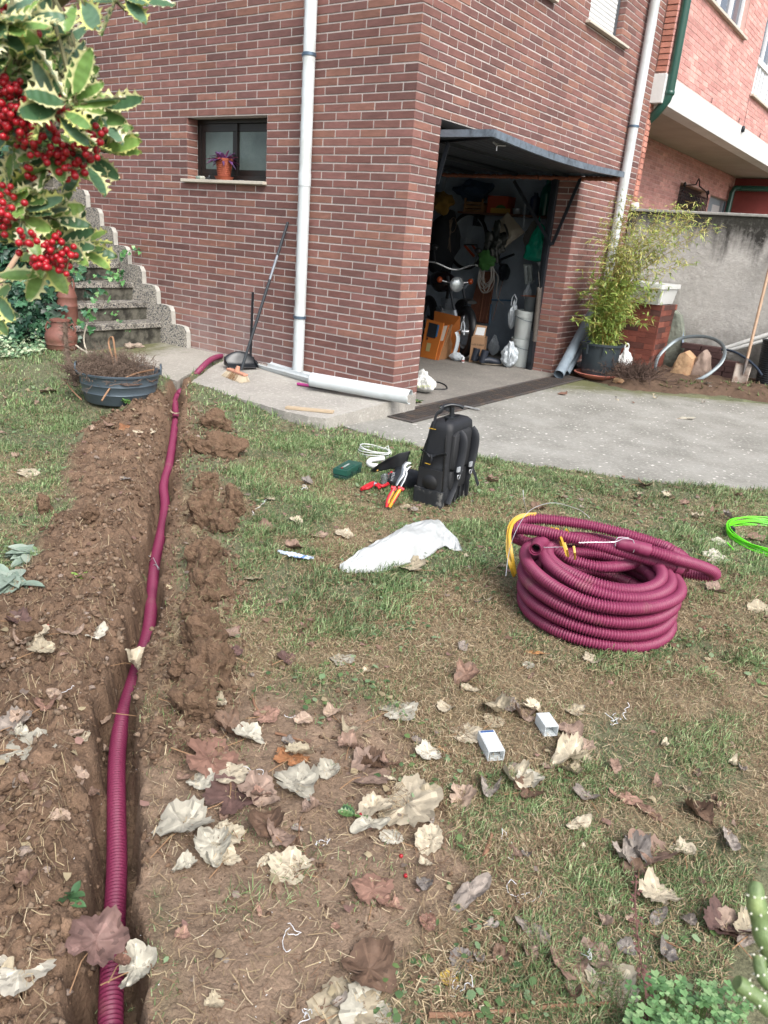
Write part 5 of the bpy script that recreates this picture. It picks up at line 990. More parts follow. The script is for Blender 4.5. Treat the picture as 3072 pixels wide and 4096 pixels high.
a = G((2100+.2411*800)/S_, (1100+.2411*1545)/S_, .07); mb = MB(); openpipe(mb, a, a+Vector((-.02, .6, .0)), .058); mb.build('grey_pipe', mat('dark_pvc', '4a5056', .5), label='dark grey pipe end lying behind the potted bamboo', cat='pipe')
# bamboo pot
pc = G(1297, 818, .05); pc = Vector((.475, 3.30, .02)); pot = thing('planter_pot', 'large dark grey plastic planter on a terracotta saucer', 'planter', tuple(pc)); m_pot = mat('grey_planter', '2f383e', .5, nz=(4, .15))
mb = MB(); mb.lathe([(0, .02), (.175, .02), (.18, .03), (.215, .36), (.235, .36), (.238, .385), (.21, .385), (.205, .34), (0, .34)], pc, 40); mb.build('pot', m_pot, pot)
for a in (-1.9, -1.1): mb = MB(); mb.bb((pc.x+math.cos(a)*.232-.008, pc.y+math.sin(a)*.232-.008, pc.z+.27), (pc.x+math.cos(a)*.232+.008, pc.y+math.sin(a)*.232+.008, pc.z+.37)); mb.build('pot_lug', m_pot, pot, smooth=False)
mb = MB(); mb.lathe([(0, 0), (.19, 0), (.25, .035), (.26, .05), (.245, .055), (.185, .015), (0, .015)], pc, 40); mb.build('saucer', mat('pink_terracotta', 'a9685a', .7, nz=(9, .2)), pot)
mb = MB(); mb.blob(pc+Vector((-.13, -.06, .385)), (.06, .03, .022), 3, .4, 2, 3); mb.build('blue_scrap', mat('violet_plastic', '4a4a9a', .4), label='crumpled violet scrap on the soil of the bamboo planter', cat='scrap')
bam = thing('bamboo', 'tall feathery yellow green bamboo growing in the dark planter', 'bamboo', tuple(pc+Vector((0, 0, .34)))); rr = random.Random(12); canes = MB(); tips = []
tops = [(1490, 440), (1500, 470), (1440, 455), (1385, 450), (1350, 440), (1530, 490), (1460, 500), (1400, 500), (1330, 480), (1300, 520), (1270, 590), (1420, 560), (1480, 560), (1350, 540), (1380, 590), (1310, 600), (1250, 640), (1395, 640), (1340, 640), (1290, 660), (1262, 610), (1430, 620), (1370, 560), (1455, 470), (1320, 560), (1245, 690), (1365, 680), (1400, 690), (1410, 650), (1280, 700), (1330, 700), (1300, 640), (1345, 610), (1350, 670), (1385, 620), (1270, 660)]
LV, LF, LC = [], [], []
pals = [srgb(h) for h in ('aab062', 'bdbe70', '9aab58', '8aa152', '7a934a', 'c6bf7a', 'a59a62')]
def blade(P0, d, L_, wd, droop, col):
    sd_ = d.cross(Vector((0, 0, 1))); sd_ = sd_.normalized() if sd_.length > .01 else Vector((1, 0, 0)); o = len(LV); tw = rr.uniform(-.8, .8); up_ = sd_.cross(d); sd_ = (sd_*math.cos(tw)+up_*math.sin(tw))
    for t_, w_ in ((0, .15), (.3, 1), (.65, .75)): 
        c = P0+d*L_*t_+Vector((0, 0, -droop*t_*t_)); LV.append(c-sd_*wd*w_); LV.append(c+sd_*wd*w_)
    LV.append(P0+d*L_+Vector((0, 0, -droop))); LF.append((o, o+1, o+3, o+2)); LF.append((o+2, o+3, o+5, o+4)); LF.append((o+4, o+5, o+6)); LC.extend([col]*3)
for rep in range(2):
  for (tx, ty) in tops:
    tx += rr.uniform(-22, 30)*rep; ty += rr.uniform(-15, 22)*rep
    yy = pc.y+rr.uniform(-.35, .45)+(.35 if tx > 1400 else 0); tp = PL(tx, ty, 1, yy); a = pc+Vector((rr.uniform(-.11, .11), rr.uniform(-.11, .11), .34)); mid = a.lerp(tp, .5)+Vector((-(tp.x-a.x)*.34, 0, .10)); pts = spline([a, mid, tp], .06); n_ = len(pts)
    canes.tube(pts, [.0045*(1-.75*i/n_) for i in range(n_)], 5)
    for i, p_ in enumerate(pts):
        f_ = i/n_
        dens = 3 if f_ > .2 else 2
        if p_.z > 1.15: dens = 5
        for k in range(dens):
            dirn = Vector((rr.gauss(0, 1), rr.gauss(0, 1), rr.uniform(-.2, .8))).normalized(); tl = rr.uniform(.03, .17)*(1 if p_.z > 1.15 else .6); q_ = p_+dirn*tl
            if k < 3: canes.tube([p_, q_], .0009, 3, cap=False)
            for j in range(3):
                d2 = (dirn*.8+Vector((rr.gauss(0, .6), rr.gauss(0, .6), rr.gauss(-.1, .4)))).normalized(); low = p_.z < 1.1; blade(q_, d2, rr.uniform(.045, .085) if low else rr.uniform(.045, .075), rr.uniform(.005, .009) if low else rr.uniform(.0035, .006), rr.uniform(.005, .03), rr.choice(pals[2:5] if low and rr.random() < .75 else pals))
canes.build('canes', mat('bamboo_cane', '8f7d3c', .5, nz=(10, .2)), bam); mb = MB(); mb.v = [tuple(v) for v in LV]; mb.f = LF; mb.c = LC; mb.build('foliage', mat('bamboo_leaf', attr=True, rough=.5, sub=.3), bam, smooth=False)
# brick pier with the old sink
cr_ = G(*r2_(668, 1695), .04); tp = G(*r2_(735, 1205), .83); X1, Y0p = .82, 4.06
pr_ = thing('brick_pier', 'stacked brick pier standing against the garden wall under the sink', 'brick pier', (X1-.2, Y0p+.2, 0)); rb2 = random.Random(9); pal_p = hexmix(['6d3d33', '784438', '5f3a33', '7d4a3d', '4f342f'])
x0p = X1-.44; y1p = 4.66
mb = MB(); brick_face(mb, (0, Y0p, 0), (1, 0, 0), (0, -1, 0), x0p, X1, .0, .825, x0p, (), pal_p, rb2, rake=.02, gap=.001, rh=.064, jz=.002, per=.21); brick_face(mb, (X1, 0, 0), (0, 1, 0), (1, 0, 0), Y0p, y1p, .0, .825, Y0p+.1, (), pal_p, rb2, rake=.02, gap=.001, rh=.064, jz=.002, per=.21); mb.build('bricks', m_brick2, pr_, smooth=False)
mb = MB(); mb.bb((x0p+.01, Y0p+.012, 0), (X1-.012, y1p, .82)); mb.build('core', m_iron, pr_, smooth=False)
m_sink = mat('white_ceramic', 'c9cccb', .18, nz=(4, .04), spec=.6); sk = thing('stone_sink', 'old white ceramic laundry sink resting on the brick pier', 'sink', (X1-.2, 4.3, .83)); xs0, xs1, ys0, ys1 = .20, .81, 3.99, 4.69; z0, z1 = .828, 1.055
def rrect(x0, x1, y0, y1, r, n=5):
    o = []
    for cx_, cy_, a0 in ((x1-r, y0+r, -math.pi/2), (x1-r, y1-r, 0), (x0+r, y1-r, math.pi/2), (x0+r, y0+r, math.pi)):
        for i in range(n+1): a = a0+math.pi/2*i/n; o.append((cx_+r*math.cos(a), cy_+r*math.sin(a)))
    return o
def loft(mb, rings, close_bottom=True, close_top=False):
    n = len(rings[0]); vs = [p_ for r in rings for p_ in r]; fs = [(j*n+i, j*n+(i+1) % n, (j+1)*n+(i+1) % n, (j+1)*n+i) for j in range(len(rings)-1) for i in range(n)]
    if close_bottom: fs.append(tuple(range(n))[::-1])
    if close_top: fs.append(tuple((len(rings)-1)*n+i for i in range(n)))
    mb.add(vs, fs)
ring = lambda e, z, r=.02: [(x, y, z) for x, y in rrect(xs0+e, xs1-e, ys0+e, ys1-e, r)]
mb = MB(); loft(mb, [ring(.045, z0), ring(.02, z1-.055), ring(0, z1-.05), ring(0, z1), ring(.03, z1), ring(.035, z1-.03), ring(.06, z0+.06), ring(.2, z0+.05)], True, True); mb.build('basin', m_sink, sk, smooth=True, ang=35)
mb = MB(); mb.bb((X1-.035, ys0+.028, z0+.02), (X1-.005, ys0+.005, z1-.07)); mb.build('rib', m_sink, sk, smooth=False, bevel=.006)
# white knotted bag
p = Vector((.62, 3.74, .1)); wb = bag('knotted_bag', 'small white bag with a tied loop on top between the planter and the brick pier', (p.x-.03, p.y+.05, bz(p.x, p.y)), .10, .09, .23, 31, mat('white_sack', 'd0d2d2', .6, nz=(14, .06), bump=(30, .006)), pinch=.55, amp=.12, cat='bag')
c = Vector((p.x-.03, p.y+.05, bz(p.x, p.y)+.22)); mb = MB(); mb.tube([c+CR*.022*math.sin(a)+Vector((0, 0, .03-.04*math.cos(a))) for a in np.linspace(0, 6.28, 14)], .009, 8); mb.build('loop', MATS['white_sack'], wb)
# slabs and rocks
def slabstone(name, lb, pts, y, th, m, seed, cat='stone', lean=.05):
    P_ = [PL(*r2_(u, v), 1, y+lean*0) for u, v in pts]; c = sum(P_, Vector())/len(P_); n = len(P_); mb = MB(); zmin = min(p_.z for p_ in P_); fr_, bk = [], []
    dense = []
    for i in range(n):
        for k in range(4): q_ = P_[i].lerp(P_[(i+1) % n], k/4); dense.append(q_+Vector((mnoise.noise(q_*9+Vector((seed, 0, 0)))*.012, 0, mnoise.noise(q_*9+Vector((0, seed, 0)))*.012)))
    n = len(dense); rings = []
    for f_, dy in ((1, 0), (.93, -th*.45), (.6, -th*.62), (.25, -th*.6)):
        rings.append([c+(q_-c)*f_+Vector((0, dy+(q_.z-zmin)*lean*1.2+mnoise.noise(q_*14*f_)*.014, 0)) for q_ in dense])
    rb_ = [[q_+Vector((0, th, 0)) for q_ in rings[0]]]; loft(mb, rb_+rings, True, True); return mb.build(name, m, label=lb, cat=cat, smooth=True, ang=50)
m_ochre = mat('ochre_rock', 'a08364', .85, nz=(9, .25), nz2=(5, .45, .65), col2='8a6448', bump=(25, .012)); m_taupe = mat('taupe_rock', '86756a', .85, nz=(9, .22), nz2=(5, .45, .65), col2='6b5a50', bump=(25, .01)); m_slate = mat('green_slate', '6d7368', .85, nz=(7, .3), nz2=(3, .4, .65), col2='4d5249', bump=(20, .015))
slabstone('slate_slab', 'tall greenish stone slab leaning on the garden wall beside the brick pier', [(715, 1740), (735, 1560), (770, 1370), (835, 1240), (890, 1290), (915, 1480), (930, 1620), (900, 1750)], 4.58, .06, m_slate, 1, lean=.03)
slabstone('ochre_rock', 'pointed ochre rock standing in front of the stacked dark bricks', [(790, 1840), (800, 1760), (880, 1610), (940, 1590), (1000, 1650), (985, 1740), (950, 1840), (870, 1855)], 4.1, .12, m_ochre, 2)
slabstone('taupe_rock', 'taller pointed taupe rock just right of the ochre one', [(960, 1820), (970, 1750), (1040, 1620), (1090, 1585), (1120, 1640), (1130, 1760), (1100, 1810), (1010, 1830)], 4.18, .12, m_taupe, 3)
mb = MB(); p = G(*r2_(365, 1800), .06); mb.blob(p+Vector((0, 0, .03)), (.07, .06, .055), 3, .3, 1.5, 5); mb.build('stone', m_stone, label='rough brown stone beside the planter saucer', cat='stone')
mb = MB(); p = G(*r2_(365, 1860), .02); mb.blob(p+Vector((0, 0, .02)), (.06, .05, .035), 3, .3, 1.5, 8); mb.build('stone', m_ochre, label='low ochre stone at the edge of the driveway by the saucer', cat='stone')
mb = MB(); p = G(*r2_(750, 1765), .06); mb.blob(p+Vector((0, 0, .01)), (.05, .04, .03), 3, .3, 1.5, 9); mb.build('stone', m_stone, label='pale rounded stone at the foot of the green slate slab', cat='stone')
# stacked dark bricks
m_dbr = mat('dark_paver', '402a28', .7, nz=(10, .25), bump=(50, .003)); rowsb = [('top', [(905, 1500, 2)]), ('second', [(915, 1560, 2)]), ('third', [(930, 1610, 3)]), ('fourth', [(940, 1665, 4)]), ('fifth', [(950, 1720, 4)]), ('bottom', [(960, 1775, 4)])]
yb_ = 4.42; o0 = PL(*r2_(905, 1500), 1, yb_); BH = .066
for i, (nm, rw) in enumerate(rowsb):
    n = [2, 2, 3, 3, 3, 3][i]; z = .02+BH*(5-i)
    for k in range(n):
        x = o0.x+.01+k*.218+(.03 if i % 2 else 0)+(.06 if i > 2 else 0)+rr.uniform(-.012, .012); mb = MB(TR((x+.11, yb_+.06, z+BH/2), 0, 0, rr.uniform(-.05, .05))); mb.box((0, 0, 0), (.216, .115, BH-.003)); mb.build('dark_brick', m_dbr, label=f'dark brick in the {nm} course of the stack by the wall, {["left end","middle","right end"][k if n == 3 else 2*k]}', cat='brick', group='stacked dark bricks', smooth=False, bevel=.004)
# metal hoop, black hose, white pipes, shovel, bin, blue bar
hc_ = [r2_(680, 1700), r2_(700, 1640), r2_(760, 1570), r2_(870, 1490), r2_(1000, 1465), r2_(1130, 1475), r2_(1225, 1520), r2_(1262, 1590), r2_(1235, 1680), r2_(1150, 1765), r2_(1050, 1825), r2_(950, 1850), r2_(820, 1852), r2_(730, 1800), r2_(680, 1750)]
pts = []
for i, q_ in enumerate(hc_): f_ = min(1, max(0, (1852-((q_[1]*S_-650)/.4748))/380)); pts.append(PL(*q_, 1, 3.86+.50*f_))
pts = [Vector((p_.x, p_.y, max(p_.z, .05))) for p_ in pts]; pts = spline(pts+[pts[0]], .03); mb = MB(); mb.tube(pts, .019, 8, flat=.25, up=(0, 1, 0), closed=False); mb.build('metal_hoop', mat('grey_hoop', '6d767a', .45, nz=(9, .3), metal=.5), label='large flat grey metal hoop leaning over the rocks and dark bricks', cat='hoop')
mb = MB(); mb.tube(spline([PL(*r2_(1235, 1575), 1, 4.35), PL(*r2_(1330, 1590), 1, 4.3), PL(*r2_(1440, 1650), 1, 4.25), PL(*r2_(1530, 1730), 1, 4.2), PL(*r2_(1575, 1795), 1, 4.15)], .03), .014, 10); mb.build('black_hose', mat('blue_black_hose', '1f2a38', .35), label='short blue black hose arching behind the shovel', cat='hose')
for lb, v0, v1 in (('upper white plastic pipe leaning behind the shovel', 1565, 1445), ('lower white plastic pipe leaning behind the shovel', 1590, 1490)):
    a = PL(*r2_(1265, v0), 1, 4.5); b_ = PL(*r2_(1640, v1), 1, 4.62); mb = MB(); mb.tube([a, b_, b_+(b_-a)*.8], .026, 16); mb.build('white_pipe', mat('dull_white_pvc', 'a9aaa7', .5, nz=(5, .1)), label=lb, cat='pipe', group='white pipes behind the shovel')
sh_ = thing('shovel', 'square bladed shovel with a wooden handle leaning on the garden wall', 'shovel', tuple(G(*r2_(1380, 1850), .05))); a = PL(*r2_(1440, 1700), 1, 4.22); tpS = PL(*r2_(1659, 800), 1, 4.66); dS = (tpS-a).normalized(); mb = MB(); mb.tube([a, a+dS*1.45], .017, 12); mb.build('handle', mat('ash_handle', '9a8069', .6, nz=(8, .15)), sh_)
c = [PL(*r2_(u, v), 1, y) for u, v, y in ((1315, 1860, 4.10), (1445, 1870, 4.10), (1495, 1700, 4.24), (1355, 1690, 4.24))]; mb = MB(); mb.sheet(lambda u, v: (c[0]*(1-u)*(1-v)+c[1]*u*(1-v)+c[2]*u*v+c[3]*(1-u)*v)+Vector((0, .02*math.sin(math.pi*u), 0)), 10, 10); mb.build('blade', mat('cement_caked_steel', '9c9288', .7, nz=(12, .3), nz2=(6, .5, .65), col2='5e4a3e', metal=.2), sh_, solid=.003)
mb = MB(); mb.tube([PL(*r2_(1415, 1790), 1, 4.15), PL(*r2_(1435, 1710), 1, 4.2), a+dS*.06], [.008, .02, .022], 10); mb.build('socket', m_iron, sh_)
bn = G(*r2_(1600, 1860), .05); bn = Vector((2.04, 4.45, .03)); mb = MB(); prf = [(0, 0), (.12, 0)]
for i in range(22): z = .01+i*.0235; r = .125+.03*i/22; prf += [(r, z), (r+.006, z+.006), (r+.006, z+.014), (r, z+.02)]
mb.lathe(prf+[(.165, .53), (.165, .545), (.145, .54), (.10, .1), (0, .1)], bn, 32); mb.build('ribbed_bin', mat('black_bin', '1b2024', .45), label='ribbed black plastic tub at the right end of the garden wall', cat='tub')
a, b_ = PL(*r2_(908, 1560), 1, 4.52), PL(*r2_(905, 1335), 1, 4.66); mb = MB(); mb.beam(a, b_, .022, .02); mb.build('metal_bar', mat('blue_grey_bar', '46586c', .5), label='thin blue grey metal bar standing behind the dark brick stack', cat='bar', smooth=False)
# dead shrub, weeds, litter along the bed
def twigs(mb, c, n, h, spread, r0, rnd, gen=2, up=.6):
    for i in range(n):
        p_ = Vector(c)+Vector((rnd.gauss(0, spread*.35), rnd.gauss(0, spread*.35), 0)); d = Vector((rnd.gauss(0, 1), rnd.gauss(0, 1), abs(rnd.gauss(up, .5)))).normalized(); pts = [p_.copy()]; L_ = h*rnd.uniform(.4, 1)
        for k in range(5): d = (d+Vector((rnd.gauss(0, .28), rnd.gauss(0, .28), rnd.gauss(.02, .2)))).normalized(); p_ = p_+d*L_/5; pts.append(p_.copy())
        mb.tube(pts, [r0*(1-.15*k) for k in range(6)], 4, cap=False)
        for k in range(2, 6):
            for j in range(gen): q_ = pts[k]; d2 = (d+Vector((rnd.gauss(0, .9), rnd.gauss(0, .9), rnd.gauss(0, .6)))).normalized(); mb.tube([q_, q_+d2*L_*.12, q_+d2*L_*.2+Vector((rnd.gauss(0, .01), rnd.gauss(0, .01), 0))], [r0*.5, r0*.4, r0*.25], 3, cap=False)
m_twig = mat('dry_twig', '4a3a32', .9, nz=(20, .3)); p = G(*r2_(480, 1790), .1); mb = MB(); twigs(mb, (p.x, p.y, bz(p.x, p.y)), 260, .24, .42, .0042, random.Random(3), 3, .5); mb.build('dead_shrub', m_twig, label='low dark tangle of dead twigs in the bed between planter and rocks', cat='shrub')
p = G(*r2_(200, 1800), .02); mb = MB(); twigs(mb, (p.x+.05, p.y-.12, .0), 12, .34, .15, .0024, random.Random(13), 2, .9); mb.build('dry_weed', mat('straw_stem', '7a6650', .9), label='thin dry weed standing in front of the dark planter', cat='weed')
# small green weeds and rubble along the foot of the bed
WV = random.Random(61); mb = MB()
for _ in range(260):
    px, py = WV.uniform(1335, 1655), WV.uniform(832, 868); p_ = G(px, py, .05); z = bz(p_.x, p_.y); z = z if z > .035 else -.1; c = Vector((p_.x, p_.y, z)); col = WV.choice([srgb('4d6a3a'), srgb('5f7a45'), srgb('6d6a48'), srgb('7a6a50')])
    for k in range(5): d = Vector((WV.gauss(0, 1), WV.gauss(0, 1), WV.uniform(.1, 1))).normalized(); s = d.cross(Vector((0, 0, 1))).normalized()*.006; L_ = WV.uniform(.02, .06); mb.add([c-s, c+s, c+d*L_], [(0, 1, 2)], col)
mb.build('bed_weeds', mat('bed_weed', attr=True, rough=.7, sub=.2), label='straggly low weeds along the soil bed edge', cat='weeds', kind='stuff', smooth=False)
# ================================================================== THINGS ON THE LAWN
m_red = mat('maroon_conduit', '742748', .55, nz=(3, .10), nz2=(7, .60, .8), col2='765050', spec=.5)
def conduit(mb, pts, r, pitch=.0102, n=20, depth=.28, open_end=False):
    """corrugated tube: real ribs along the path"""
    pts = [Vector(p) for p in pts]; cum = [0]
    for i in range(1, len(pts)): cum.append(cum[-1]+(pts[i]-pts[i-1]).length)
    L_ = cum[-1]; N_ = int(L_/pitch); s = []; rad = []
    for k in range(N_):
        s += [k*pitch, k*pitch+pitch*.34, k*pitch+pitch*.62, k*pitch+pitch*.86]; rad += [r*(1-depth), r, r, r*(1-depth)]
    xs_ = np.interp(s, cum, [p[0] for p in pts]); ys_ = np.interp(s, cum, [p[1] for p in pts]); zs_ = np.interp(s, cum, [p[2] for p in pts])
    mb.tube([Vector(q_) for q_ in zip(xs_, ys_, zs_)], rad, n, cap=not open_end)
# hose in the trench
hp2 = spline(HOSE, .02)
hp2 = [Vector((p.x, p.y, max(p.z, hz(p.x, p.y)+.026))) for p in hp2]
for _ in range(14): hp2 = [hp2[0]]+[Vector(((hp2[i-1].x+2*hp2[i].x+hp2[i+1].x)/4, (hp2[i-1].y+2*hp2[i].y+hp2[i+1].y)/4, (hp2[i-1].z+hp2[i].z+hp2[i+1].z)/3)) for i in range(1, len(hp2)-1)]+[hp2[-1]]
tail = [G(389, 848, .03), G(396, 838, -.02), G(410, 822, .05), G(425, 806, .11), G(438, 792, .145), G(452, 779, .16), G(466, 772, .16), G(478, 770, .13), G(486, 768, .06), G(490, 764, -.02)]
mb = MB(); conduit(mb, hp2[:-1]+spline(tail, .02), .0245); mb.build('trench_conduit', m_red, ang=None, label='maroon corrugated conduit laid along the dug trench up to the house wall', cat='conduit')
# wire twisted round it
p = GR(340, 1208); mb = MB(); c = min(hp2, key=lambda q_: (q_-Vector((G(340, 1208, -.05)))).length); mb.tube([c+Vector((.028*math.cos(a), .01*math.sin(a*.5)+.006*a/3, .028*math.sin(a))) for a in np.linspace(0, 12, 40)]+[c+Vector((-.03, .02, .05)), c+Vector((-.07, .03, .02))], .0016, 5); m_wire = mat('galv_wire', 'b9bcc0', .3, metal=.6); mb.build('tie_wire', m_wire, label='pale wire twisted round the conduit in the trench', cat='wire')
# the coil
fr_ = G(1266, 1386, .02); away = Vector((fr_.x-CAM.x, fr_.y-CAM.y, 0)).normalized(); CC = fr_+away*.285; CC.z = hz(CC.x, CC.y)+.0
coil = thing('conduit_coil', 'big coil of maroon corrugated conduit on the grass', 'conduit coil', tuple(CC)); K = lambda u, v, z: G(*k6_(u, v), z)
def turn(R_, z, ph=0, tx=0, ty=0, dx=0, dy=0, e=0, n=72, frac=1):
    o = []; aw = away; sdv = Vector((aw.y, -aw.x, 0))
    for i in range(int(n*frac)+1):
        a = ph+2*math.pi*i/n; u, v = math.cos(a)*(R_+e*math.cos(2*a)), math.sin(a)*(R_-e*math.cos(2*a)); o.append(Vector((CC.x, CC.y, CC.z))+sdv*(u+dx)+aw*(v+dy)+Vector((0, 0, z+tx*u+ty*v+.004*math.sin(3*a+ph))))
    return o
specs = [(.280, .025, .02, -.02, .01, .010, .005), (.284, .078, 1.3, -.02, .02, .002, .0), (.286, .135, 2.2, -.035, .03, .0, .004), (.289, .193, 3.1, -.055, .03, .004, .006), (.235, .03, 1, 0, 0, 0, 0), (.236, .085, 2, 0, 0, .0, 0), (.238, .14, 2.5, -.02, 0, 0, 0), (.240, .212, 2.5, -.07, .03, .02, .0), (.20, .17, .5, 0, .03, .01, 0), (.21, .225, .9, -.05, .03, .01, .004), (.19, .10, .9, 0, .0, .01, .004)]
mb = MB()
for (R_, z, ph, tx, ty, dx, e) in specs: conduit(mb, turn(R_, z, ph, tx, ty, dx, 0, e), .0228, n=16)
mb.build('coil_turns', m_red, coil, ang=None)
loopA = spline([K(330, 430, .19), K(220, 395, .19), K(165, 350, .22), K(160, 300, .26), K(215, 266, .28), K(330, 262, .29), K(560, 290, .29), K(800, 345, .28), K(1000, 405, .26), K(1110, 455, .25), K(1180, 520, .2), K(1130, 570, .17)], .02)
loopB = spline([K(420, 420, .17), K(260, 405, .185), K(170, 375, .205), K(140, 340, .24), K(190, 316, .27), K(400, 350, .285), K(600, 400, .28), K(760, 445, .265), K(950, 500, .24), K(1128, 548, .21)], .02)
loopC = spline([K(775, 398, .30), K(900, 430, .295), K(1100, 490, .27), K(1250, 535, .22), K(1330, 568, .185), K(1345, 590, .16), K(1300, 598, .145), K(1200, 585, .14), K(1080, 560, .14), K(950, 500, .14)], .02)
loopD = spline([K(283, 437, .275), K(300, 412, .265), K(345, 400, .24), K(420, 455, .22), K(520, 510, .205), K(680, 545, .2), K(850, 525, .2), K(920, 470, .2)], .02)
for nm, lp, op in (('upper_loop', loopA, 0), ('upper_loop', loopB, 0), ('upper_loop', loopC, 1), ('inner_end', loopD, 1)):
    mb = MB(); conduit(mb, lp, .0232, n=20, open_end=op); o_ = mb.build(nm, m_red, coil, ang=None)
    if op:
        d = (lp[1]-lp[0]).normalized(); mb = MB(); openpipe(mb, lp[0]-d*.006, lp[0]+d*.08, .0235); mb.build('end_sleeve', m_red, o_); mb = MB(); x, y = perp(d); mb.add([lp[0]+d*.05+(x*math.cos(2*math.pi*i/16)+y*math.sin(2*math.pi*i/16))*.0205 for i in range(16)], [tuple(range(16))]); mb.build('hollow', mat('hollow_dark', '1a0d12', .9), o_, smooth=False)
mb = MB(); openpipe(mb, loopB[-1]-(loopB[-1]-loopB[-4]).normalized()*.02, loopB[-1]+(loopB[-1]-loopB[-4]).normalized()*.012, .0275); mb.build('coupling', m_red, coil); mb = MB(); openpipe(mb, loopC[0], loopC[5], .0262); mb.build('coupling', m_red, coil)
mb = MB(); m_yel = mat('yellow_strap', 'b08c28', .45, nz=(12, .1))
mb.tube(spline([K(290, 232, .31), K(200, 240, .30), K(140, 285, .28), K(122, 360, .25), K(120, 450, .2), K(135, 530, .16), K(160, 600, .10)], .02), .0075, 8, flat=.12, up=tuple(CF))
mb.tube(spline([K(240, 232, .31), K(165, 270, .29), K(132, 350, .26), K(145, 470, .20), K(165, 585, .12)], .02), .006, 8, flat=.15, up=tuple(CF))
for u in ((375, 310, 405, 330), (415, 315, 470, 480), (405, 312, 440, 430), (462, 320, 485, 350), (455, 400, 478, 485), (510, 420, 518, 500)): mb.tube([K(u[0], u[1], .30), K((u[0]+u[2])/2+3, (u[1]+u[3])/2, .28), K(u[2], u[3], .23)], .0045, 6, flat=.2, up=tuple(CF))
mb.build('yellow_strap', m_yel, coil)
mb = MB(); mb.tube(spline([K(108, 598, .18), K(125, 470, .24), K(160, 350, .32), K(230, 230, .38), K(310, 180, .40), K(400, 165, .40), K(500, 190, .37), K(560, 215, .34), K(605, 255, .31)], .02), .0013, 5); mb.tube(spline([K(210, 90, .42), K(216, 150, .38), K(235, 225, .31)], .02), .0013, 5); mb.tube(spline([K(540, 400, .31), K(640, 398, .315), K(755, 395, .325), K(800, 378, .33), K(860, 385, .325), K(870, 430, .30), K(862, 458, .28)], .01), .0015, 5); mb.tube(spline([K(755, 420, .3), K(770, 372, .33), K(835, 372, .33)], .01), .0015, 5); mb.tube([K(285, 415, .28), K(340, 428, .26), K(460, 425, .25)], .0013, 5); mb.build('pull_wire', m_wire, coil)
# neon fish tape at the right edge
m_neon = mat('neon_green', '5fd010', .35, spec=.5); c0 = G(1688, 1166, .02); rl_ = (G(1572, 1150, .02)-c0).length; ft = thing('fish_tape', 'neon green fibreglass fish tape coiled on the grass at the right edge', 'cable coil', tuple(c0)); mb = MB(); rr = random.Random(6); zc = hz(c0.x, c0.y)
for i in range(11): ox, oy = rr.uniform(-.006, .006), rr.uniform(-.006, .006); R_ = rl_+rr.uniform(-.012, .004); mb.tube([(c0.x+ox+math.cos(a)*R_, c0.y+oy+math.sin(a)*R_, zc+.012+.003*i+.01*math.sin(a*2+i)) for a in np.linspace(0, 6.283, 64, endpoint=False)], .0028, 6, closed=True)
e_ = G(*k6_(1440, 430), .02); mb.tube([G(*k6_(1418, 400), .03), G(*k6_(1455, 442), .01)], .003, 6); mb.build('tape', m_neon, ft)
p = G(*k6_(1446, 322), .03); mb = MB(); d = Vector((-(p.y-c0.y), p.x-c0.x, 0)).normalized(); mb.tube([p-d*.016, p+d*.016], .016, 10); mb.build('tape_wrap', m_blkpl, ft)
# plastic carrier sheet on the lawn
low = [(140, 1700), (160, 1725), (250, 1745), (400, 1748), (500, 1738), (680, 1695), (840, 1652), (980, 1590), (1130, 1512), (1200, 1525), (1240, 1540), (1300, 1545)]
upp = [(140, 1695), (200, 1650), (320, 1560), (420, 1490), (560, 1420), (700, 1335), (830, 1275), (960, 1246), (1080, 1258), (1150, 1330), (1250, 1425), (1300, 1535)]
def lerpl(L_, t): t = t*(len(L_)-1); i = min(int(t), len(L_)-2); f_ = t-i; return (L_[i][0]*(1-f_)+L_[i+1][0]*f_, L_[i][1]*(1-f_)+L_[i+1][1]*f_)
def bagf(u, v):
    lo, up_ = lerpl(low, u), lerpl(upp, u); hr = .02+.085*math.sin(math.pi*min(u*1.05, 1))**1.2; a = G(*b5_(*lo), .012); a.z = hz(a.x, a.y)+.010; b_ = G(*b5_(*up_), hr); 
    if v <= .6:
        t = v/.6; q_ = a.lerp(b_, t); bulge = .035*math.sin(math.pi*t)*math.sin(math.pi*u)
    else:
        t = (v-.6)/.4; e = b_+away*.10*math.sin(math.pi*u); e.z = .005; q_ = b_.lerp(e, t); bulge = 0
    n1 = mnoise.noise(Vector((u*9+v*3, v*3-u*2, 1))); n2 = abs(mnoise.noise(Vector((u*16-v*5, v*6+u*7, 4)))); n3 = mnoise.noise(Vector((u*40, v*30, 9)))
    return q_+Vector((0, 0, max(-.004, bulge+n1*.018-n2*.013+n3*.002) if v < .62 else 0))
m_film = mat('milky_film', 'c3c7c7', .3, nz=(30, .07), bump=(9, .012), sub=.35, spec=.5)
pb = MB(); pb.sheet(bagf, 110, 46); pbo = pb.build('plastic_bag', m_film, label='large crumpled milky white plastic bag lying flat on the lawn', cat='plastic bag', solid=.001)
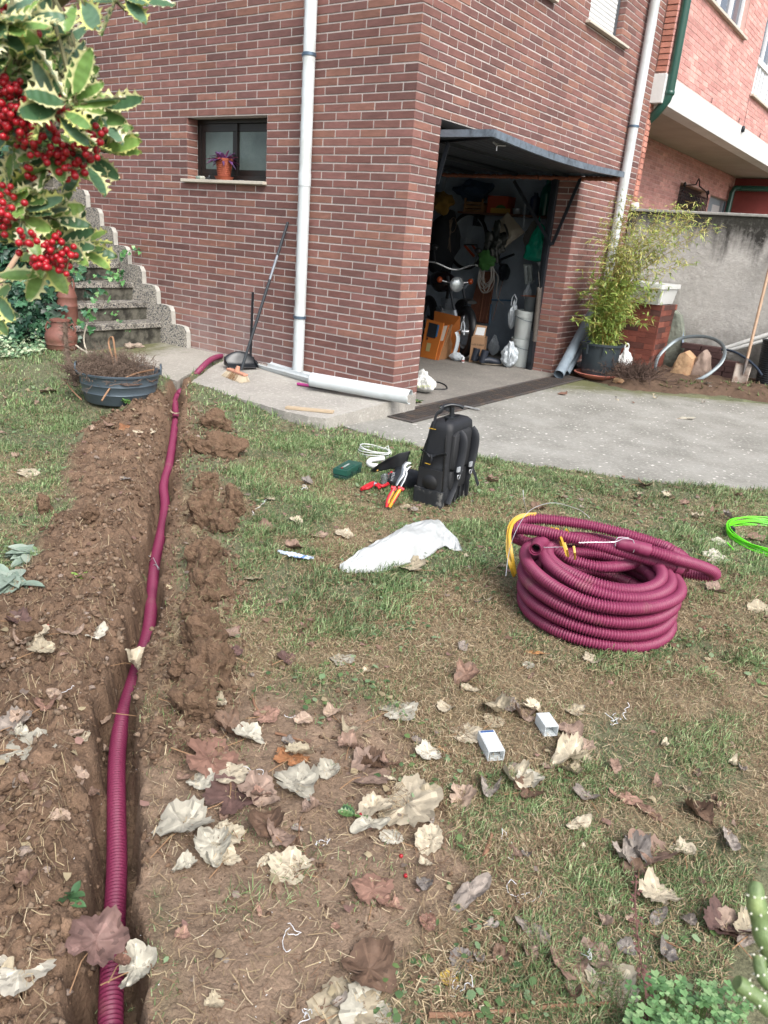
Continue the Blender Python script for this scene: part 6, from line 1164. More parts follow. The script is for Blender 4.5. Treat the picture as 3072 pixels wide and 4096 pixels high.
# blister wrapper
a, b_ = G(*b5_(-20, 1500), .012), G(677, 1212, .012); a = G(600, 1196, .01); mb = MB(); d = (b_-a); sd_ = Vector((-d.y, d.x, 0)).normalized(); mb.sheet(lambda u, v: a+d*u+sd_*(v-.5)*.035*math.sin(math.pi*min(max(u, .06), .94))+Vector((0, 0, hz(a.x, a.y)+.012+.010*mnoise.noise((u*12, v*6, 0))+.008*math.sin(math.pi*v))), 30, 10); wr = mb.build('wrapper', mat('blue_white_film', 'aeb9c4', .3, nz=(70, .25), nz2=(45, .55, .62), col2='4f6f9c'), label='crumpled blue and white plastic wrapper left of the milky bag', cat='wrapper')
# green case
cs_ = thing('tool_case', 'small dark green hard case with silver lettering on the grass', 'tool case', tuple(G(745, 1030, .0))); c0 = G(*b5_(60, 870), .0); c1 = G(*b5_(205, 885), .0); c2 = G(*b5_(345, 800), .0); zg = hz(c1.x, c1.y)+.005
X_ = (c2-c1); X_.z = 0; Y_ = (c0-c1); Y_.z = 0; wX, wY = X_.length, Y_.length; T_ = frame(Vector((c1.x, c1.y, zg)), X_, Y_ if X_.cross(Y_).z > 0 else Y_); m_case = mat('green_case', '1d4a40', .4, nz=(20, .08), spec=.5)
mb = MB(T_); hC = .062; mb.bb((0, 0, .0), (wX, wY, hC*.42)); mb.build('case_base', mat('green_case_dark', '16352f', .45), cs_, smooth=False, bevel=.006); mb = MB(T_); mb.bb((-.001, -.001, hC*.46), (wX+.001, wY+.001, hC)); mb.bb((wX*.1, wY*.12, hC), (wX*.62, wY*.88, hC+.004)); mb.build('lid', m_case, cs_, smooth=False, bevel=.005)
for f_ in (.25, .72): mb = MB(T_); mb.bb((wX*f_, -.006, hC*.25), (wX*f_+.02, .002, hC*.75)); mb.build('latch', MATS['green_case_dark'], cs_, smooth=False, bevel=.002)
Tt = T_ @ Matrix.Translation((wX*.40, wY*.5, hC+.0045)) @ rotm(0, 0, math.pi); text('PARKSIDE', .019, mat('silver_print', 'b5bcb9', .4), Tt @ rotm(0, 0, math.pi/2 if False else math.pi), cs_); mb = MB(T_); mb.bb((wX*.30-.045, wY*.5-.006, hC+.0041), (wX*.30-.034, wY*.5+.005, hC+.0052)); mb.build('red_mark', mat('red_mark', 'a02c2c', .5), cs_, smooth=False)
# white cable coil and conduit elbow
m_wc = mat('white_cable', 'c9cccb', .4); c0 = GR(*b5_(468, 630)); mb = MB(); Rl = (G(*b5_(300, 625), 0)-G(*b5_(640, 640), 0)).length/2; rr = random.Random(3)
for i in range(5): k = Rl*(1-.05*i*rr.random()); mb.tube([(c0.x+math.cos(a)*k*(1), c0.y+math.sin(a)*k*.8, c0.z+.012+.006*i+.012*math.sin(a+i)) for a in np.linspace(0, 6.283, 40, endpoint=False)], .0032, 6, closed=True)
mb.tube([G(*b5_(600, 640), .04), G(*b5_(608, 590), .07), G(*b5_(600, 552), .09), G(*b5_(560, 580), .07)], .0025, 5); mb.build('white_cable_coil', m_wc, label='thin loops of white cable on the grass behind the tool pouch', cat='cable')
mb = MB(); E = spline([G(*b5_(555, 672), .05), G(*b5_(490, 680), .05), G(*b5_(430, 690), .045), G(*b5_(412, 715), .03), G(*b5_(440, 738), .025), G(*b5_(500, 745), .025)], .01); mb.tube(E, .0155, 14); mb.build('conduit_elbow', m_wc, label='bent white plastic conduit elbow by the tool pouch', cat='conduit')
# tool pouch with flap, goggles and red grips
m_lea = mat('black_leather', '1f2226', .42, nz=(9, .25), bump=(30, .002)); tp_ = thing('tool_pouch', 'black leather tool pouch with its flap up leaning on the backpack', 'tool pouch', tuple(G(*b5_(640, 900), .0)))
q = lambda u, v, z: G(*b5_(u, v), z)
A_ = [q(435, 800, .06), q(500, 740, .11), q(590, 680, .16), q(700, 625, .20), q(810, 600, .22)]; B_ = [q(450, 806, .05), q(530, 790, .08), q(620, 770, .10), q(700, 775, .11), q(760, 830, .08)]
def flp(u, v): a = lerp3(A_, u); b_ = lerp3(B_, u); return a.lerp(b_, v)+Vector((0, 0, .018*math.sin(math.pi*v)))
def lerp3(L_, t): t = t*(len(L_)-1); i = min(int(t), len(L_)-2); return L_[i].lerp(L_[i+1], t-i)
mb = MB(); mb.sheet(flp, 24, 14); mb.build('flap', m_lea, tp_, solid=.006)
mb = MB(); mb.blob(q(720, 900, .05)+away*.05, (.09, .07, .07), 3, .2, 1.4, 3, R=rotm(0, 0, .8)); mb.build('pouch_body', m_lea, tp_)
mb = MB(); mb.tube(spline([q(490, 790, .075), q(560, 760, .095), q(640, 765, .10), q(690, 800, .09)], .01), .004, 6); mb.build('tan_trim', mat('tan_trim', 'a07a30', .6), tp_)
gg = thing('safety_goggles', 'clear safety goggles with a red and black headband in the tool pouch', 'goggles', tuple(q(600, 880, .02))); mb = MB(); mb.sheet(lambda u, v: q(530+85*u, 920-10*u-(80+30*math.sin(math.pi*u))*v, .03+.06*v)+away*(-.02*math.sin(math.pi*u)), 12, 8); mb.build('lens', mat('clear_lens', '7d8686', .08, trans=.6, spec=.6), gg, solid=.003)
mb = MB(); mb.sheet(lambda u, v: q(600+85*u, 895-15*u-(95-5*u)*v, .035+.06*v)+away*(-.03*math.sin(math.pi*u)), 12, 8); hb2 = mb.build('headband', mat('charcoal_rubber', '33363a', .6), gg, solid=.008)
mb = MB(); mb.tube(spline([q(560, 915, .03), q(605, 895, .045), q(600, 830, .08), q(640, 798, .10)], .01), .006, 8); mb.tube(spline([q(600, 908, .03), q(650, 895, .035), q(690, 880, .04)], .01), .0055, 8); mb.build('red_rim', mat('tool_red', 'b3222c', .4), gg)
Tt = frame(q(645, 845, .075)-CF*.03, CR*.25+CU*.97, -CR*.97+CU*.25); text('NTER', .021, mat('grey_letter', '9a9ea2', .5), Tt, gg)
rp = thing('red_pliers', 'red handled pliers lying on the grass beside the goggles', 'pliers', tuple(q(430, 950, 0))); mb = MB(); mb.tube(spline([q(345, 965, .022), q(390, 935, .03), q(440, 910, .035), q(465, 905, .035)], .01), [.011]*6+[.012]*200 if False else .0105, 10); mb.build('grip', MATS['tool_red'], rp); mb = MB(); mb.tube(spline([q(350, 958, .018), q(400, 955, .02), q(450, 925, .03)], .01), .009, 10); mb.build('grip', MATS['tool_red'], rp); mb = MB(); mb.tube([q(460, 912, .035), q(490, 920, .03), q(520, 925, .03)], [.012, .010, .006], 10); mb.build('jaws', m_steel, rp); mb = MB(); mb.tube(spline([q(480, 925, .03), q(505, 935, .03), q(520, 960, .02)], .01), .009, 10); mb.tube(spline([q(500, 915, .035), q(540, 935, .035), q(600, 915, .035)], .01), .009, 10); mb.build('guard', MATS['tool_red'], rp)
# slip joint pliers leaning on the backpack
wp = thing('slip_joint_pliers', 'long slip joint pliers with red and yellow grips leaning on the backpack', 'pliers', tuple(q(600, 1140, 0))); m_tyel = mat('tool_yellow', 'c98a1e', .4)
Z_ = lambda u, v: q(u, v, .02+.20*(1140-v)/400)
for a_, m1, m2 in (([(583, 1135), (600, 1060), (640, 985), (665, 940)], MATS['tool_red'], m_tyel), ([(610, 1135), (655, 1060), (690, 1000), (715, 960)], m_tyel, MATS['tool_red'])):
    g_ = spline([Z_(*a) for a in a_], .01); mb = MB(); mb.tube(g_, [.0075+.004*math.sin(math.pi*i/len(g_)) for i in range(len(g_))], 10); gh = mb.build('grip', m1, wp); mb = MB(); mb.tube([p_+CR*.005-CF*.004 for p_ in g_[2:-2]], .0062, 8); mb.build('grip_inlay', m2, gh)
for a_ in ([(625, 945), (650, 955), (665, 975)], [(690, 950), (715, 955), (745, 970)]):
    mb = MB(); mb.tube([Z_(*a) for a in a_], .010, 10); mb.build('finger_guard', MATS['tool_red'], wp)
mb = MB(); mb.tube([Z_(675, 930), Z_(700, 880), Z_(735, 830), Z_(745, 770)], [.006, .010, .013, .012], 10, flat=.5); mb.tube([Z_(715, 940), Z_(745, 880), Z_(765, 820), Z_(760, 770)], [.006, .009, .011, .011], 10, flat=.5); mb.tube([Z_(748, 790), Z_(752, 745), Z_(775, 718), Z_(815, 715)], [.013, .012, .012, .007], 10, flat=.5); mb.tube([Z_(762, 790), Z_(785, 760), Z_(810, 745)], [.010, .010, .006], 10, flat=.5); mb.build('jaws', mat('tool_steel', '8e9294', .3, metal=.7), wp)
# backpack
b0 = G(*b5_(1125, 1160), 0); bL = G(*b5_(760, 1115), 0); bR = G(*b5_(1362, 1035), 0); X_ = (bR-b0); Y_ = (bL-b0); X_.z = Y_.z = 0; WX = X_.length; X_.normalize(); Y_ = (Y_-X_*Y_.dot(X_)); WY = Y_.length; T_ = frame(Vector((b0.x, b0.y, hz(b0.x, b0.y))), X_, Y_); ph_ = PL(*b5_(1100, 255), 1, (b0+X_*WX*.5+Y_*WY*.5).y); HB_ = ph_.z
bp_ = thing('backpack', 'black tool backpack with padded straps and a pull out handle standing on the lawn', 'backpack', tuple(b0+X_*WX/2+Y_*WY/2)); m_nyl = mat('black_nylon', '1a1c20', .55, nz=(7, .3), nz2=(9, .58, .75), col2='2f3236', bump=(220, .0012), spec=.4); m_mesh = mat('mesh_fabric', '17191c', .75, nz=(300, .4)); m_strap = mat('strap_nylon', '1c1f24', .6, bump=(300, .001), nz=(12, .2))
mb = MB(T_); rings = []
for z, ex, ey0, ey1 in ((0, .012, .012, .008), (.015, .0, .0, .0), (.06, -.003, -.004, -.006), (.15, .0, 0, .004), (.30, .004, .004, .018), (.40, .010, .008, .030), (.455, .013, .010, .036), (.487, .018, .014, .042), (.503, .034, .028, .056), (.512, .07, .05, .085)):
    k = z/.512*HB_; rings.append([(x, y, k) for x, y in rrect(ex, WX-ex, ey0, WY-ey1, .035, 6)])
loft(mb, rings, True, True); mb.build('body', m_nyl, bp_)
mb = MB(T_); loft(mb, [[(x, y, z) for x, y in rrect(-.008, .012, WY*.12, WY*.92, .008, 3)] for z in (.04, .05, .19, .20)], True, True); mb.build('side_pocket', m_mesh, bp_)
mb = MB(T_); loft(mb, [[(x, y, z) for x, y in rrect(-.022, .02, WY*.04, WY*.98, .012, 3)] for z in (.0, .01, .075, .09)], True, True); mb.build('wheel_guard', mat('scuffed_plastic', '202327', .5, nz=(20, .4), nz2=(14, .55, .62), col2='5a5a58'), bp_)
mb = MB(T_); mb.lathe([(0, .006), (.036, .004), (.040, 0), (.045, -.002)], (-.012, WY*.5, .125), 26, rotm(0, -math.pi/2, 0)); mb.build('wheel', mat('wheel_black', '121315', .5, nz=(30, .4)), bp_)
mb = MB(T_)
for (x0_, x1_) in ((.055, .040), (WX-.10, WX-.115)):
    mb.tube(spline([(x0_+.03, -.0, HB_*.86), (x0_+.025, -.028, HB_*.80), (x0_+.02, -.032, HB_*.62), (x1_+.02, -.026, HB_*.42)], .01), .026, 10, flat=.3, up=(1, 0, 0))
mb.build('shoulder_strap', m_strap, bp_)
for (x0_, x1_, sx) in ((.055, .040, -1), (WX-.10, WX-.115, 1)):
    mb = MB(T_); mb.tube(spline([(x1_+.02, -.026, HB_*.42), (x1_+.015, -.020, HB_*.25), (x1_+.0+(-.03 if sx < 0 else .03), -.014, .03)], .01), .016, 8, flat=.2, up=(1, 0, 0)); ws = mb.build('webbing', m_strap, bp_)
    mb = MB(T_); mb.bb((x1_-.008, -.043, HB_*.445), (x1_+.048, -.034, HB_*.50)); mb.build('reflective_patch', mat('reflective', 'a8adb2', .35, metal=.2), ws, smooth=False)
    mb = MB(T_); cx_, cz_ = x1_+.02, HB_*.385; mb.tube([(cx_+.014*math.cos(a), -.036, cz_+.016*math.sin(a)) for a in np.linspace(-math.pi, 0, 9)]+[(cx_+.014, -.036, cz_+.006), (cx_-.014, -.036, cz_+.006)], .0028, 6, closed=True); mb.build('d_ring', m_chr, ws)
mb = MB(T_); loft(mb, [[(x, -.012+.012*(1-k_), z) for x, z in []] or [(x, y, z) for x, y in rrect(.02+e, WX-.02-e, -.012+e*.3, .03, .012, 3)] for z, e, k_ in ((.10, .01, 0), (.12, 0, 1), (HB_*.40, 0, 1), (HB_*.43, .01, 0))], True, True); mb.build('lumbar_pad', m_mesh, bp_)
mb = MB(T_); loft(mb, [[(x, y, z) for x, y in rrect(.02+e, WX-.03-e, -.012+e*.3, .03, .012, 3)] for z, e in ((HB_*.45, .01), (HB_*.47, 0), (HB_*.84, 0.01), (HB_*.88, .05))], True, True); mb.build('back_pad', m_mesh, bp_)
mb = MB(T_); hx, hy = WX*.42, WY*.40
mb.tube([(hx, hy, HB_-.01), (hx, hy, HB_+.055)], .013, 10); mb.tube(spline([(hx-.05, hy+.05, HB_+.05), (hx-.01, hy+.01, HB_+.068), (hx+.025, hy-.025, HB_+.064), (hx+.04, hy-.04, HB_+.054)], .01), .016, 12, flat=.6); mb.build('pull_handle', m_blkpl, bp_)
mb = MB(T_); loft(mb, [[(x, y, z) for x, y in rrect(hx-.05, hx+.05, hy-.03, hy+.03, .02, 4)] for z in (HB_-.01, HB_+.006)], True, True); mb.build('handle_socket', m_blkpl, bp_)
mb = MB(T_); mb.tube(spline([(.02, WY*.62, HB_*.90), (.02, WY*.60, HB_+.02), (.05, WY*.52, HB_+.045), (hx*.7, hy+.03, HB_+.055), (hx, hy+.01, HB_+.04)], .01), .015, 8, flat=.25, up=(0, 1, 0)); gl = mb.build('grab_handle', m_strap, bp_)
mb = MB(T_); mb.bb((-.006, WY*.50, HB_*.895), (.0, WY*.72, HB_*.90)); mb.build('yellow_stitch', m_yel, gl, smooth=False)
mb = MB(T_); mb.tube(spline([(-.004, WY*.88, HB_*.63), (-.014, WY*.6, HB_*.60), (-.012, WY*.5, HB_*.595), (-.014, WY*.38, HB_*.605), (-.002, WY*.1, HB_*.65)], .01), .014, 8, flat=.25, up=(0, 1, 0)); mb.tube(spline([(-.018, WY*.5, HB_*.61), (-.025, WY*.46, HB_*.56), (-.016, WY*.55, HB_*.50)], .01), .013, 8, flat=.25, up=(0, 1, 0)); cx2 = mb.build('compression_strap', m_strap, bp_)
mb = MB(T_); mb.bb((-.030, WY*.50, HB_*.50), (-.024, WY*.66, HB_*.507)); mb.build('yellow_stitch', m_yel, cx2, smooth=False)
mb = MB(T_); mb.tube(spline([(WX+.0, .03, .15), (WX+.03, .02, .16), (WX+.06, .01, .12), (WX+.085, .0, .07), (WX+.10, -.005, .045)], .01), .013, 8, flat=.25, up=(0, 1, 0)); mb.build('loose_strap', m_strap, bp_)
mb = MB(T_); [mb.tube(spline([(.002, .02, .01), (-.001, .025, HB_*.5), (.015, .04, HB_*.85), (.06, .06, HB_*.985), (WX-.06, .06, HB_*.985), (WX-.0, .04, HB_*.85), (WX+.001, .025, HB_*.5)], .02), .0045, 6) for _ in (1,)]; mb.tube(spline([(.0, WY-.01, .05), (.0, WY-.03, HB_*.6), (.03, WY-.06, HB_*.92)], .02), .004, 6); mb.build('piping', mat('piping_black', '0e0f11', .4), bp_)
mb = MB(T_); [mb.bb((WX*(.15+.17*i), -.013, .02), (WX*(.15+.17*i)+.012, -.006, .10)) for i in range(5)]; mb.build('skid_bars', MATS['scuffed_plastic'], bp_, smooth=False, bevel=.002)
# two little clear boxes
m_clear = mat('clear_plastic', 'e6ebec', .15, trans=.3, spec=.6, sub=.35)
def cbox(lb, quad, h, lid):
    P_ = [GR(*q_) for q_ in quad]; X_ = (P_[1]-P_[0]); Y_ = P_[3]-P_[0]; X_.z = Y_.z = 0; wx, wy = X_.length, Y_.length; T_ = frame(P_[0]+Vector((0, 0, .008)), X_, Y_); t_ = thing('clear_box', lb, 'plastic box', tuple(P_[0])); mb = MB(T_)
    mb.bb((0, 0, 0), (wx, wy, .002)); mb.bb((0, 0, .002), (.002, wy, h)); mb.bb((wx-.002, 0, .002), (wx, wy, h)); mb.bb((.002, 0, h-.002), (wx-.002, wy, h)); 
    if lid: mb.bb((.002, wy-.002, .002), (wx-.002, wy, h-.002))
    mb.build('shell', m_clear, t_, smooth=False)
    if lid == 2:
        mb = MB(T_); mb.bb((.003, wy*.12, h), (wx-.003, wy*.97, h+.001)); mb.build('paper_label', m_lbl, t_, smooth=False); mb = MB(T_); mb.bb((.004, wy*.88, h+.001), (wx-.004, wy*.96, h+.0018)); mb.build('blue_strip', mat('blue_strip', '2f4f80', .5), t_, smooth=False)
cbox('small clear plastic box with a white and blue label on the grass', [(1052, 1650), (1087, 1648), (1075, 1600), (1040, 1604)], .032, 2)
cbox('small empty clear plastic box standing right of the labelled one', [(1174, 1597), (1202, 1597), (1204, 1571), (1178, 1571)], .034, 1)
# zinc tub with dead plant
tc = G(265, 812, .27); _f = G(*s3_(890, 1890), .085); _aw = Vector((_f.x-CAM.x, _f.y-CAM.y, 0)).normalized(); tc = _f+_aw*.245; tc.z = .08; dl_ = (G(*s3_(1172, 1670), .28)-G(*s3_(625, 1730), .28)).length/2; tu = thing('zinc_tub', 'round galvanised tub planter holding a withered plant on the lawn', 'tub', tuple(tc)); m_zinc = mat('galvanised_zinc', '56636d', .45, nz=(8, .25), nz2=(4, .5, .8), col2='3f4950', metal=.45, bump=(10, .003)); RB = dl_
mb = MB(); mb.lathe([(0, .0), (RB*.80, .0), (RB*.83, .012), (RB*.88, .07), (RB*.895, .075), (RB*.885, .082), (RB*.92, .13), (RB*.935, .135), (RB*.925, .142), (RB*.97, .195), (RB*1.01, .20), (RB*1.015, .212), (RB*.99, .215), (RB*.95, .20), (RB*.93, .17), (0, .17)], tc, 48); mb.build('tub_body', m_zinc, tu)
for s in (0, math.pi):
    a = math.atan2(CR.y, CR.x)+.25+s; mb = MB(); c = tc+Vector((math.cos(a)*RB*1.0, math.sin(a)*RB, .195)); t2 = Vector((-math.sin(a), math.cos(a), 0)); mb.tube(spline([c-t2*.05, c-t2*.045+Vector((0, 0, .05)), c+Vector((0, 0, .065)), c+t2*.045+Vector((0, 0, .05)), c+t2*.05], .01), .007, 8); mb.build('handle', m_zinc, tu)
mb = MB(); mb.blob(tc+Vector((0, 0, .165)), (RB*.93, RB*.93, .03), 3, .2, 4); mb.build('soil', m_twig, tu)
lft = -CR.copy(); lft.z = 0; lft.normalize()
dpn = thing('withered_plant', 'tangled withered brown plant spilling out of the zinc tub', 'dead plant', tuple(tc+Vector((0, 0, .17)))); rr = random.Random(21); mb = MB()
twigs(mb, tc+lft*.06+Vector((0, 0, .17)), 620, .20, RB*1.05, .003, rr, 3, 1.0); lft = -CR.copy(); lft.z = 0; lft.normalize()
for k in range(5): twigs(mb, tc+lft*(RB*(.75+.08*k))+Vector((0, 0, .26-.04*k)), 26, .12, .12, .0024, rr, 3, 0.0)
mb.build('dry_tangle', mat('withered_brown', '65564b', .95, nz=(15, .35)), dpn)
mb = MB(); sp = lambda *L: spline([PL(*s3_(u, v), 1, tc.y+dy) for u, v, dy in L], .02)
mb.tube(sp((850, 1690, -.1), (835, 1560, -.05), (800, 1420, 0), (830, 1380, 0), (850, 1500, 0), (865, 1600, 0)), .0065, 7); mb.tube(sp((1130, 1620, 0), (1000, 1650, 0), (900, 1690, -.1), (840, 1720, -.15), (780, 1800, -.25), (750, 1850, -.3)), .006, 7); mb.tube(sp((900, 1720, 0), (830, 1640, 0), (750, 1590, 0), (690, 1560, 0)), .006, 7); mb.tube(sp((480, 1700, -.2), (530, 1770, -.25), (600, 1840, -.3)), .005, 7); mb.build('bare_stems', mat('tan_stem', '8a6a50', .8, nz=(20, .2)), dpn)
mb = MB(); mb.tube(sp((660, 1530, 0), (625, 1440, 0), (620, 1370, 0), (640, 1290, 0)), .005, 7); mb.tube(sp((640, 1490, 0), (700, 1560, 0), (760, 1570, 0), (820, 1560, 0)), .008, 7); mb.tube(sp((560, 1440, 0), (620, 1480, 0), (690, 1490, 0)), .006, 7); mb.build('pale_stems', mat('bleached_stem', 'b0a898', .8), dpn)
mb = MB(); ptl = [PL(*s3_(u, v), 1, tc.y-.02) for u, v in ((480, 1280), (485, 1400), (500, 1500), (520, 1600), (560, 1740))]; mb.tube(spline(ptl, .02), .018, 8, flat=.6)
for q_ in spline(ptl, .012): twigs(mb, q_, 4, .05, .025, .0024, rr, 2, -.2)
mb.build('hanging_stem', MATS['withered_brown'], dpn)
# sprouts by the tub
def sprout(name, lb, px, n, L_, wd, cols, rnd, cat='weed', up=.8, at=None):
    p_ = at if at is not None else GR(*px); mb = MB()
    for i in range(n):
        a = rnd.uniform(0, 6.28); el = rnd.uniform(.1, 1.2)*up; d = Vector((math.cos(a)*math.cos(el), math.sin(a)*math.cos(el), math.sin(el))); ll = L_*rnd.uniform(.6, 1.1); sd_ = d.cross(Vector((0, 0, 1))).normalized(); w_ = wd*rnd.uniform(.7, 1.2); o = p_+Vector((rnd.gauss(0, L_*.12), rnd.gauss(0, L_*.12), 0))
        mb.sheet(lambda u, v: o+d*ll*v+sd_*w_*(u*2-1)*(math.sin(math.pi*min(1, v*.9+.1))**.8)+Vector((0, 0, -ll*.35*v*v+abs(u*2-1)*w_*.3)), 2, 5, rnd.choice(cols))
    return mb.build(name, mat('green_leaf', attr=True, rough=.55, sub=.2, nz=(40, .15)), label=lb, cat=cat)
gcol = [srgb(h) for h in ('4f7a3a', '5f8a45', '3f6a35', '6d8f4a')]; rr = random.Random(4)
for u, v, lb in ((800, 1790, 'small green weed growing at the foot of the zinc tub, left one'), (930, 1840, 'narrow green weed growing at the foot of the zinc tub, right one')): 
    p_ = G(*s3_(u, v+50), .09); mb = MB(); sprout('weed', lb, None, 26, .05, .008, gcol, rr, at=p_+Vector((0, 0, .03)))
sprout('seedling', 'bright green seedling on the bare earth left of the trench', (172, 1250), 9, .045, .009, [srgb('7da04a'), srgb('6f9440')], rr)
sprout('weed', 'dark green weed sprout on the earth at lower left', (152, 1935), 12, .055, .009, [srgb('4a6b44'), srgb('3d5d3c')], rr)
sprout('weed', 'yellow green sprout growing out of the patio concrete', (697, 822), 14, .05, .004, [srgb('7d8a4a')], rr, at=G(697, 822, .137))
for px_, lb, n in (((75, 1195), 'grey green felty plant at the left edge beside the dug earth', 9), ((25, 1260), 'lower grey green felty plant at the left edge', 9)):
    sprout('felty_plant', lb, px_, n*2, .15, .03, [srgb('8a9a8c'), srgb('7b8c7e'), srgb('98a597')], rr, cat='plant', up=.35)
sprout('rosette_weed', 'pale star shaped rosette weed on the clod side of the trench', (430, 1098), 22, .06, .006, [srgb('7e9a7a'), srgb('6f8d6c')], rr, up=.4)
for i, (px_, n, L_) in enumerate((((870, 880), 26, .10), ((895, 870), 20, .09))):
    sprout('corner_weed', ('leafy weed at the brick corner under the broken pipe', 'yellowing weed beside the drain grate at the brick corner')[i], None, n, L_, .02, [srgb('4d6b40'), srgb('6d7f4a'), srgb('8a8a55')], rr, at=G(*px_, .0), up=.7)
# purple-grey wooden rake handle by the holly
a, b_ = AT(0, 612, 4.6), AT(42, 545, 4.9); mb = MB(); d = (b_-a); mb.tube([a-d*5.2, b_+d*.8], .014, 12); mb.build('tool_pole', mat('ash_handle', '9a8069', .6), label='pale wooden tool pole slanting behind the holly at the left edge', cat='pole')
# ================================================================== HOLLY (close, upper left)
def unit(v): v = Vector(v); return v.normalized()
hol = thing('holly_bush', 'variegated holly with cream edged spiny leaves and red berries hanging in from the upper left', 'holly', tuple(G(-260, 1500, 0)))
rr = random.Random(31); hv, hf, hc = [], [], []
g_in = [srgb(h) for h in ('3d5c3e', '47684a', '5a7a45', '6a8c4a', '56735c', '7a9a52')]; cream = [srgb(h) for h in ('d6d3a2', 'cdcf98', 'dedbb8', 'c6c97c')]; und = [srgb('7d9460'), srgb('8d9f66')]
def holly_leaf(o, d, nrm, L_, roll):
    d = unit(d); s = d.cross(nrm); s = s.normalized() if s.length > .01 else perp(d)[0]; n = s.cross(d); s, n = s*math.cos(roll)+n*math.sin(roll), n*math.cos(roll)-s*math.sin(roll)
    W = L_*rr.uniform(.25, .31); bend = rr.uniform(-.2, .5); NL, off = 20, len(hv); cgi = rr.choice(g_in); ccr = rr.choice(cream); ns = 5; ph = rr.random()*3; wav = rr.uniform(.08, .2)
    for i in range(NL+1):
        t = i/NL; w = W*(math.sin(math.pi*min(1, t*.96+.02))**.62); sp_ = abs(math.sin(math.pi*ns*t)); w2 = w*(.76+.40*(1-sp_)**2.2) if 0 < i < NL else .0006; fwd = d*L_*.035*(1-sp_)
        wave = wav*W*math.cos(2*math.pi*ns*t); c = o+d*L_*t-n*bend*L_*t*t*.35
        for k, q_ in ((-1, 1), (-.60, .72), (-.50, .66), (0, 0), (.50, .66), (.60, .72), (1, 1)):
            ww = (w2 if abs(k) == 1 else w*.82*abs(k)/.72)*(1 if k > 0 else -1 if k < 0 else 0)
            hv.append(c+s*ww+(fwd if abs(k) == 1 and 0 < i < NL else Vector())+n*(abs(k)*W*.28+(wave if abs(k) == 1 else wave*.4*abs(k))))
    for i in range(NL):
        for k in range(6):
            a = off+i*7+k; hf.append((a, a+1, a+8, a+7)); edge = k in (0, 5); mid = k in (1, 4); v_ = 1+.25*mnoise.noise(Vector((i*.5, k*1.1, off*.01)))
            c = ccr if edge else (tuple(.6*x+.4*y for x, y in zip(ccr, cgi)) if mid else cgi); hc.append(tuple(x*v_ for x in c))
    pt = o-d*L_*.12; twg.tube([pt, o+d*L_*.05], .0011, 5)
twg = MB(); berr = []
def cluster(px, py, dist, n, spread, Lm, dirn, berries=0, bspread=.02):
    """leaves radiating round a twig end at a measured spot"""
    o = AT(px, py, dist); dv = unit(CR*dirn[0]+CU*dirn[1]-CF*.15)
    for i in range(n):
        a = i*2.4+rr.random(); rad = unit(CR*math.cos(a)+CU*math.sin(a)-CF*rr.uniform(-.3, .9)); d = unit(dv*rr.uniform(.3, 1.)+rad*rr.uniform(.5, 1.2)); oo = o-dv*spread*rr.random()+rad*.004
        holly_leaf(oo+d*.006, d, unit(-CF+CU*.5+Vector((rr.gauss(0, .4), rr.gauss(0, .4), rr.gauss(0, .3)))), Lm*rr.uniform(.75, 1.15), rr.uniform(-.7, .7))
    for i in range(berries):
        q_ = Vector((rr.gauss(0, 1), rr.gauss(0, 1), rr.gauss(0, 1))).normalized()*bspread*rr.random()**.4; berr.append((o+q_-dv*.01, rr.uniform(.0034, .0044)))
    return o
D0 = 1.0
cl = [(20, 60, 9, (.3, -.2), 0), (85, 95, 9, (.5, 0), 0), (130, 120, 8, (1, 0), 0), (40, 140, 8, (.4, .3), 0), (95, 190, 9, (.8, .2), 0), (150, 170, 7, (1, .3), 0), (20, 215, 5, (.5, 0), 0), (165, 225, 8, (1, .2), 0), (215, 235, 7, (1, .1), 0), (110, 245, 5, (.6, -.4), 0), (195, 280, 6, (1, -.2), 0), (235, 330, 6, (1, -.05), 0), (60, 330, 6, (.3, -.6), 0), (120, 340, 6, (.3, -1), 0), (165, 330, 6, (.6, -.8), 0), (185, 375, 3, (.2, -1), 0), (10, 300, 6, (-.2, -.5), 0), (30, 410, 7, (.5, .2), 0), (75, 430, 7, (.9, .2), 0), (15, 470, 5, (.4, -.2), 0), (60, 470, 6, (.8, -.2), 0), (110, 470, 5, (1, 0), 0), (140, 520, 6, (1, .3), 0), (180, 535, 5, (1, 0), 0), (95, 560, 5, (.3, -1), 0), (0, 650, 3, (.3, -.6), 0), (-8, 690, 3, (.4, -.5), 0), (175, 10, 3, (.2, -1), 0), (272, 22, 4, (.3, -1), 0), (0, 110, 6, (0, 0), 0), (60, 20, 6, (.4, .3), 0), (-20, 250, 6, (0, 0), 0), (-30, 400, 6, (0, 0), 0), (-30, 60, 6, (0, 0), 0)]
ends = [cluster(px, py, D0+rr.uniform(-.08, .14), int(n*1.8), .034, .043, dr_) for px, py, n, dr_, b in cl]
bc = [(22, 215, 26, .022), (60, 245, 30, .024), (95, 225, 14, .014), (85, 285, 16, .016), (130, 250, 5, .008), (140, 340, 16, .018), (165, 365, 14, .018), (200, 300, 16, .016), (10, 290, 10, .014), (75, 320, 10, .012), (8, 200, 12, .012), (30, 180, 6, .008), (120, 220, 6, .008), (15, 440, 10, .014), (5, 490, 8, .012), (20, 410, 5, .008), (75, 540, 12, .014), (105, 555, 20, .020), (135, 555, 16, .016), (90, 575, 8, .010), (50, 520, 5, .008), (0, 20, 3, .008), (70, 65, 3, .006), (60, 370, 4, .006), (110, 340, 8, .012), (30, 250, 10, .012), (0, 250, 8, .01), (2, 470, 6, .01)]
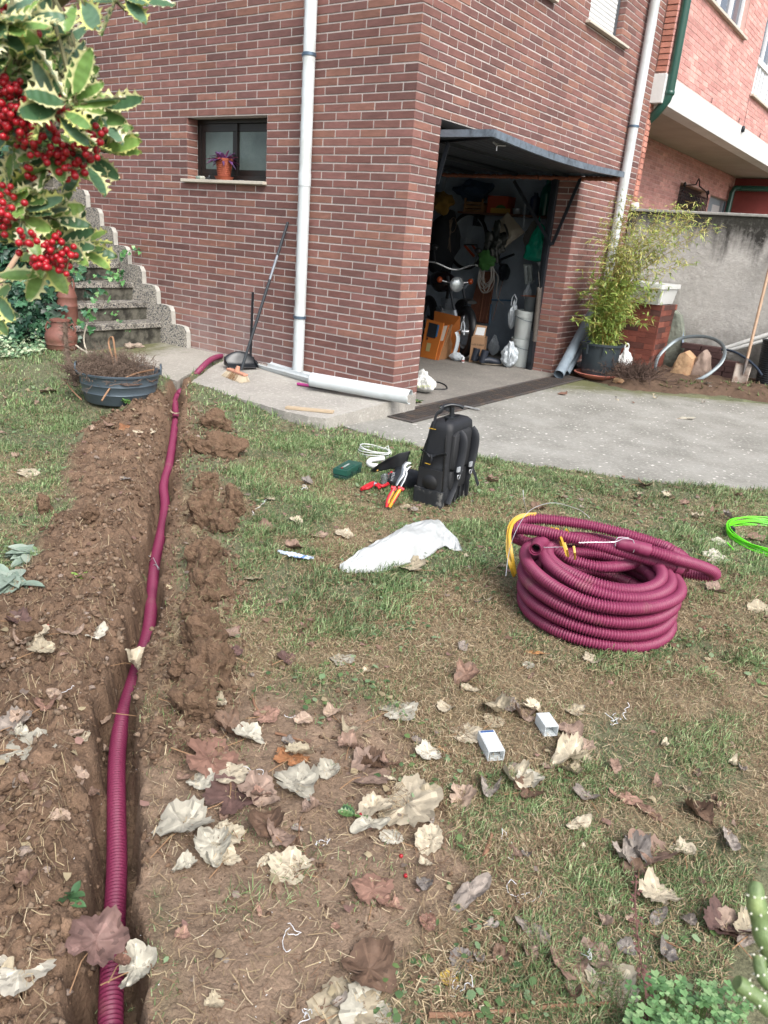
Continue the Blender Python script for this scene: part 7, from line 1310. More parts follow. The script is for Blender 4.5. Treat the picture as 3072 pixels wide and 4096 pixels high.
for (px, py, n, sp_) in bc:
    o = AT(px, py, D0-.05+rr.uniform(-.02, .03)); st_ = []
    for i in range(n):
        for _try in range(12):
            q_ = o+Vector((rr.gauss(0, .5), rr.gauss(0, .5), rr.gauss(0, .5)))*sp_*1.12
            if all((q_-s_).length > .0070 for s_ in st_): break
        st_.append(q_); berr.append((q_, rr.uniform(.0034, .0044))); twg.tube([q_, q_.lerp(o+CF*.02+Vector((0, 0, .01)), .8)], .0006, 4, cap=False)
# branches back to the bush's own stems outside the frame
hub = [AT(-120, 100, 1.2), AT(-140, 320, 1.2), AT(-140, 520, 1.2), AT(60, -90, 1.15), AT(240, -120, 1.2)]
for e in ends:
    h = min(hub, key=lambda q_: (q_-e).length); m_ = e.lerp(h, .5)+Vector((0, 0, .02)); twg.tube(spline([h, m_, e], .02), .0024, 6)
stem0 = G(-260, 1500, 0)
for h in hub: twg.tube(spline([h, h.lerp(stem0, .3)+Vector((-.1, .05, .3)), stem0+Vector((0, 0, .5)), stem0], .05), .010, 8)
mb = MB(); mb.v = [tuple(v) for v in hv]; mb.f = hf; mb.c = hc; mb.build('foliage', mat('holly_leaf', attr=True, rough=.32, spec=.5, sub=.12, nz=(60, .10)), hol)
twg.build('branches', mat('holly_bark', '5b5a3c', .7, nz=(30, .2)), hol)
mb = MB()
for c, r in berr: mb.blob(c, r, 2, 0)
mb.build('berries', mat('berry_red', '96111f', .28, spec=.5, nz=(70, .3)), hol)
# ================================================================== IVY
iv = thing('ivy', 'thick dark green ivy climbing over the wall on the left of the stairs', 'ivy', (-4.0, -1.4, 0)); rr = random.Random(41)
IVC = [srgb(h) for h in ('1f3a2c', '284632', '1b3326', '30523a', '264238', '3a6044')]
def ivy_leaf(V, F, Cc, o, d, n, L_, col):
    d = unit(d); s = d.cross(n); s = s.normalized() if s.length > .01 else perp(d)[0]; n = s.cross(d)
    prof = [(0, 0, 0), (-.34, -.14, .1), (-.62, .12, .16), (-.30, .34, .02), (-.46, .62, .12), (-.16, .66, .0), (0, 1.05, .14), (.16, .66, .0), (.46, .62, .12), (.30, .34, .02), (.62, .12, .16), (.34, -.14, .1)]
    off = len(V); V.append(o+d*L_*.35-n*L_*.05)
    for a, b, h in prof: V.append(o+s*a*L_*.8+d*b*L_*.85-n*h*L_*.35)
    for i in range(len(prof)): F.append((off, off+1+i, off+1+(i+1) % len(prof))); v_ = 1.0+(.22 if i in (5, 6) else 0)+rr.uniform(-.08, .08); Cc.append(tuple(x*v_ for x in col))
IV, IF, IC = [], [], []
def ivymass(fn, n, Lm, cols, out=.06):
    """fn(u,v) -> point, outward normal"""
    for _ in range(n):
        p_, nr = fn(rr.random(), rr.random()); p_ = p_+nr*(rr.random()**.6*out); d = unit(Vector((rr.gauss(0, .5), rr.gauss(0, .5), -1+rr.gauss(0, .35)))+nr*.5); ivy_leaf(IV, IF, IC, p_, d, unit(nr+Vector((rr.gauss(0, .35), rr.gauss(0, .35), rr.gauss(.25, .35)))), Lm*rr.uniform(.6, 1.25), rr.choice(cols))
def bulge(x, z): return .16*mnoise.noise(Vector((x*1.7, z*2.1, 0)))+.07*mnoise.noise(Vector((x*5, z*5, 3)))
def topz(x): return .95+.95*float(sst(-3.25, -4.3, np.array(-abs(x)*-1 if False else x)*1.0)) if False else (.55+1.45*min(1, max(0, (-3.15-x)/1.15)))
def side_fn(u, v):
    x = -3.15-u*4.2; zt = topz(x)+.15*mnoise.noise(Vector((x*2, 0, 5))); z = v*zt; return Vector((x, -1.22-.12*math.sin(math.pi*v)+bulge(x, z)*-1, z)), unit((.25, -1, .35*v))
def end_fn(u, v):
    y = -1.25+u*.35; zt = .5; x = -3.12-.30*v; return Vector((x, y, v*1.1*(.6+.4*u))), unit((1, -.5, .4))
def top_fn(u, v):
    x = -3.3-u*4; return Vector((x, -1.25+v*.75, topz(x)+.12*mnoise.noise(Vector((x*2, v*3, 5)))-v*.15)), unit((.2, -.3, 1))
def riser_fn(u, v): x = -3.0-u*2.6; z = .35+(-2.78-x)/RUN*RISE+rr.uniform(-.1, .75); return Vector((x, -1.12+rr.uniform(-.03, .16), z)), unit((.6, -.7, .4))
def lip_fn(u, v): x = -2.92-u*1.6; return Vector((x, -1.12+.16*rr.random(), v*(.42+(-2.85-x)*1.05))), unit((.75, -.6, .3))
ivymass(side_fn, 3300, .11, IVC); ivymass(top_fn, 1100, .11, IVC); ivymass(end_fn, 350, .09, IVC); ivymass(riser_fn, 900, .11, IVC); ivymass(lip_fn, 420, .10, IVC)
# sprays reaching over the steps and up the bricks
IVL = [srgb(h) for h in ('4a7a46', '5f9055', '3a6640', '7aa068')]
def spray(pts, n, L_, cols, nr=(.2, -1, .4), mb=None, jit=.03):
    sp_ = spline(pts, .01); mb.tube(sp_, .0022, 5)
    for i in range(n): q_ = sp_[int(rr.random()*(len(sp_)-1))]; ivy_leaf(IV, IF, IC, q_+Vector((rr.gauss(0, jit), rr.gauss(0, jit*.6), rr.gauss(0, jit))), unit((rr.gauss(0, .6), -.2, rr.gauss(-.4, .6))), unit(Vector(nr)+Vector((rr.gauss(0, .3), rr.gauss(0, .3), rr.gauss(0, .3)))), L_*rr.uniform(.6, 1.15), rr.choice(cols))
vs_ = MB(); W_ = lambda u, v, y: PL(*s3_(u, v), 1, y)
spray([W_(870, 960, -.2), W_(880, 900, -.17), W_(890, 800, -.16), W_(930, 755, -.15), W_(990, 730, -.03), W_(1055, 735, -.02)], 20, .055, IVL, mb=vs_, jit=.02)
spray([W_(800, 900, -.25), W_(850, 920, -.22), W_(910, 930, -.2)], 12, .07, IVL, mb=vs_); spray([W_(560, 930, -.7), W_(650, 950, -.5), W_(780, 930, -.3)], 12, .06, IVL+IVC, mb=vs_, nr=(.8, -.6, .4))
for L_ in ([(600, 1100, -.95), (640, 1150, -.9), (620, 1250, -.9)], [(690, 1060, -.7), (770, 1100, -.6), (730, 1190, -.6)], [(590, 1220, -.95), (640, 1270, -.9), (700, 1280, -.8)], [(540, 900, -.9), (600, 890, -.85), (560, 960, -.9)]): spray([W_(*q_) for q_ in L_], 6, .085, IVL+IVC[-2:], mb=vs_, nr=(.9, -.5, .4), jit=.04)
spray([W_(860, 1190, -.55), W_(850, 1220, -.5)], 5, .045, IVL, mb=vs_, nr=(.9, -.5, .4)); spray([W_(920, 1280, -.45), W_(960, 1320, -.4), W_(970, 1350, -.4)], 6, .06, IVL, mb=vs_, nr=(.9, -.5, .4), jit=.02)
spray([W_(430, 1230, -1.1), W_(460, 1260, -1.1)], 6, .04, [srgb('8da27c'), srgb('6d8d62')], mb=vs_)
mb = MB(); mb.v = [tuple(v) for v in IV]; mb.f = IF; mb.c = IC; mb.build('foliage', mat('ivy_leaf', attr=True, rough=.38, spec=.45, nz=(40, .15)), iv, smooth=False); vs_.build('stems', m_twig, iv)
mb = MB(); mb.bb((-7.4, -1.18, -.1), (-3.3, -1.02, .7)); mb.bb((-7.4, -1.18, .6), (-4.2, -.9, 1.7)); mb.build('ivy_wall', mat('ivy_wall_stone', '3a3c36', .9, nz=(10, .3)), label='low stone retaining wall hidden under the ivy', cat='wall', smooth=False)
# variegated ground ivy
GV, GF_, GC = IV, IF, IC; IV, IF, IC = [], [], []
vcol = [srgb(h) for h in ('5d7a5a', '6d8a66', '9aa98a', '45654a', 'b3bb9c')]
c0, c1, c2 = G(-20, 772, .14), G(95, 768, .14), G(100, 730, .14); d0 = G(-60, 720, .14)
for _ in range(1500):
    u, v = rr.random(), rr.random(); p_ = c0.lerp(c1, u).lerp(d0.lerp(c2, u), v); hh = .16*math.sin(math.pi*min(1, v*.9+.1))*(.6+.6*mnoise.noise(p_*5))+.03; p_.z = .13+rr.random()*max(.03, hh); ivy_leaf(IV, IF, IC, p_, unit((rr.gauss(0, 1), rr.gauss(0, 1), -.3)), unit((rr.gauss(0, .4), rr.gauss(-.5, .4), 1)), rr.uniform(.022, .042), rr.choice(vcol))
mb = MB(); mb.v = [tuple(v) for v in IV]; mb.f = IF; mb.c = IC; mb.build('ground_ivy', MATS['ivy_leaf'], label='low pale variegated ivy carpeting the ground beside the milk churns', cat='ground cover', kind='stuff', smooth=False)
# cactus + clover at lower right, dry reddish weed
m_cac = mat('cactus_green', '5f7348', .5, nz=(60, .2), nz2=(25, .5, .75), col2='8b9a62', bump=(120, .002)); ca = thing('cactus', 'knobbly green cactus stems at the right edge near the camera', 'cactus', tuple(AT(1700, 2150, .95))); cg = AT(1720, 2230, 1.0)
def cst(pts, rad, parent, nm='stem'):
    sp_ = spline([AT(*q_) for q_ in pts], .004); n_ = len(sp_); mb = MB(); R_ = []
    for i in range(n_): f_ = i/n_; R_.append(rad*(1-.35*f_)*(1+.10*math.sin(i*1.1))*(1 if f_ < .93 else max(.25, (1-f_)/.07)))
    mb.tube(sp_, R_, 18); st_ = mb.build(nm, m_cac, parent); mb = MB()
    for i in range(3, n_, 3):
        for k in range(7): a = k*.9+i*.45; x, y = perp(sp_[min(i+1, n_-1)]-sp_[i-1]); nn = x*math.cos(a)+y*math.sin(a); c = sp_[i]+nn*R_[i]; mb.blob(c, .0011, 1, 0); mb.tube([c, c+nn*.003], .0002, 3)
    mb.build('spines', mat('spine_white', 'd8d8c8', .6), st_)
cst([(1700, 2120, .86), (1675, 2075, .84), (1655, 2030, .82), (1640, 1985, .81), (1633, 1935, .80), (1634, 1905, .80)], .0108, ca); cst([(1700, 2160, .86), (1668, 2128, .84), (1645, 2100, .83), (1640, 2065, .83)], .0085, ca); cst([(1710, 2190, .86), (1670, 2180, .84), (1630, 2150, .83), (1592, 2122, .82)], .0095, ca); cst([(1730, 2400, .9), (1712, 2190, .86), (1702, 2110, .86)], .015, ca)
CV = MB(); rr = random.Random(51)
def clover(c, k, lift=.5):
    st_ = c-Vector((0, 0, lift*.04)); CV.tube([Vector((st_.x, st_.y, max(0.0, st_.z-.03))), c], .0007, 4, cap=False, col=srgb('6d8a50'))
    for j in range(3):
        a = j*2.094+rr.random()*.3; d = Vector((math.cos(a), math.sin(a), .15)); s = Vector((-math.sin(a), math.cos(a), 0)); col = rr.choice([srgb('5f8452'), srgb('6f9560'), srgb('4f7246'), srgb('7f9d6c')])
        CV.add([c, c+d*k*.55+s*k*.48, c+d*k+s*k*.34+Vector((0, 0, -.001)), c+d*k*.86+Vector((0, 0, -.002)), c+d*k-s*k*.34+Vector((0, 0, -.001)), c+d*k*.55-s*k*.48], [(0, 1, 2, 3), (0, 3, 4, 5)], col)
for _ in range(170):
    px, py = rr.uniform(1360, 1620), rr.uniform(2105, 2260); 
    if py < 2110+.0011*(px-1450)**2*1.2: continue
    c = G(px, py, rr.uniform(.05, .10)); clover(c, rr.uniform(.008, .017), 1)
CV.build('clover_patch', mat('clover_leaf', attr=True, rough=.5, sub=.25), label='patch of bright green three lobed clover at the bottom right', cat='clover', kind='stuff', smooth=False)
mb = MB(); wd = random.Random(9); sp_ = spline([G(1400, 2260, .0), G(1395, 2150, .08), G(1380, 2050, .14), G(1372, 1950, .19), G(1374, 1905, .21)], .01); mb.tube(sp_, .0015, 5)
for q_ in sp_[3:]:
    for j in range(2): d2 = unit((wd.gauss(0, 1), wd.gauss(0, 1), wd.gauss(.3, .5))); mb.tube([q_, q_+d2*wd.uniform(.006, .016)], .0008, 3); mb.blob(q_+d2*.012, (.004, .003, .002), 1, .3)
mb.build('reddish_weed', mat('dry_red_brown', '5c3f3a', .9), label='thin dry reddish weed stem rising near the clover at the bottom', cat='weed')
# ================================================================== GRASS, CRUMBS, CLODS, LEAVES
def campos(n, ymin, ymax, halfang=.62, pw=1.):
    """random ground positions spread through the part of the garden the photo shows"""
    u = rng.random(n); r = (ymin**pw+(ymax**pw-ymin**pw)*u)**(1/pw); a = (rng.random(n)*2-1)*halfang
    X = r*np.tan(a); Y = r; return CAM.x+X*math.cos(YAW)-Y*math.sin(YAW), CAM.y+X*math.sin(YAW)+Y*math.cos(YAW), r
def okmask(x, y):
    a, b, c = masks(x, y); d, s, side = trench(x, y); di = drive_in(x, y); pa = np.minimum(poly_sd(x, y, PATIO_A), poly_sd(x, y, PATIO_B))
    ok = (di > -.02) & (pa > .0) & (y < .9) & ~((y > -.02) & (x < .05)) & ~((x < -2.4) & (y > -1.15)) & ~((x < -3.0) & (y > -1.4))
    return ok, a, b, c, d
dcx, dcy = (Vector((tc.x, tc.y, 0))).xy
def grass(n, ymin, ymax, wd, hmin, hmax, pw, name, lab, dead=.0):
    x, y, r = campos(n, ymin, ymax, .60, pw); ok, a, b, c, d = okmask(x, y)
    dirt = np.maximum(np.maximum(a, b*.72), c*.97); cl_ = fbm(x*7, y*7, 3, 77); dry = dryness(x, y)
    lush = sst(.30, .62, fbm(x*3.3+9, y*3.3, 3, 91))
    pr_ = (1-dirt)**1.6*(.6+.7*sst(.33, .6, cl_))*(1-.35*dry)*(.7+.5*lush); pr_ = np.maximum(pr_, .13*sst(.60, .72, fbm(x*6+3, y*6, 3, 83))*(c > .3)*(a < .3)); pr_ = np.where(d < .075, pr_*.12, pr_); pr_ = np.where((np.hypot(x-dcx, y-dcy) < RB*.85), 0, pr_)
    k = ok & (rng.random(n) < pr_); x, y, r, dry, cl_, lush = x[k], y[k], r[k], dry[k], cl_[k], lush[k]; m = len(x); z = height(x, y)
    az = rng.random(m)*2*np.pi; lean = rng.uniform(.15, 1.35, m); h = rng.uniform(hmin, hmax, m)*(.6+.8*sst(.4, .7, cl_))*(1-.3*dry); w_ = wd*rng.uniform(.6, 1.3, m)
    isdead = rng.random(m) < (.16+.55*dry+dead)
    lean = np.where(isdead, rng.uniform(1.0, 1.57, m), lean)
    dx, dy = np.cos(az), np.sin(az); sx, sy = -dy, dx; P_ = []
    for t, ws in ((0, 1), (.4, .9), (.75, .6), (1, .05)):
        hh = np.sin(lean*t*.5+ (1-lean/1.57)*0)*0; rad = h*t*np.sin(lean*(.4+.6*t)); up = h*t*np.cos(lean*(.4+.6*t)*.96)
        cx, cy, cz = x+dx*rad, y+dy*rad, z+up-.002+.002*isdead; P_ += [np.stack([cx-sx*w_*ws/2, cy-sy*w_*ws/2, cz], -1), np.stack([cx+sx*w_*ws/2, cy+sy*w_*ws/2, cz+w_*.25], -1)]
    V = np.stack(P_, 1).reshape(-1, 3); o = (np.arange(m)*8)[:, None]; F = np.concatenate([o+np.array([[0, 1, 3, 2]]), o+np.array([[2, 3, 5, 4]]), o+np.array([[4, 5, 7, 6]])], 1).reshape(-1, 4)
    gcs = np.array([srgb(q_) for q_ in ('5b7247', '708857', '4d653f', '84976c', '637c4f', '97a77c')]); dcs = np.array([srgb(q_) for q_ in ('988a6c', '857458', '75644e', 'a8997c', '86705a')])
    col = np.where(isdead[:, None], dcs[rng.integers(0, 5, m)], gcs[rng.integers(0, 6, m)]*(.8+.4*lush[:, None]))*rng.uniform(.8, 1.2, (m, 1)); C3 = np.repeat(col, 3, 0)
    npmesh(name, V, F, mat('grass_blade', attr=True, rough=.55, spec=.3, sub=.28), C3, smooth=False, label=lab, cat='grass', kind='stuff'); return m
grass(200000, .75, 2.4, .0018, .012, .031, 1.2, 'grass', 'short patchy lawn grass near the camera')
grass(235000, 2.2, 5.0, .0034, .018, .042, 1.3, 'grass', 'short lawn grass around the coil and backpack')
grass(120000, 4.6, 9.5, .006, .020, .05, 1.4, 'grass', 'lawn grass in the distance by the patio and tub')
# coarser tufts along the driveway edge and tub
def strands(n, ymin, ymax, pw, L0, L1, wd):
    x, y, r = campos(n, ymin, ymax, .6, pw); ok, a, b, c, d = okmask(x, y); dirt = np.maximum(np.maximum(a, b), c); dry = dryness(x, y)
    k = ok & (rng.random(n) < (.25+.75*dry)*(1-.75*dirt)+.06) & (d > .08); x, y, r = x[k], y[k], r[k]; m = len(x); az = rng.random(m)*6.283; L_ = rng.uniform(L0, L1, m); w_ = wd*rng.uniform(.5, 1.4, m); bend = rng.normal(0, .35, m); V = []
    for t in (-.5, 0, .5):
        an = az+bend*t; cx, cy = x+np.cos(an)*L_*t, y+np.sin(an)*L_*t; cz = height(cx, cy)+.004+rng.random(m)*.014*(1 if t else .6); V += [np.stack([cx-np.sin(an)*w_/2, cy+np.cos(an)*w_/2, cz], -1), np.stack([cx+np.sin(an)*w_/2, cy-np.cos(an)*w_/2, cz+.0004], -1)]
    V = np.stack(V, 1).reshape(-1, 3); o = (np.arange(m)*6)[:, None]; F = np.concatenate([o+np.array([[0, 1, 3, 2]]), o+np.array([[2, 3, 5, 4]])], 1).reshape(-1, 4)
    cs = np.array([srgb(q_) for q_ in ('998a6e', '84735a', '6f5c48', 'a3957c', '665040', '8a7a60')]); col = cs[rng.integers(0, 6, m)]*rng.uniform(.75, 1.2, (m, 1))
    npmesh('dry_thatch', V, F, mat('thatch', attr=True, rough=.8, spec=.2), np.repeat(col, 2, 0), smooth=False, label='flattened dry straw lying through the lawn', cat='thatch', kind='stuff')
strands(120000, .7, 5.2, 1.2, .012, .042, .0013)
# small broad leaved weeds flat in the lawn
def weeds(n):
    x, y, r = campos(n, .7, 5.5, .6, 1.3); ok, a, b, c, d = okmask(x, y); dirt = np.maximum(np.maximum(a, b), c); cl_ = fbm(x*2.2+5, y*2.2, 3, 33)
    k = ok & (rng.random(n) < sst(.45, .62, cl_)*(1-dirt)) & (d > .1); x, y, r, cl_ = x[k], y[k], r[k], cl_[k]; m = len(x); az = rng.random(m)*6.283; L_ = rng.uniform(.007, .02, m)*(1+.12*r); w_ = L_*rng.uniform(.25, .5, m); z = height(x, y)+rng.uniform(.003, .014, m); tilt = rng.uniform(-.1, .5, m); V = []
    for t, s in ((0, 0), (.4, -1), (.4, 1), (.8, -.7), (.8, .7), (1, 0)): V.append(np.stack([x+np.cos(az)*L_*t-np.sin(az)*w_*s, y+np.sin(az)*L_*t+np.cos(az)*w_*s, z+L_*t*tilt+abs(s)*w_*.15], -1))
    V = np.stack(V, 1).reshape(-1, 3); o = (np.arange(m)*6)[:, None]; F = np.concatenate([o+np.array([[0, 1, 2]]), o+np.array([[1, 3, 4]]), o+np.array([[1, 4, 2]]), o+np.array([[3, 5, 4]])], 1).reshape(-1, 3)
    cs = np.array([srgb(q_) for q_ in ('566f46', '6c8460', '4a6240', '7d916f', '607849')]); npmesh('lawn_weeds', V, F, MATS['grass_blade'], np.repeat(cs[rng.integers(0, 5, m)]*rng.uniform(.8, 1.2, (m, 1)), 4, 0), smooth=False, label='tiny broad leaved weeds mixed into the lawn', cat='weeds', kind='stuff')
weeds(12000)
# soil crumbs
def crumbs():
    n = 120000; x, y, r = campos(n, .7, 6.5, .60, 1.15); ok, a, b, c, d = okmask(x, y); dens = np.maximum(a, b*.9)+c*.30*(1-a)
    cl_ = fbm(x*6, y*6, 3, 15); k = ok & (rng.random(n) < dens*(.25+.9*sst(.35, .6, cl_))) & (d > .035); x, y, r, a, b, c = x[k], y[k], r[k], a[k], b[k], c[k]; m = len(x)
    s = .0017+.0055*rng.random(m)**6*2.0+.0009*r*rng.random(m); s = np.where((c > .6) & (a < .3) & (b < .3), s*.6, s)
    vs, fs = ico(1); vs = np.array([v[:] for v in vs]); fs = np.array(fs); nv = len(vs); ang = rng.random(m)*6.28; jit = 1+rng.normal(0, .30, (m, nv)); base = vs[None]*jit[..., None]
    ca_, sa_ = np.cos(ang)[:, None], np.sin(ang)[:, None]; bx, by = base[..., 0]*ca_-base[..., 1]*sa_*.8, base[..., 0]*sa_+base[..., 1]*ca_*.8; z = height(x, y)
    V = np.stack([x[:, None]+bx*s[:, None], y[:, None]+by*s[:, None], z[:, None]+(base[..., 2]*.75+.35)*s[:, None]], -1).reshape(-1, 3); F = (fs[None]+(np.arange(m)*nv)[:, None, None]).reshape(-1, 3)
    cs = np.array([srgb(q_) for q_ in ('6b5747', '776353', '59473a', '7f6e5e', '665343')]); col = cs[rng.integers(0, 5, m)]*rng.uniform(.8, 1.2, (m, 1)); pale = rng.random(m) < .02; col[pale] = np.array(srgb('94857a'))
    npmesh('soil_crumbs', V, F, m_soil, np.repeat(col, len(fs), 0), label='loose crumbs of brown earth', cat='soil crumbs', kind='stuff')
crumbs()
# clods of turf, each a thing of its own
m_clod = mat('clod_earth', '6a5646', .95, spec=.15, nz=(30, .3), nz2=(6, .45, .7), col2='524234', bump=(60, .022))
CL = [((465, 925), (.15, .07, .06), 'clod on the right bank nearest the patio'), ((478, 985), (.17, .09, .07), 'large oval clod sticking out over the grass near the far end of the trench'), ((415, 975), (.08, .06, .05), 'smaller clod tucked left of the large oval one'), ((445, 1060), (.09, .07, .05), 'clod halfway between the oval clod and the broad crumbled one'), ((440, 1130), (.11, .08, .07), 'broad crumbled clod beside the trench left of the backpack'), ((505, 1105), (.09, .06, .06), 'clod with grass roots reaching furthest onto the lawn'), ((480, 1150), (.08, .06, .05), 'low clod under the rooty one'), ((440, 1225), (.09, .07, .06), 'steep dark clod level with the milky bag'), ((455, 1300), (.10, .08, .07), 'tall straw topped clod on the right bank'), ((420, 1335), (.06, .05, .04), 'small clod below the straw topped one'), ((440, 1385), (.10, .07, .06), 'rounded clod on the right bank level with the coil foot'), ((450, 1465), (.10, .07, .06), 'smooth fibrous clod towards the camera'), ((425, 1530), (.08, .06, .05), 'fibrous clod nearest the camera on the right bank'), ((97, 1105), (.045, .04, .04), 'round dark clod alone on the left lawn'), ((195, 1130), (.05, .035, .03), 'flat wedge clod on top of the left heap'), ((550, 868), (.10, .05, .035), 'low clod on the grass in front of the patio'), ((395, 1460), (.05, .04, .035), 'clod on the trench lip left of the smooth fibrous one'), ((60, 1380), (.05, .04, .03), 'clod among leaves at the left edge')]
tuft = [[], [], []]
for i, ((px, py), (a, b, h), lb) in enumerate(CL):
    p = GR(px, py); mb = MB(); mb.blob((p.x, p.y, p.z+h*.60), (a*.72, b*.9, h*1.3), 5, .34, 1.3, i+2, rotm(0, 0, YAW+rng.normal(0, .5))); V = mb.v
    V = [Vector(v)+Vector((mnoise.noise(Vector(v)*45), mnoise.noise(Vector(v)*45+Vector((9, 0, 0))), mnoise.noise(Vector(v)*45+Vector((0, 9, 0)))))*.007+Vector((0, 0, mnoise.noise(Vector(v)*110)*.003)) for v in V]; mb.v = [tuple(v) for v in V]
    co = mb.build('turf_clod', m_clod, label='brown '+lb, cat='turf clod', group='turf clods thrown up beside the trench')
    if i < 13:
        gm = MB(); rg = random.Random(i); top = [v for v in V if v.z > p.z+h*.35]
        for k in range(220 if i in (0, 3, 5, 8) else 110):
            if not top: break
            q_ = rg.choice(top); d = unit((rg.gauss(0, 1), rg.gauss(0, 1), rg.gauss(.4, .5))); L_ = rg.uniform(.012, .03); gm.tube([q_, q_+d*L_*.6, q_+d*L_+Vector((0, 0, -L_*.3))], [.0008, .0006, .0003], 3, cap=False, col=rg.choice([srgb('8f8064'), srgb('7a6850'), srgb('626a48'), srgb('85755a')]))
        gm.build('root_fringe', mat('root_fringe', attr=True, rough=.8), co, kind='stuff')
# fallen leaves
LFM = mat('dead_leaf', attr=True, rough=.6, spec=.3, nz=(26, .18), sub=.12, bump=(70, .002))
PALS = {'tan': ['a69c88', '998f7a', 'aea48f'], 'pale': ['a5a193', 'b0ab9d', '989487'], 'pink': ['8d7a6c', '816e62', '978474'], 'rust': ['806356', '74584c', '8a6d5f'], 'red': ['66504b', '6f5852', '58443f'], 'grey': ['7f766e', '716b66', '8a827a'], 'orange': ['946848', 'a0754c', '825c42'], 'brown': ['6f584b', '645042', '7d675a'], 'yellow': ['a08e52', 'ac944c', '928048']}
def leaf(px, py, size, pal, lb, rot=None, curl=.5, kind='lobed', seed=0, group=None, lift=0, at=None, tilt=None, stem=True):
    r = random.Random(seed*7+3); P0 = at if at is not None else GR(px, py); rot = r.uniform(0, 6.28) if rot is None else rot; T_ = Matrix.Translation(P0+Vector((0, 0, .004+lift))) @ rotm(*(tilt or (r.gauss(0, .12), r.gauss(0, .12))), rot)
    mb = MB(); NA, NR = 48, 6; base = [srgb(h) for h in PALS[pal]]; c0 = r.choice(base); ax = r.uniform(0, 3.14); k1, k2 = curl*r.uniform(.5, 1.3), curl*r.uniform(-.5, .8); ph = r.random()*9
    def R(th):
        if kind == 'lobed':
            lob = abs(math.cos(2.5*th))**1.1; v = .80+.22*lob*(1 if abs(th) < 2.4 else .7); v *= 1+.055*math.sin(th*19+ph)+.03*math.sin(th*31); v *= .6 if abs(abs(th)-math.pi) < .16 else 1
        elif kind == 'oval': v = .95*(.42/math.sqrt((math.cos(th)*.42)**2+math.sin(th)**2))*(1+.02*math.sin(17*th))
        else: v = .78+.12*math.cos(th)+.05*math.sin(th*13+ph)+.04*math.sin(3*th+ph)
        return v*size*.56
    vs = [(0, 0, 0)]; 
    def bend(x, y):
        u = (x*math.cos(ax)+y*math.sin(ax))/size; w_ = (-x*math.sin(ax)+y*math.cos(ax))/size; z = size*(k1*1.5*u*u+k2*w_*abs(w_)*1.4)+size*.14*curl*mnoise.noise(Vector((u*3.2, w_*3.2, ph)))+size*.05*mnoise.noise(Vector((u*9, w_*9, ph)))*(.6+curl)
        sh = 1-.55*curl*abs(u)*k1
        return z, sh
    for j in range(1, NR+1):
        for i in range(NA):
            th = -math.pi+2*math.pi*i/NA; rr_ = R(th)*j/NR; x, y = rr_*math.cos(th), rr_*math.sin(th); z, sh = bend(x, y); vs.append((x*sh, y*sh, z+.0008*(abs(math.cos(2.5*th)) > .93)*size/.1))
    fs, cs = [], []
    for i in range(NA): fs.append((0, 1+i, 1+(i+1) % NA)); 
    for j in range(1, NR):
        for i in range(NA): fs.append((1+(j-1)*NA+i, 1+j*NA+i, 1+j*NA+(i+1) % NA, 1+(j-1)*NA+(i+1) % NA))
    zmin = min(v[2] for v in vs); vs = [(v[0], v[1], v[2]-zmin*.8) for v in vs]
    mb.T = T_; o0_ = len(mb.f); mb.add(vs, fs)
    for fi in range(len(fs)):
        j = 0 if fi < NA else 1+(fi-NA)//NA; i = fi % NA; th = -math.pi+2*math.pi*(i+.5)/NA; vein = abs(math.cos(2.5*th)) > .965 or (kind == 'oval' and abs(math.sin(th)) < .06); t_ = 1+.16*mnoise.noise(Vector((math.cos(th)*j*.6, math.sin(th)*j*.6, ph)))*2-.05*(j == 5); c = c0; k_ = (1.3 if vein and j < 5 else 1)*t_; blot = mnoise.noise(Vector((math.cos(th)*j*.9+ph, math.sin(th)*j*.9, 3))) > .38
        mb.c[o0_+fi] = tuple(max(.01, x*k_*(.62 if blot else 1)) for x in c)
    o = mb.build('fallen_leaf', LFM, label=lb, cat='leaf', group=group)
    if stem:
        sm = MB(T_); L_ = size*r.uniform(.4, .75); z0_ = bend(-size*.2, 0)[0]-zmin*.8; sm.tube([(-size*.06, 0, z0_*.3+.001), (-size*.35, size*.03, .004), (-size*.35-L_, size*r.uniform(-.2, .2), .003)], [.0009, .0012, .0015], 5, col=srgb('8a6a4a')); sm.build('leaf_stalk', mat('leaf_stalk', '8d6f52', .7), o)
    return o
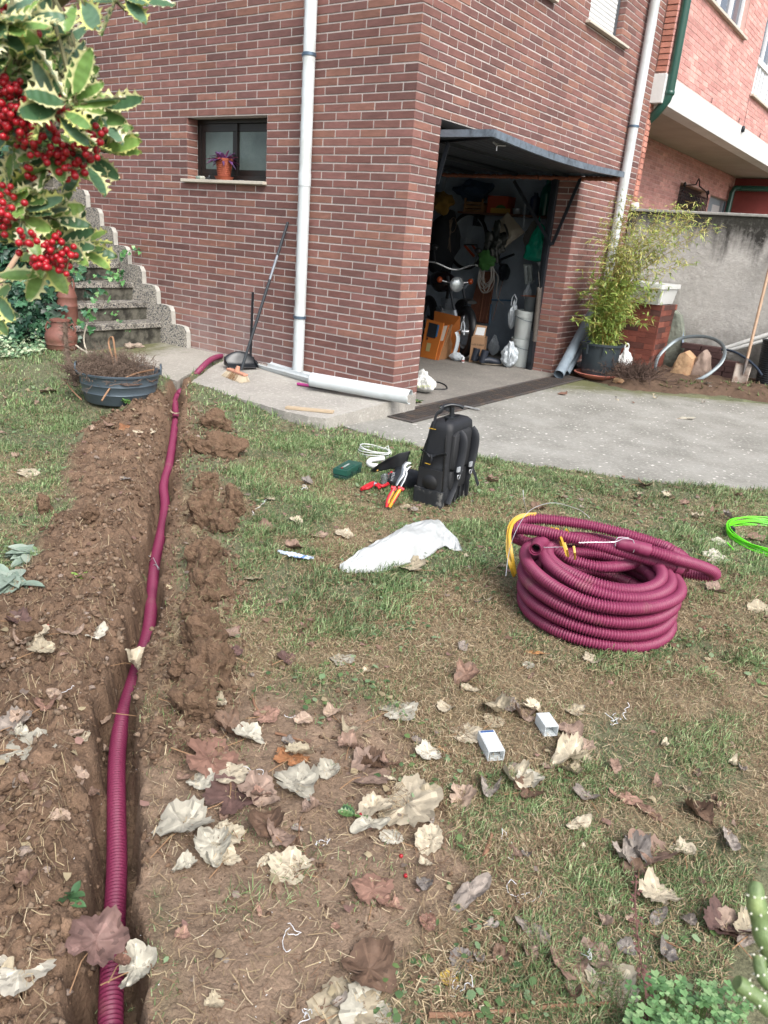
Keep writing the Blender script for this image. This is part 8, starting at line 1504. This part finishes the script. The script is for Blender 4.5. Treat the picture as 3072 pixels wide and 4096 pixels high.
big = [
 (860, 1540, .092, 'pale', 'pale grey lobed leaf lying flat on the lawn left of the clear boxes', .4, .25, 'lobed'),
 (795, 1680, .095, 'pink', 'pinkish brown lobed leaf with its stalk to the left on bare mud', .5, .25, 'lobed'),
 (880, 1745, .14, 'tan', 'largest cream tan leaf with raised ribs in the lower middle', .2, .45, 'lobed'),
 (848, 1815, .055, 'pale', 'small cream leaf just below the largest tan leaf', 2.6, .3, 'round'),
 (640, 1700, .10, 'pale', 'pale leaf folded over on itself beside the white shavings', .3, .9, 'lobed'),
 (630, 1640, .075, 'orange', 'orange brown leaf in front of the folded pale leaf', 1.2, .35, 'lobed'),
 (500, 1725, .105, 'red', 'dark reddish brown round toothed leaf in the lower left middle', 1.0, .3, 'lobed'),
 (450, 1645, .11, 'rust', 'rust pink leaf half under the dark reddish leaf', .2, .35, 'lobed'),
 (495, 1685, .075, 'tan', 'yellowish cream leaf between the rust pink and dark reddish leaves', 2.0, .4, 'lobed'),
 (395, 1795, .105, 'pale', 'long curled pale leaf hanging toward the trench', 1.2, .95, 'lobed'),
 (485, 1810, .07, 'tan', 'cream leaf below the dark reddish leaf', 1.8, .4, 'lobed'),
 (487, 1860, .05, 'tan', 'small cream leaf with a stalk on the crumbly earth', 1.4, .5, 'lobed'),
 (575, 1790, .085, 'brown', 'folded brown and cream leaf right of the dark reddish leaf', 2.4, 1.0, 'lobed'),
 (625, 1880, .075, 'tan', 'cream leaf sprinkled with soil on the bare ground', 2.8, .35, 'lobed'),
 (570, 1865, .04, 'tan', 'narrow cream leaf sliver on the bare ground', 1.2, .9, 'oval'),
 (804, 1930, .07, 'rust', 'rust coloured leaf alone on the smooth mud', 1.7, .4, 'lobed'),
 (40, 2100, .095, 'pale', 'big pale grey leaf in the lower left corner', .1, .25, 'lobed'),
 (800, 2105, .09, 'brown', 'grey brown crumpled leaf near the bottom centre', .6, .7, 'lobed'),
 (740, 2190, .10, 'tan', 'cream leaf cut by the bottom edge of the picture, left of two', .6, .25, 'lobed'),
 (800, 2195, .09, 'pale', 'paler leaf cut by the bottom edge of the picture, right of two', 2.2, .25, 'lobed'),
 (1245, 1620, .09, 'pink', 'pink brown lobed leaf right of the clear boxes', 2.9, .45, 'lobed'),
 (1005, 1590, .075, 'tan', 'cream tan leaf left of the labelled clear box', .3, .4, 'lobed'),
 (1065, 1563, .06, 'tan', 'small tan leaf above the labelled clear box', 1.1, .3, 'round'),
 (925, 1635, .06, 'pale', 'pale leaf beside a small orange one on the lawn', 1.9, .6, 'lobed'),
 (965, 1625, .042, 'orange', 'small orange oval leaf left of the labelled clear box', 2.8, .3, 'oval'),
 (1130, 1550, .065, 'pink', 'folded pinkish leaf left of the empty clear box', 2.8, 1.0, 'lobed'),
 (1240, 1540, .05, 'tan', 'cream leaf sliver right of the empty clear box', 2.7, .5, 'lobed'),
 (1140, 1715, .07, 'brown', 'brown crumpled leaf in the grass below the clear boxes', .5, .9, 'lobed'),
 (1350, 1730, .075, 'rust', 'rust red leaf on the lawn at the right', 2.6, .7, 'oval'),
 (1265, 1725, .06, 'grey', 'grey brown leaf left of the rust red one on the lawn', 2, .7, 'lobed'),
 (1400, 1760, .06, 'brown', 'twisted brown leaf strip below the rust red leaf', 2.3, 1.1, 'oval'),
 (1400, 1860, .10, 'brown', 'cluster forming crumpled brown leaf at the lower right', .8, 1.0, 'lobed'),
 (1475, 1845, .05, 'tan', 'small curled tan leaf at the right of the crumpled brown one', 1.5, 1.1, 'lobed'),
 (1370, 1895, .05, 'brown', 'small brown leaf at the foot of the crumpled brown one', 1.1, .8, 'lobed'),
 (1420, 1985, .05, 'grey', 'grey pointed leaf standing up in the grass at the lower right', .7, .8, 'oval'),
 (1565, 2010, .085, 'red', 'long dark reddish leaf at the lower right edge', 1.9, .7, 'lobed'),
 (1620, 2025, .065, 'tan', 'curled tan leaf overlapping the dark reddish one at the right edge', .7, 1.0, 'lobed'),
 (1220, 2090, .065, 'brown', 'brown pink leaf at the bottom, left of a pair', 2.2, .7, 'lobed'),
 (1280, 2075, .06, 'pink', 'pinkish curled leaf at the bottom, right of the brown pink one', .6, 1.0, 'lobed'),
 (1320, 2130, .08, 'tan', 'olive tan leaf below the pinkish curled one', .5, .35, 'lobed'),
 (1255, 2140, .05, 'tan', 'half hidden tan leaf left of the olive tan one', 1.5, .6, 'lobed'),
 (1000, 2080, .045, 'grey', 'grey beige oval leaf near the bottom right of centre', 2.6, .35, 'round'),
 (970, 2120, .03, 'yellow', 'small yellow orange leaf in the grass at the bottom', 1.6, .3, 'lobed'),
 (1005, 1470, .075, 'brown', 'long crumpled brown leaf above the clear boxes', 2.5, 1.1, 'lobed'),
 (1015, 1495, .055, 'tan', 'curled cream leaf under the long crumpled brown one', 2.6, 1.1, 'oval'),
 (1095, 1525, .06, 'grey', 'flat grey damp leaf left of the folded pinkish one', 1, .15, 'lobed'),
 (740, 1430, .065, 'pale', 'pale leaf on the lawn above the mud', 2.0, .3, 'lobed'),
 (618, 1430, .06, 'red', 'dark red and yellow leaf pair at the edge of the mud', 1.0, .8, 'lobed'),
 (718, 1545, .045, 'pink', 'small folded pink tan leaf on the mud edge', 2.0, 1.0, 'lobed'),
 (755, 1615, .06, 'brown', 'very crumpled dark brown leaf above the pinkish lobed one', 1.5, 1.3, 'lobed'),
 (575, 1550, .06, 'rust', 'rust pink leaf beside a twig on the mud', .5, .5, 'lobed'),
 (490, 1590, .075, 'brown', 'tan brown curled leaf standing on the clod bank', 1.3, 1.1, 'lobed'),
 (535, 1600, .07, 'pale', 'pale green grey leaf right of the tan brown curled one', 1, .7, 'lobed'),
 (500, 1420, .065, 'red', 'purple brown leaf on the slope of the clods', 2.6, .5, 'lobed'),
 (500, 1375, .05, 'pink', 'mauve leaf above the purple brown one', 2.6, .5, 'lobed'),
 (470, 1525, .045, 'tan', 'cream leaf curl stuck in the clod bank', 1.2, 1.2, 'lobed'),
 (60, 1625, .10, 'pale', 'large pale leaf lying left of the trench near the left edge', .2, .35, 'lobed'),
 (35, 1570, .07, 'grey', 'crumpled grey leaf above the large pale one', .8, 1.0, 'lobed'),
 (150, 1590, .06, 'pink', 'ribbed pinkish leaf between the large pale one and the trench', .7, .4, 'oval'),
 (98, 1530, .06, 'rust', 'rust leaf curled against a pale one on the left', 1.3, 1.0, 'lobed'),
 (75, 1385, .075, 'tan', 'tan leaf in the pile at the left edge', 2.2, .8, 'lobed'),
 (150, 1372, .085, 'pink', 'long folded pink grey leaf on the left heap', .35, .9, 'oval'),
 (90, 1415, .065, 'tan', 'cream folded leaf at the bottom of the left pile', .9, .9, 'lobed'),
 (40, 1350, .07, 'red', 'dark red brown leaf at the left edge of the pile', .2, .7, 'lobed'),
 (160, 1700, .06, 'pink', 'dusty leaf strip beside the trench on the left', 1.4, .4, 'oval'),
 (310, 930, .11, 'tan', 'cream leaf on top of the earth heap near the zinc tub', .1, .35, 'lobed'),
 (275, 932, .09, 'orange', 'orange and cream leaf left of the cream leaf on the heap', 1.6, .5, 'lobed'),
 (235, 925, .07, 'brown', 'brown bent leaf left of the orange and cream one', 1.6, .9, 'lobed'),
 (60, 1025, .09, 'tan', 'cream leaf on the left lawn beside the heap', .3, .35, 'lobed'),
 (265, 1035, .07, 'grey', 'grey leaf on the middle of the heap', .3, .6, 'oval'),
 (235, 1037, .06, 'pink', 'small brown pink leaf left of the grey leaf on the heap', .3, .5, 'lobed'),
 (105, 848, .12, 'pink', 'pinkish leaf on the far left lawn', .6, .6, 'lobed'),
 (580, 1080, .06, 'tan', 'half tan half dark leaf on the lawn below the green case', .6, .4, 'lobed'),
 (663, 1045, .06, 'grey', 'grey brown leaf on the lawn just below the green case', .3, .8, 'lobed'),
 (568, 1145, .075, 'brown', 'brown cream leaf on the lawn beside the rooty clod', .3, .7, 'lobed'),
 (637, 1130, .06, 'tan', 'thin cream leaf left of the mauve one on the lawn', 1.2, .7, 'lobed'),
 (686, 1160, .075, 'pink', 'mauve brown leaf on the lawn left of the milky bag', .3, .4, 'lobed'),
 (742, 1158, .07, 'tan', 'tan and dark leaf touching the mauve brown one', 1.2, .5, 'lobed'),
 (635, 1188, .07, 'brown', 'dark brown leaf behind the blue and white wrapper', .2, .8, 'lobed'),
 (545, 1255, .065, 'tan', 'olive cream leaf on the lawn below the wrapper', .2, .4, 'lobed'),
 (608, 1302, .05, 'pink', 'small pink brown leaf alone in the grass below the wrapper', .8, .4, 'oval'),
 (890, 1230, .10, 'tan', 'cream star shaped leaf just below the milky bag', 2.6, .5, 'lobed'),
 (948, 1195, .045, 'rust', 'reddish leaf tucked under the right of the milky bag', .6, .4, 'oval'),
 (880, 1100, .06, 'tan', 'faint tan leaf below the backpack on the grass', 2.9, .3, 'lobed'),
 (890, 1105, .05, 'grey', 'tiny grey leaf below the backpack', 2.6, .6, 'lobed'),
 (1155, 1412, .055, 'orange', 'orange tan leaf on the grass below the coil', 2.8, .4, 'oval'),
 (1140, 1440, .04, 'pale', 'small round silvery leaf below the orange tan one', .6, .25, 'round'),
 (1280, 1430, .06, 'tan', 'tan and pink leaf pair on the grass below the coil', .8, .9, 'lobed'),
 (1520, 1365, .05, 'brown', 'brown leaf standing in the grass right of the coil', 1.2, 1.0, 'oval'),
 (1545, 1210, .10, 'pale', 'large cream leaf right of the coil near the neon tape', .2, .3, 'lobed'),
 (1555, 1175, .07, 'pale', 'cream leaf above the large cream one near the neon tape', .2, .3, 'lobed'),
 (1640, 1322, .08, 'tan', 'cream leaf at the right edge below the neon tape', .2, .4, 'lobed'),
 (1545, 1280, .075, 'pink', 'pink grey folded leaf right of the coil', 2.5, .8, 'lobed'),
 (1480, 1165, .05, 'rust', 'orange brown leaf above the upper loop of the coil', .4, .7, 'lobed'),
 (1505, 1170, .06, 'tan', 'tan leaf beside the orange brown one above the coil', .4, .5, 'oval'),
 (1390, 1052, .08, 'brown', 'brown cream leaf pair near the driveway edge', .3, .7, 'lobed'),
 (1440, 1068, .05, 'pale', 'pale grey leaf on the grass near the driveway edge', .3, .4, 'lobed'),
 (1375, 1080, .05, 'brown', 'small brown leaf on the lawn between coil and driveway', .3, .8, 'lobed'),
 (1160, 1100, .07, 'brown', 'curled brown leaf behind the wire over the coil', .2, .9, 'lobed'),
 (1630, 1165, .08, 'brown', 'brown leaf inside the neon tape ring', .2, .7, 'lobed'),
 (1210, 1078, .04, 'rust', 'small rust leaf on the lawn right of the backpack', .2, .9, 'lobed'),
 (1060, 1040, .08, 'brown', 'brown leaf in the grass right of the backpack by the driveway', .4, .9, 'lobed'),
 (1485, 905, .12, 'pale', 'white scrap like leaf out on the driveway', .1, .2, 'oval'),
 (1215, 852, .08, 'rust', 'rust leaf on the driveway below the drain end', .4, .7, 'lobed')]
for i, (px, py, sz, pal, lb, rot, cu, kd) in enumerate(big):
    at = G(px, py, .002) if drive_in(np.array([G(px, py).x]), np.array([G(px, py).y]))[0] < -.05 else None
    leaf(px, py, sz*1.2, pal, lb, rot+YAW, cu*.8, kd, i+1, at=at)
leaf(0, 0, .115, 'red', 'dark maroon brown leaf draped over the conduit in the trench', 1.9, .7, 'lobed', 201, at=Vector(G(208, 2040, .0)), tilt=(.25, -.2))
leaf(0, 0, .07, 'rust', 'tan orange leaf half on the conduit below the dark maroon one', 2.2, .5, 'oval', 202, at=Vector(G(262, 2082, .0)), tilt=(.3, .4))
leaf(0, 0, .09, 'pale', 'grey cream crumpled leaf in the trench right of the conduit', .9, 1.0, 'lobed', 203, at=Vector(G(300, 2095, -.01)), tilt=(.2, -.5))
leaf(0, 0, .11, 'tan', 'long cream leaf stuck in the trench left of the conduit', 1.5, .8, 'lobed', 204, at=Vector(G(290, 1440, -.06)), tilt=(.5, .5))
leaf(0, 0, .10, 'tan', 'cream leaf wedged in the trench right of the conduit', 1.3, .9, 'oval', 205, at=Vector(G(315, 1555, -.06)), tilt=(-.5, .5))
leaf(0, 0, .06, 'grey', 'dusty brown leaf on the trench edge right of the conduit', 1.0, .8, 'lobed', 206, at=Vector(G(345, 1580, -.0)), tilt=(-.2, .2))
leaf(0, 0, .08, 'grey', 'grey curled leaf on the right lip of the trench', 1.0, 1.1, 'oval', 207, at=Vector(G(385, 1530, .02)), tilt=(-.2, .6))
leaf(0, 0, .09, 'tan', 'cream leaf lying on the conduit far along the trench', 1.0, .6, 'lobed', 208, at=Vector(G(378, 895, .02)), tilt=(-.2, .2))
# small anonymous leaves by zone, alike within a zone
zones = [('dry tan leaf on the dug earth at the lower left', 'dry leaves on the lower left earth', 12, (0, 225, 1330, 2150), ('tan', 'pale', 'pink')), ('medium dry leaf among the leaf litter of the centre foreground', 'medium leaves in the centre foreground', 30, (380, 1250, 1480, 1900), ('tan', 'brown', 'pink', 'pale')), ('medium dry leaf on the lower right lawn', 'medium leaves on the lower right lawn', 20, (1000, 1640, 1600, 2180), ('brown', 'pink', 'tan', 'grey')), ('small curled dry leaf in the grass between coil and driveway edge', 'small leaves near the driveway edge', 26, (1060, 1650, 1010, 1130), ('brown', 'tan', 'grey')), ('small dry leaf fragment on the lower right lawn', 'leaf fragments on the lower right lawn', 30, (1000, 1640, 1420, 2190), ('brown', 'tan', 'pink', 'grey')), ('small dry leaf fragment on the far left lawn', 'leaf fragments on the far left lawn', 9, (0, 210, 800, 1000), ('pink', 'tan')), ('small dry leaf fragment on the mud beside the trench', 'leaf fragments on the mud', 20, (380, 960, 1480, 2180), ('tan', 'brown', 'grey', 'rust')), ('small dry leaf fragment on the dug earth left of the trench', 'leaf fragments on the left earth', 12, (0, 230, 1350, 2180), ('pink', 'grey', 'brown')), ('small dry leaf fragment on the middle lawn', 'leaf fragments on the middle lawn', 14, (520, 1100, 1020, 1480), ('tan', 'brown', 'grey')), ('small dead leaf in the bed along the garden wall', 'dead leaves in the bed', 12, (1330, 1655, 830, 868), ('brown', 'rust', 'tan', 'grey'))]
lr = random.Random(77)
for zi, (lb, grp, n, (x0_, x1_, y0_, y1_), pls) in enumerate(zones):
    for k in range(n):
        px, py = lr.uniform(x0_, x1_), lr.uniform(y0_, y1_); p_ = G(px, py, 0)
        if drive_in(np.array([p_.x]), np.array([p_.y]))[0] < .0 and zi != 9: continue
        sz = lr.uniform(.022, .052)*(1.5 if zi in (3, 5, 9) else 2.1 if zi < 3 else 1); at = None
        if zi == 9: at = G(px, py, .04); at.z = bz(at.x, at.y)+.005
        leaf(px, py, sz, lr.choice(pls), lb, None, lr.uniform(.6, 1.2), lr.choice(['lobed', 'oval', 'round']), zi*100+k+400, group=grp, stem=False, at=at)
def litter(n):
    x, y, r = campos(n, .8, 5.6, .6, 1.5); ok, a, b, c, d = okmask(x, y); near = np.exp(-np.abs(drive_in(x, y)-.15)*5); k = ok & (d > .06) & (rng.random(n) < .25+.9*near); x, y, r = x[k], y[k], r[k]; m = len(x)
    s = rng.uniform(.004, .013, m)*(1+.16*r); az = rng.random(m)*6.283; z = height(x, y)+.008; V = [np.stack([x, y, z+s*.35], -1)]
    for j in range(6): rr_ = s*rng.uniform(.5, 1.25, m); an = az+j*1.047; V.append(np.stack([x+np.cos(an)*rr_, y+np.sin(an)*rr_*.8, z+rng.uniform(-.2, .9, m)*s*.6], -1))
    V = np.stack(V, 1).reshape(-1, 3); o = (np.arange(m)*7)[:, None]; F = np.concatenate([o+np.array([[0, j+1, (j+1) % 6+1]]) for j in range(6)], 1).reshape(-1, 3)
    cs = np.array([srgb(q_) for q_ in ('8f8268', '6f584b', '7f7268', '9b8f74', '5c4a3f', '80655c')]); npmesh('leaf_litter', V, F, LFM, np.repeat(cs[rng.integers(0, 6, m)]*rng.uniform(.75, 1.15, (m, 1)), 6, 0), smooth=False, label='crumbled bits of dead leaf scattered over lawn and earth', cat='leaf litter', kind='stuff')
litter(2600)
# sticks, shavings, berries, holly sprig
m_stk = mat('fallen_stick', '7a5a45', .85, nz=(30, .25))
for (pts, r, lb) in (([(595, 1588), (625, 1595), (655, 1605)], .0042, 'short bare stick on the mud left of the pale lobed leaf'), ([(865, 1281), (905, 1283), (945, 1288)], .003, 'thin dark twig on the lawn between bag and coil'), ([(925, 2200), (1010, 2195), (1130, 2188), (1210, 2178), (1330, 2175)], .0055, 'long pale arching stick along the bottom edge'), ([(1395, 2015), (1450, 2045), (1500, 2065)], .002, 'thin straw coloured stalk at the lower right'), ([(1045, 1855), (1055, 1830), (1062, 1805)], .006, 'splintered wood chip on the lawn at lower right of centre'), ([(1530, 1590), (1560, 1600)], .002, 'little twig on the right lawn'), ([(545, 1505), (550, 1525), (560, 1540)], .004, 'snapped twig at the top of the mud'), ([(650, 1770), (645, 1810), (660, 1850)], .0016, 'thin root lying on the mud')):
    P_ = [GR(*q_)+Vector((0, 0, .006)) for q_ in pts]; mb = MB(); sp_ = spline(P_, .02); mb.tube([q_+Vector((0, 0, .004*mnoise.noise(q_*20))) for q_ in sp_], [r*(1-.4*i/len(sp_)) for i in range(len(sp_))], 7); mb.build('stick', m_stk, label=lb, cat='stick')
m_shv = mat('white_shaving', 'cfd2d6', .5); sr = random.Random(3)
for (px, py, k, lb) in ((562, 1690, 3, 'curly white plastic shaving by the folded pale leaf'), (618, 2000, 2, 'long looped white shaving on the mud'), (700, 1815, 2, 'thin white shaving below the pinkish leaf'), (1345, 1560, 4, 'tangled white shaving on the right lawn'), (1120, 1940, 3, 'bunch of white shavings on the lower lawn'), (1078, 1815, 2, 'spiral white shaving upright in the lower grass'), (655, 2175, 2, 'corkscrew white shaving near the bottom edge'), (990, 2150, 3, 'white shaving strand along the bottom of the lawn'), (545, 1105, 2, 'white shaving hanging off the rooty clod'), (450, 1285, 3, 'white shavings on the straw topped clod'), (118, 1500, 2, 'small white loop shaving on the left earth'), (1245, 2075, 2, 'white shaving beside the pinkish curled leaf'), (345, 1205, 2, 'white tuft beside the conduit tie'), (640, 1560, 1, 'tiny white shaving on the upper mud'), (660, 1060, 2, 'white shavings below the green case')):
    p_ = GR(px, py); mb = MB(); s_ = .35+.25*(p_-CAM).length/2
    for j in range(k):
        q_ = p_+Vector((sr.gauss(0, .008), sr.gauss(0, .008), .008))*1; d = unit((sr.gauss(0, 1), sr.gauss(0, 1), 0)); pts = []
        for i in range(16): d = unit(d+Vector((sr.gauss(0, .7), sr.gauss(0, .7), sr.gauss(0, .25)))); q_ = q_+d*.0042*s_*2; q_.z = max(q_.z, p_.z+.004); pts.append(q_.copy())
        mb.tube(pts, .0006*s_*2, 4)
    mb.build('plastic_shaving', m_shv, label=lb, cat='shaving')
wh = rng; xw, yw, rw = campos(420, .8, 3.4, .5, 1.2); okw = okmask(xw, yw)[0]; mb = MB()
for x, y in zip(xw[okw], yw[okw]): z = hz(x, y)+.005; a = sr.uniform(0, 6.3); L_ = sr.uniform(.001, .0035); mb.tube([(x, y, z), (x+math.cos(a)*L_, y+math.sin(a)*L_, z+.001)], .0005, 3)
mb.build('white_flecks', m_shv, label='scattered tiny white plastic flecks on the ground', cat='flecks', kind='stuff')
for (px, py, lb) in ((933, 1814, 'red holly berry at the edge of the mud'), (866, 1852, 'dull red berry lower on the mud'), (876, 1895, 'crushed red berry on the mud'), (65, 1271, 'red berry by the felty plant'), (105, 1365, 'tiny red berry in the left pile')):
    p_ = GR(px, py); mb = MB(); mb.blob(p_+Vector((0, 0, .004)), .0048, 2, .05); mb.build('holly_berry', MATS['berry_red'], label=lb, cat='berry')
p_ = GR(765, 1768); hv, hf, hc = [], [], []; rr = random.Random(2); twg = MB()
sg = thing('holly_sprig', 'green holly sprig with a few red berries lying on the mud', 'holly sprig', tuple(p_)); o = p_+Vector((0, 0, .008))
for an in (2.4, 3.0, -.6): holly_leaf(o, CR*math.cos(an)+_h((0, 1, 0))*math.sin(an)+Vector((0, 0, .25)), Vector((0, 0, 1)), .042, .2)
mb = MB(); mb.v = [tuple(v) for v in hv]; mb.f = hf; mb.c = [tuple(x*.7 for x in c) if c[0] < .3 else srgb('4f6f40') for c in hc]; mb.build('leaves', MATS['holly_leaf'], sg); mb = MB()
for k in range(5): mb.blob(o+CR*(.014+.0055*k)+Vector((0, .002*(-1)**k, .003)), .0042, 2, 0)
mb.build('berries', MATS['berry_red'], sg)
for o in SC.objects:
    if o.get('label') and not 4 <= len(o['label'].split()) <= 16: print('LABELLEN', o.name, len(o['label'].split()), o['label'])
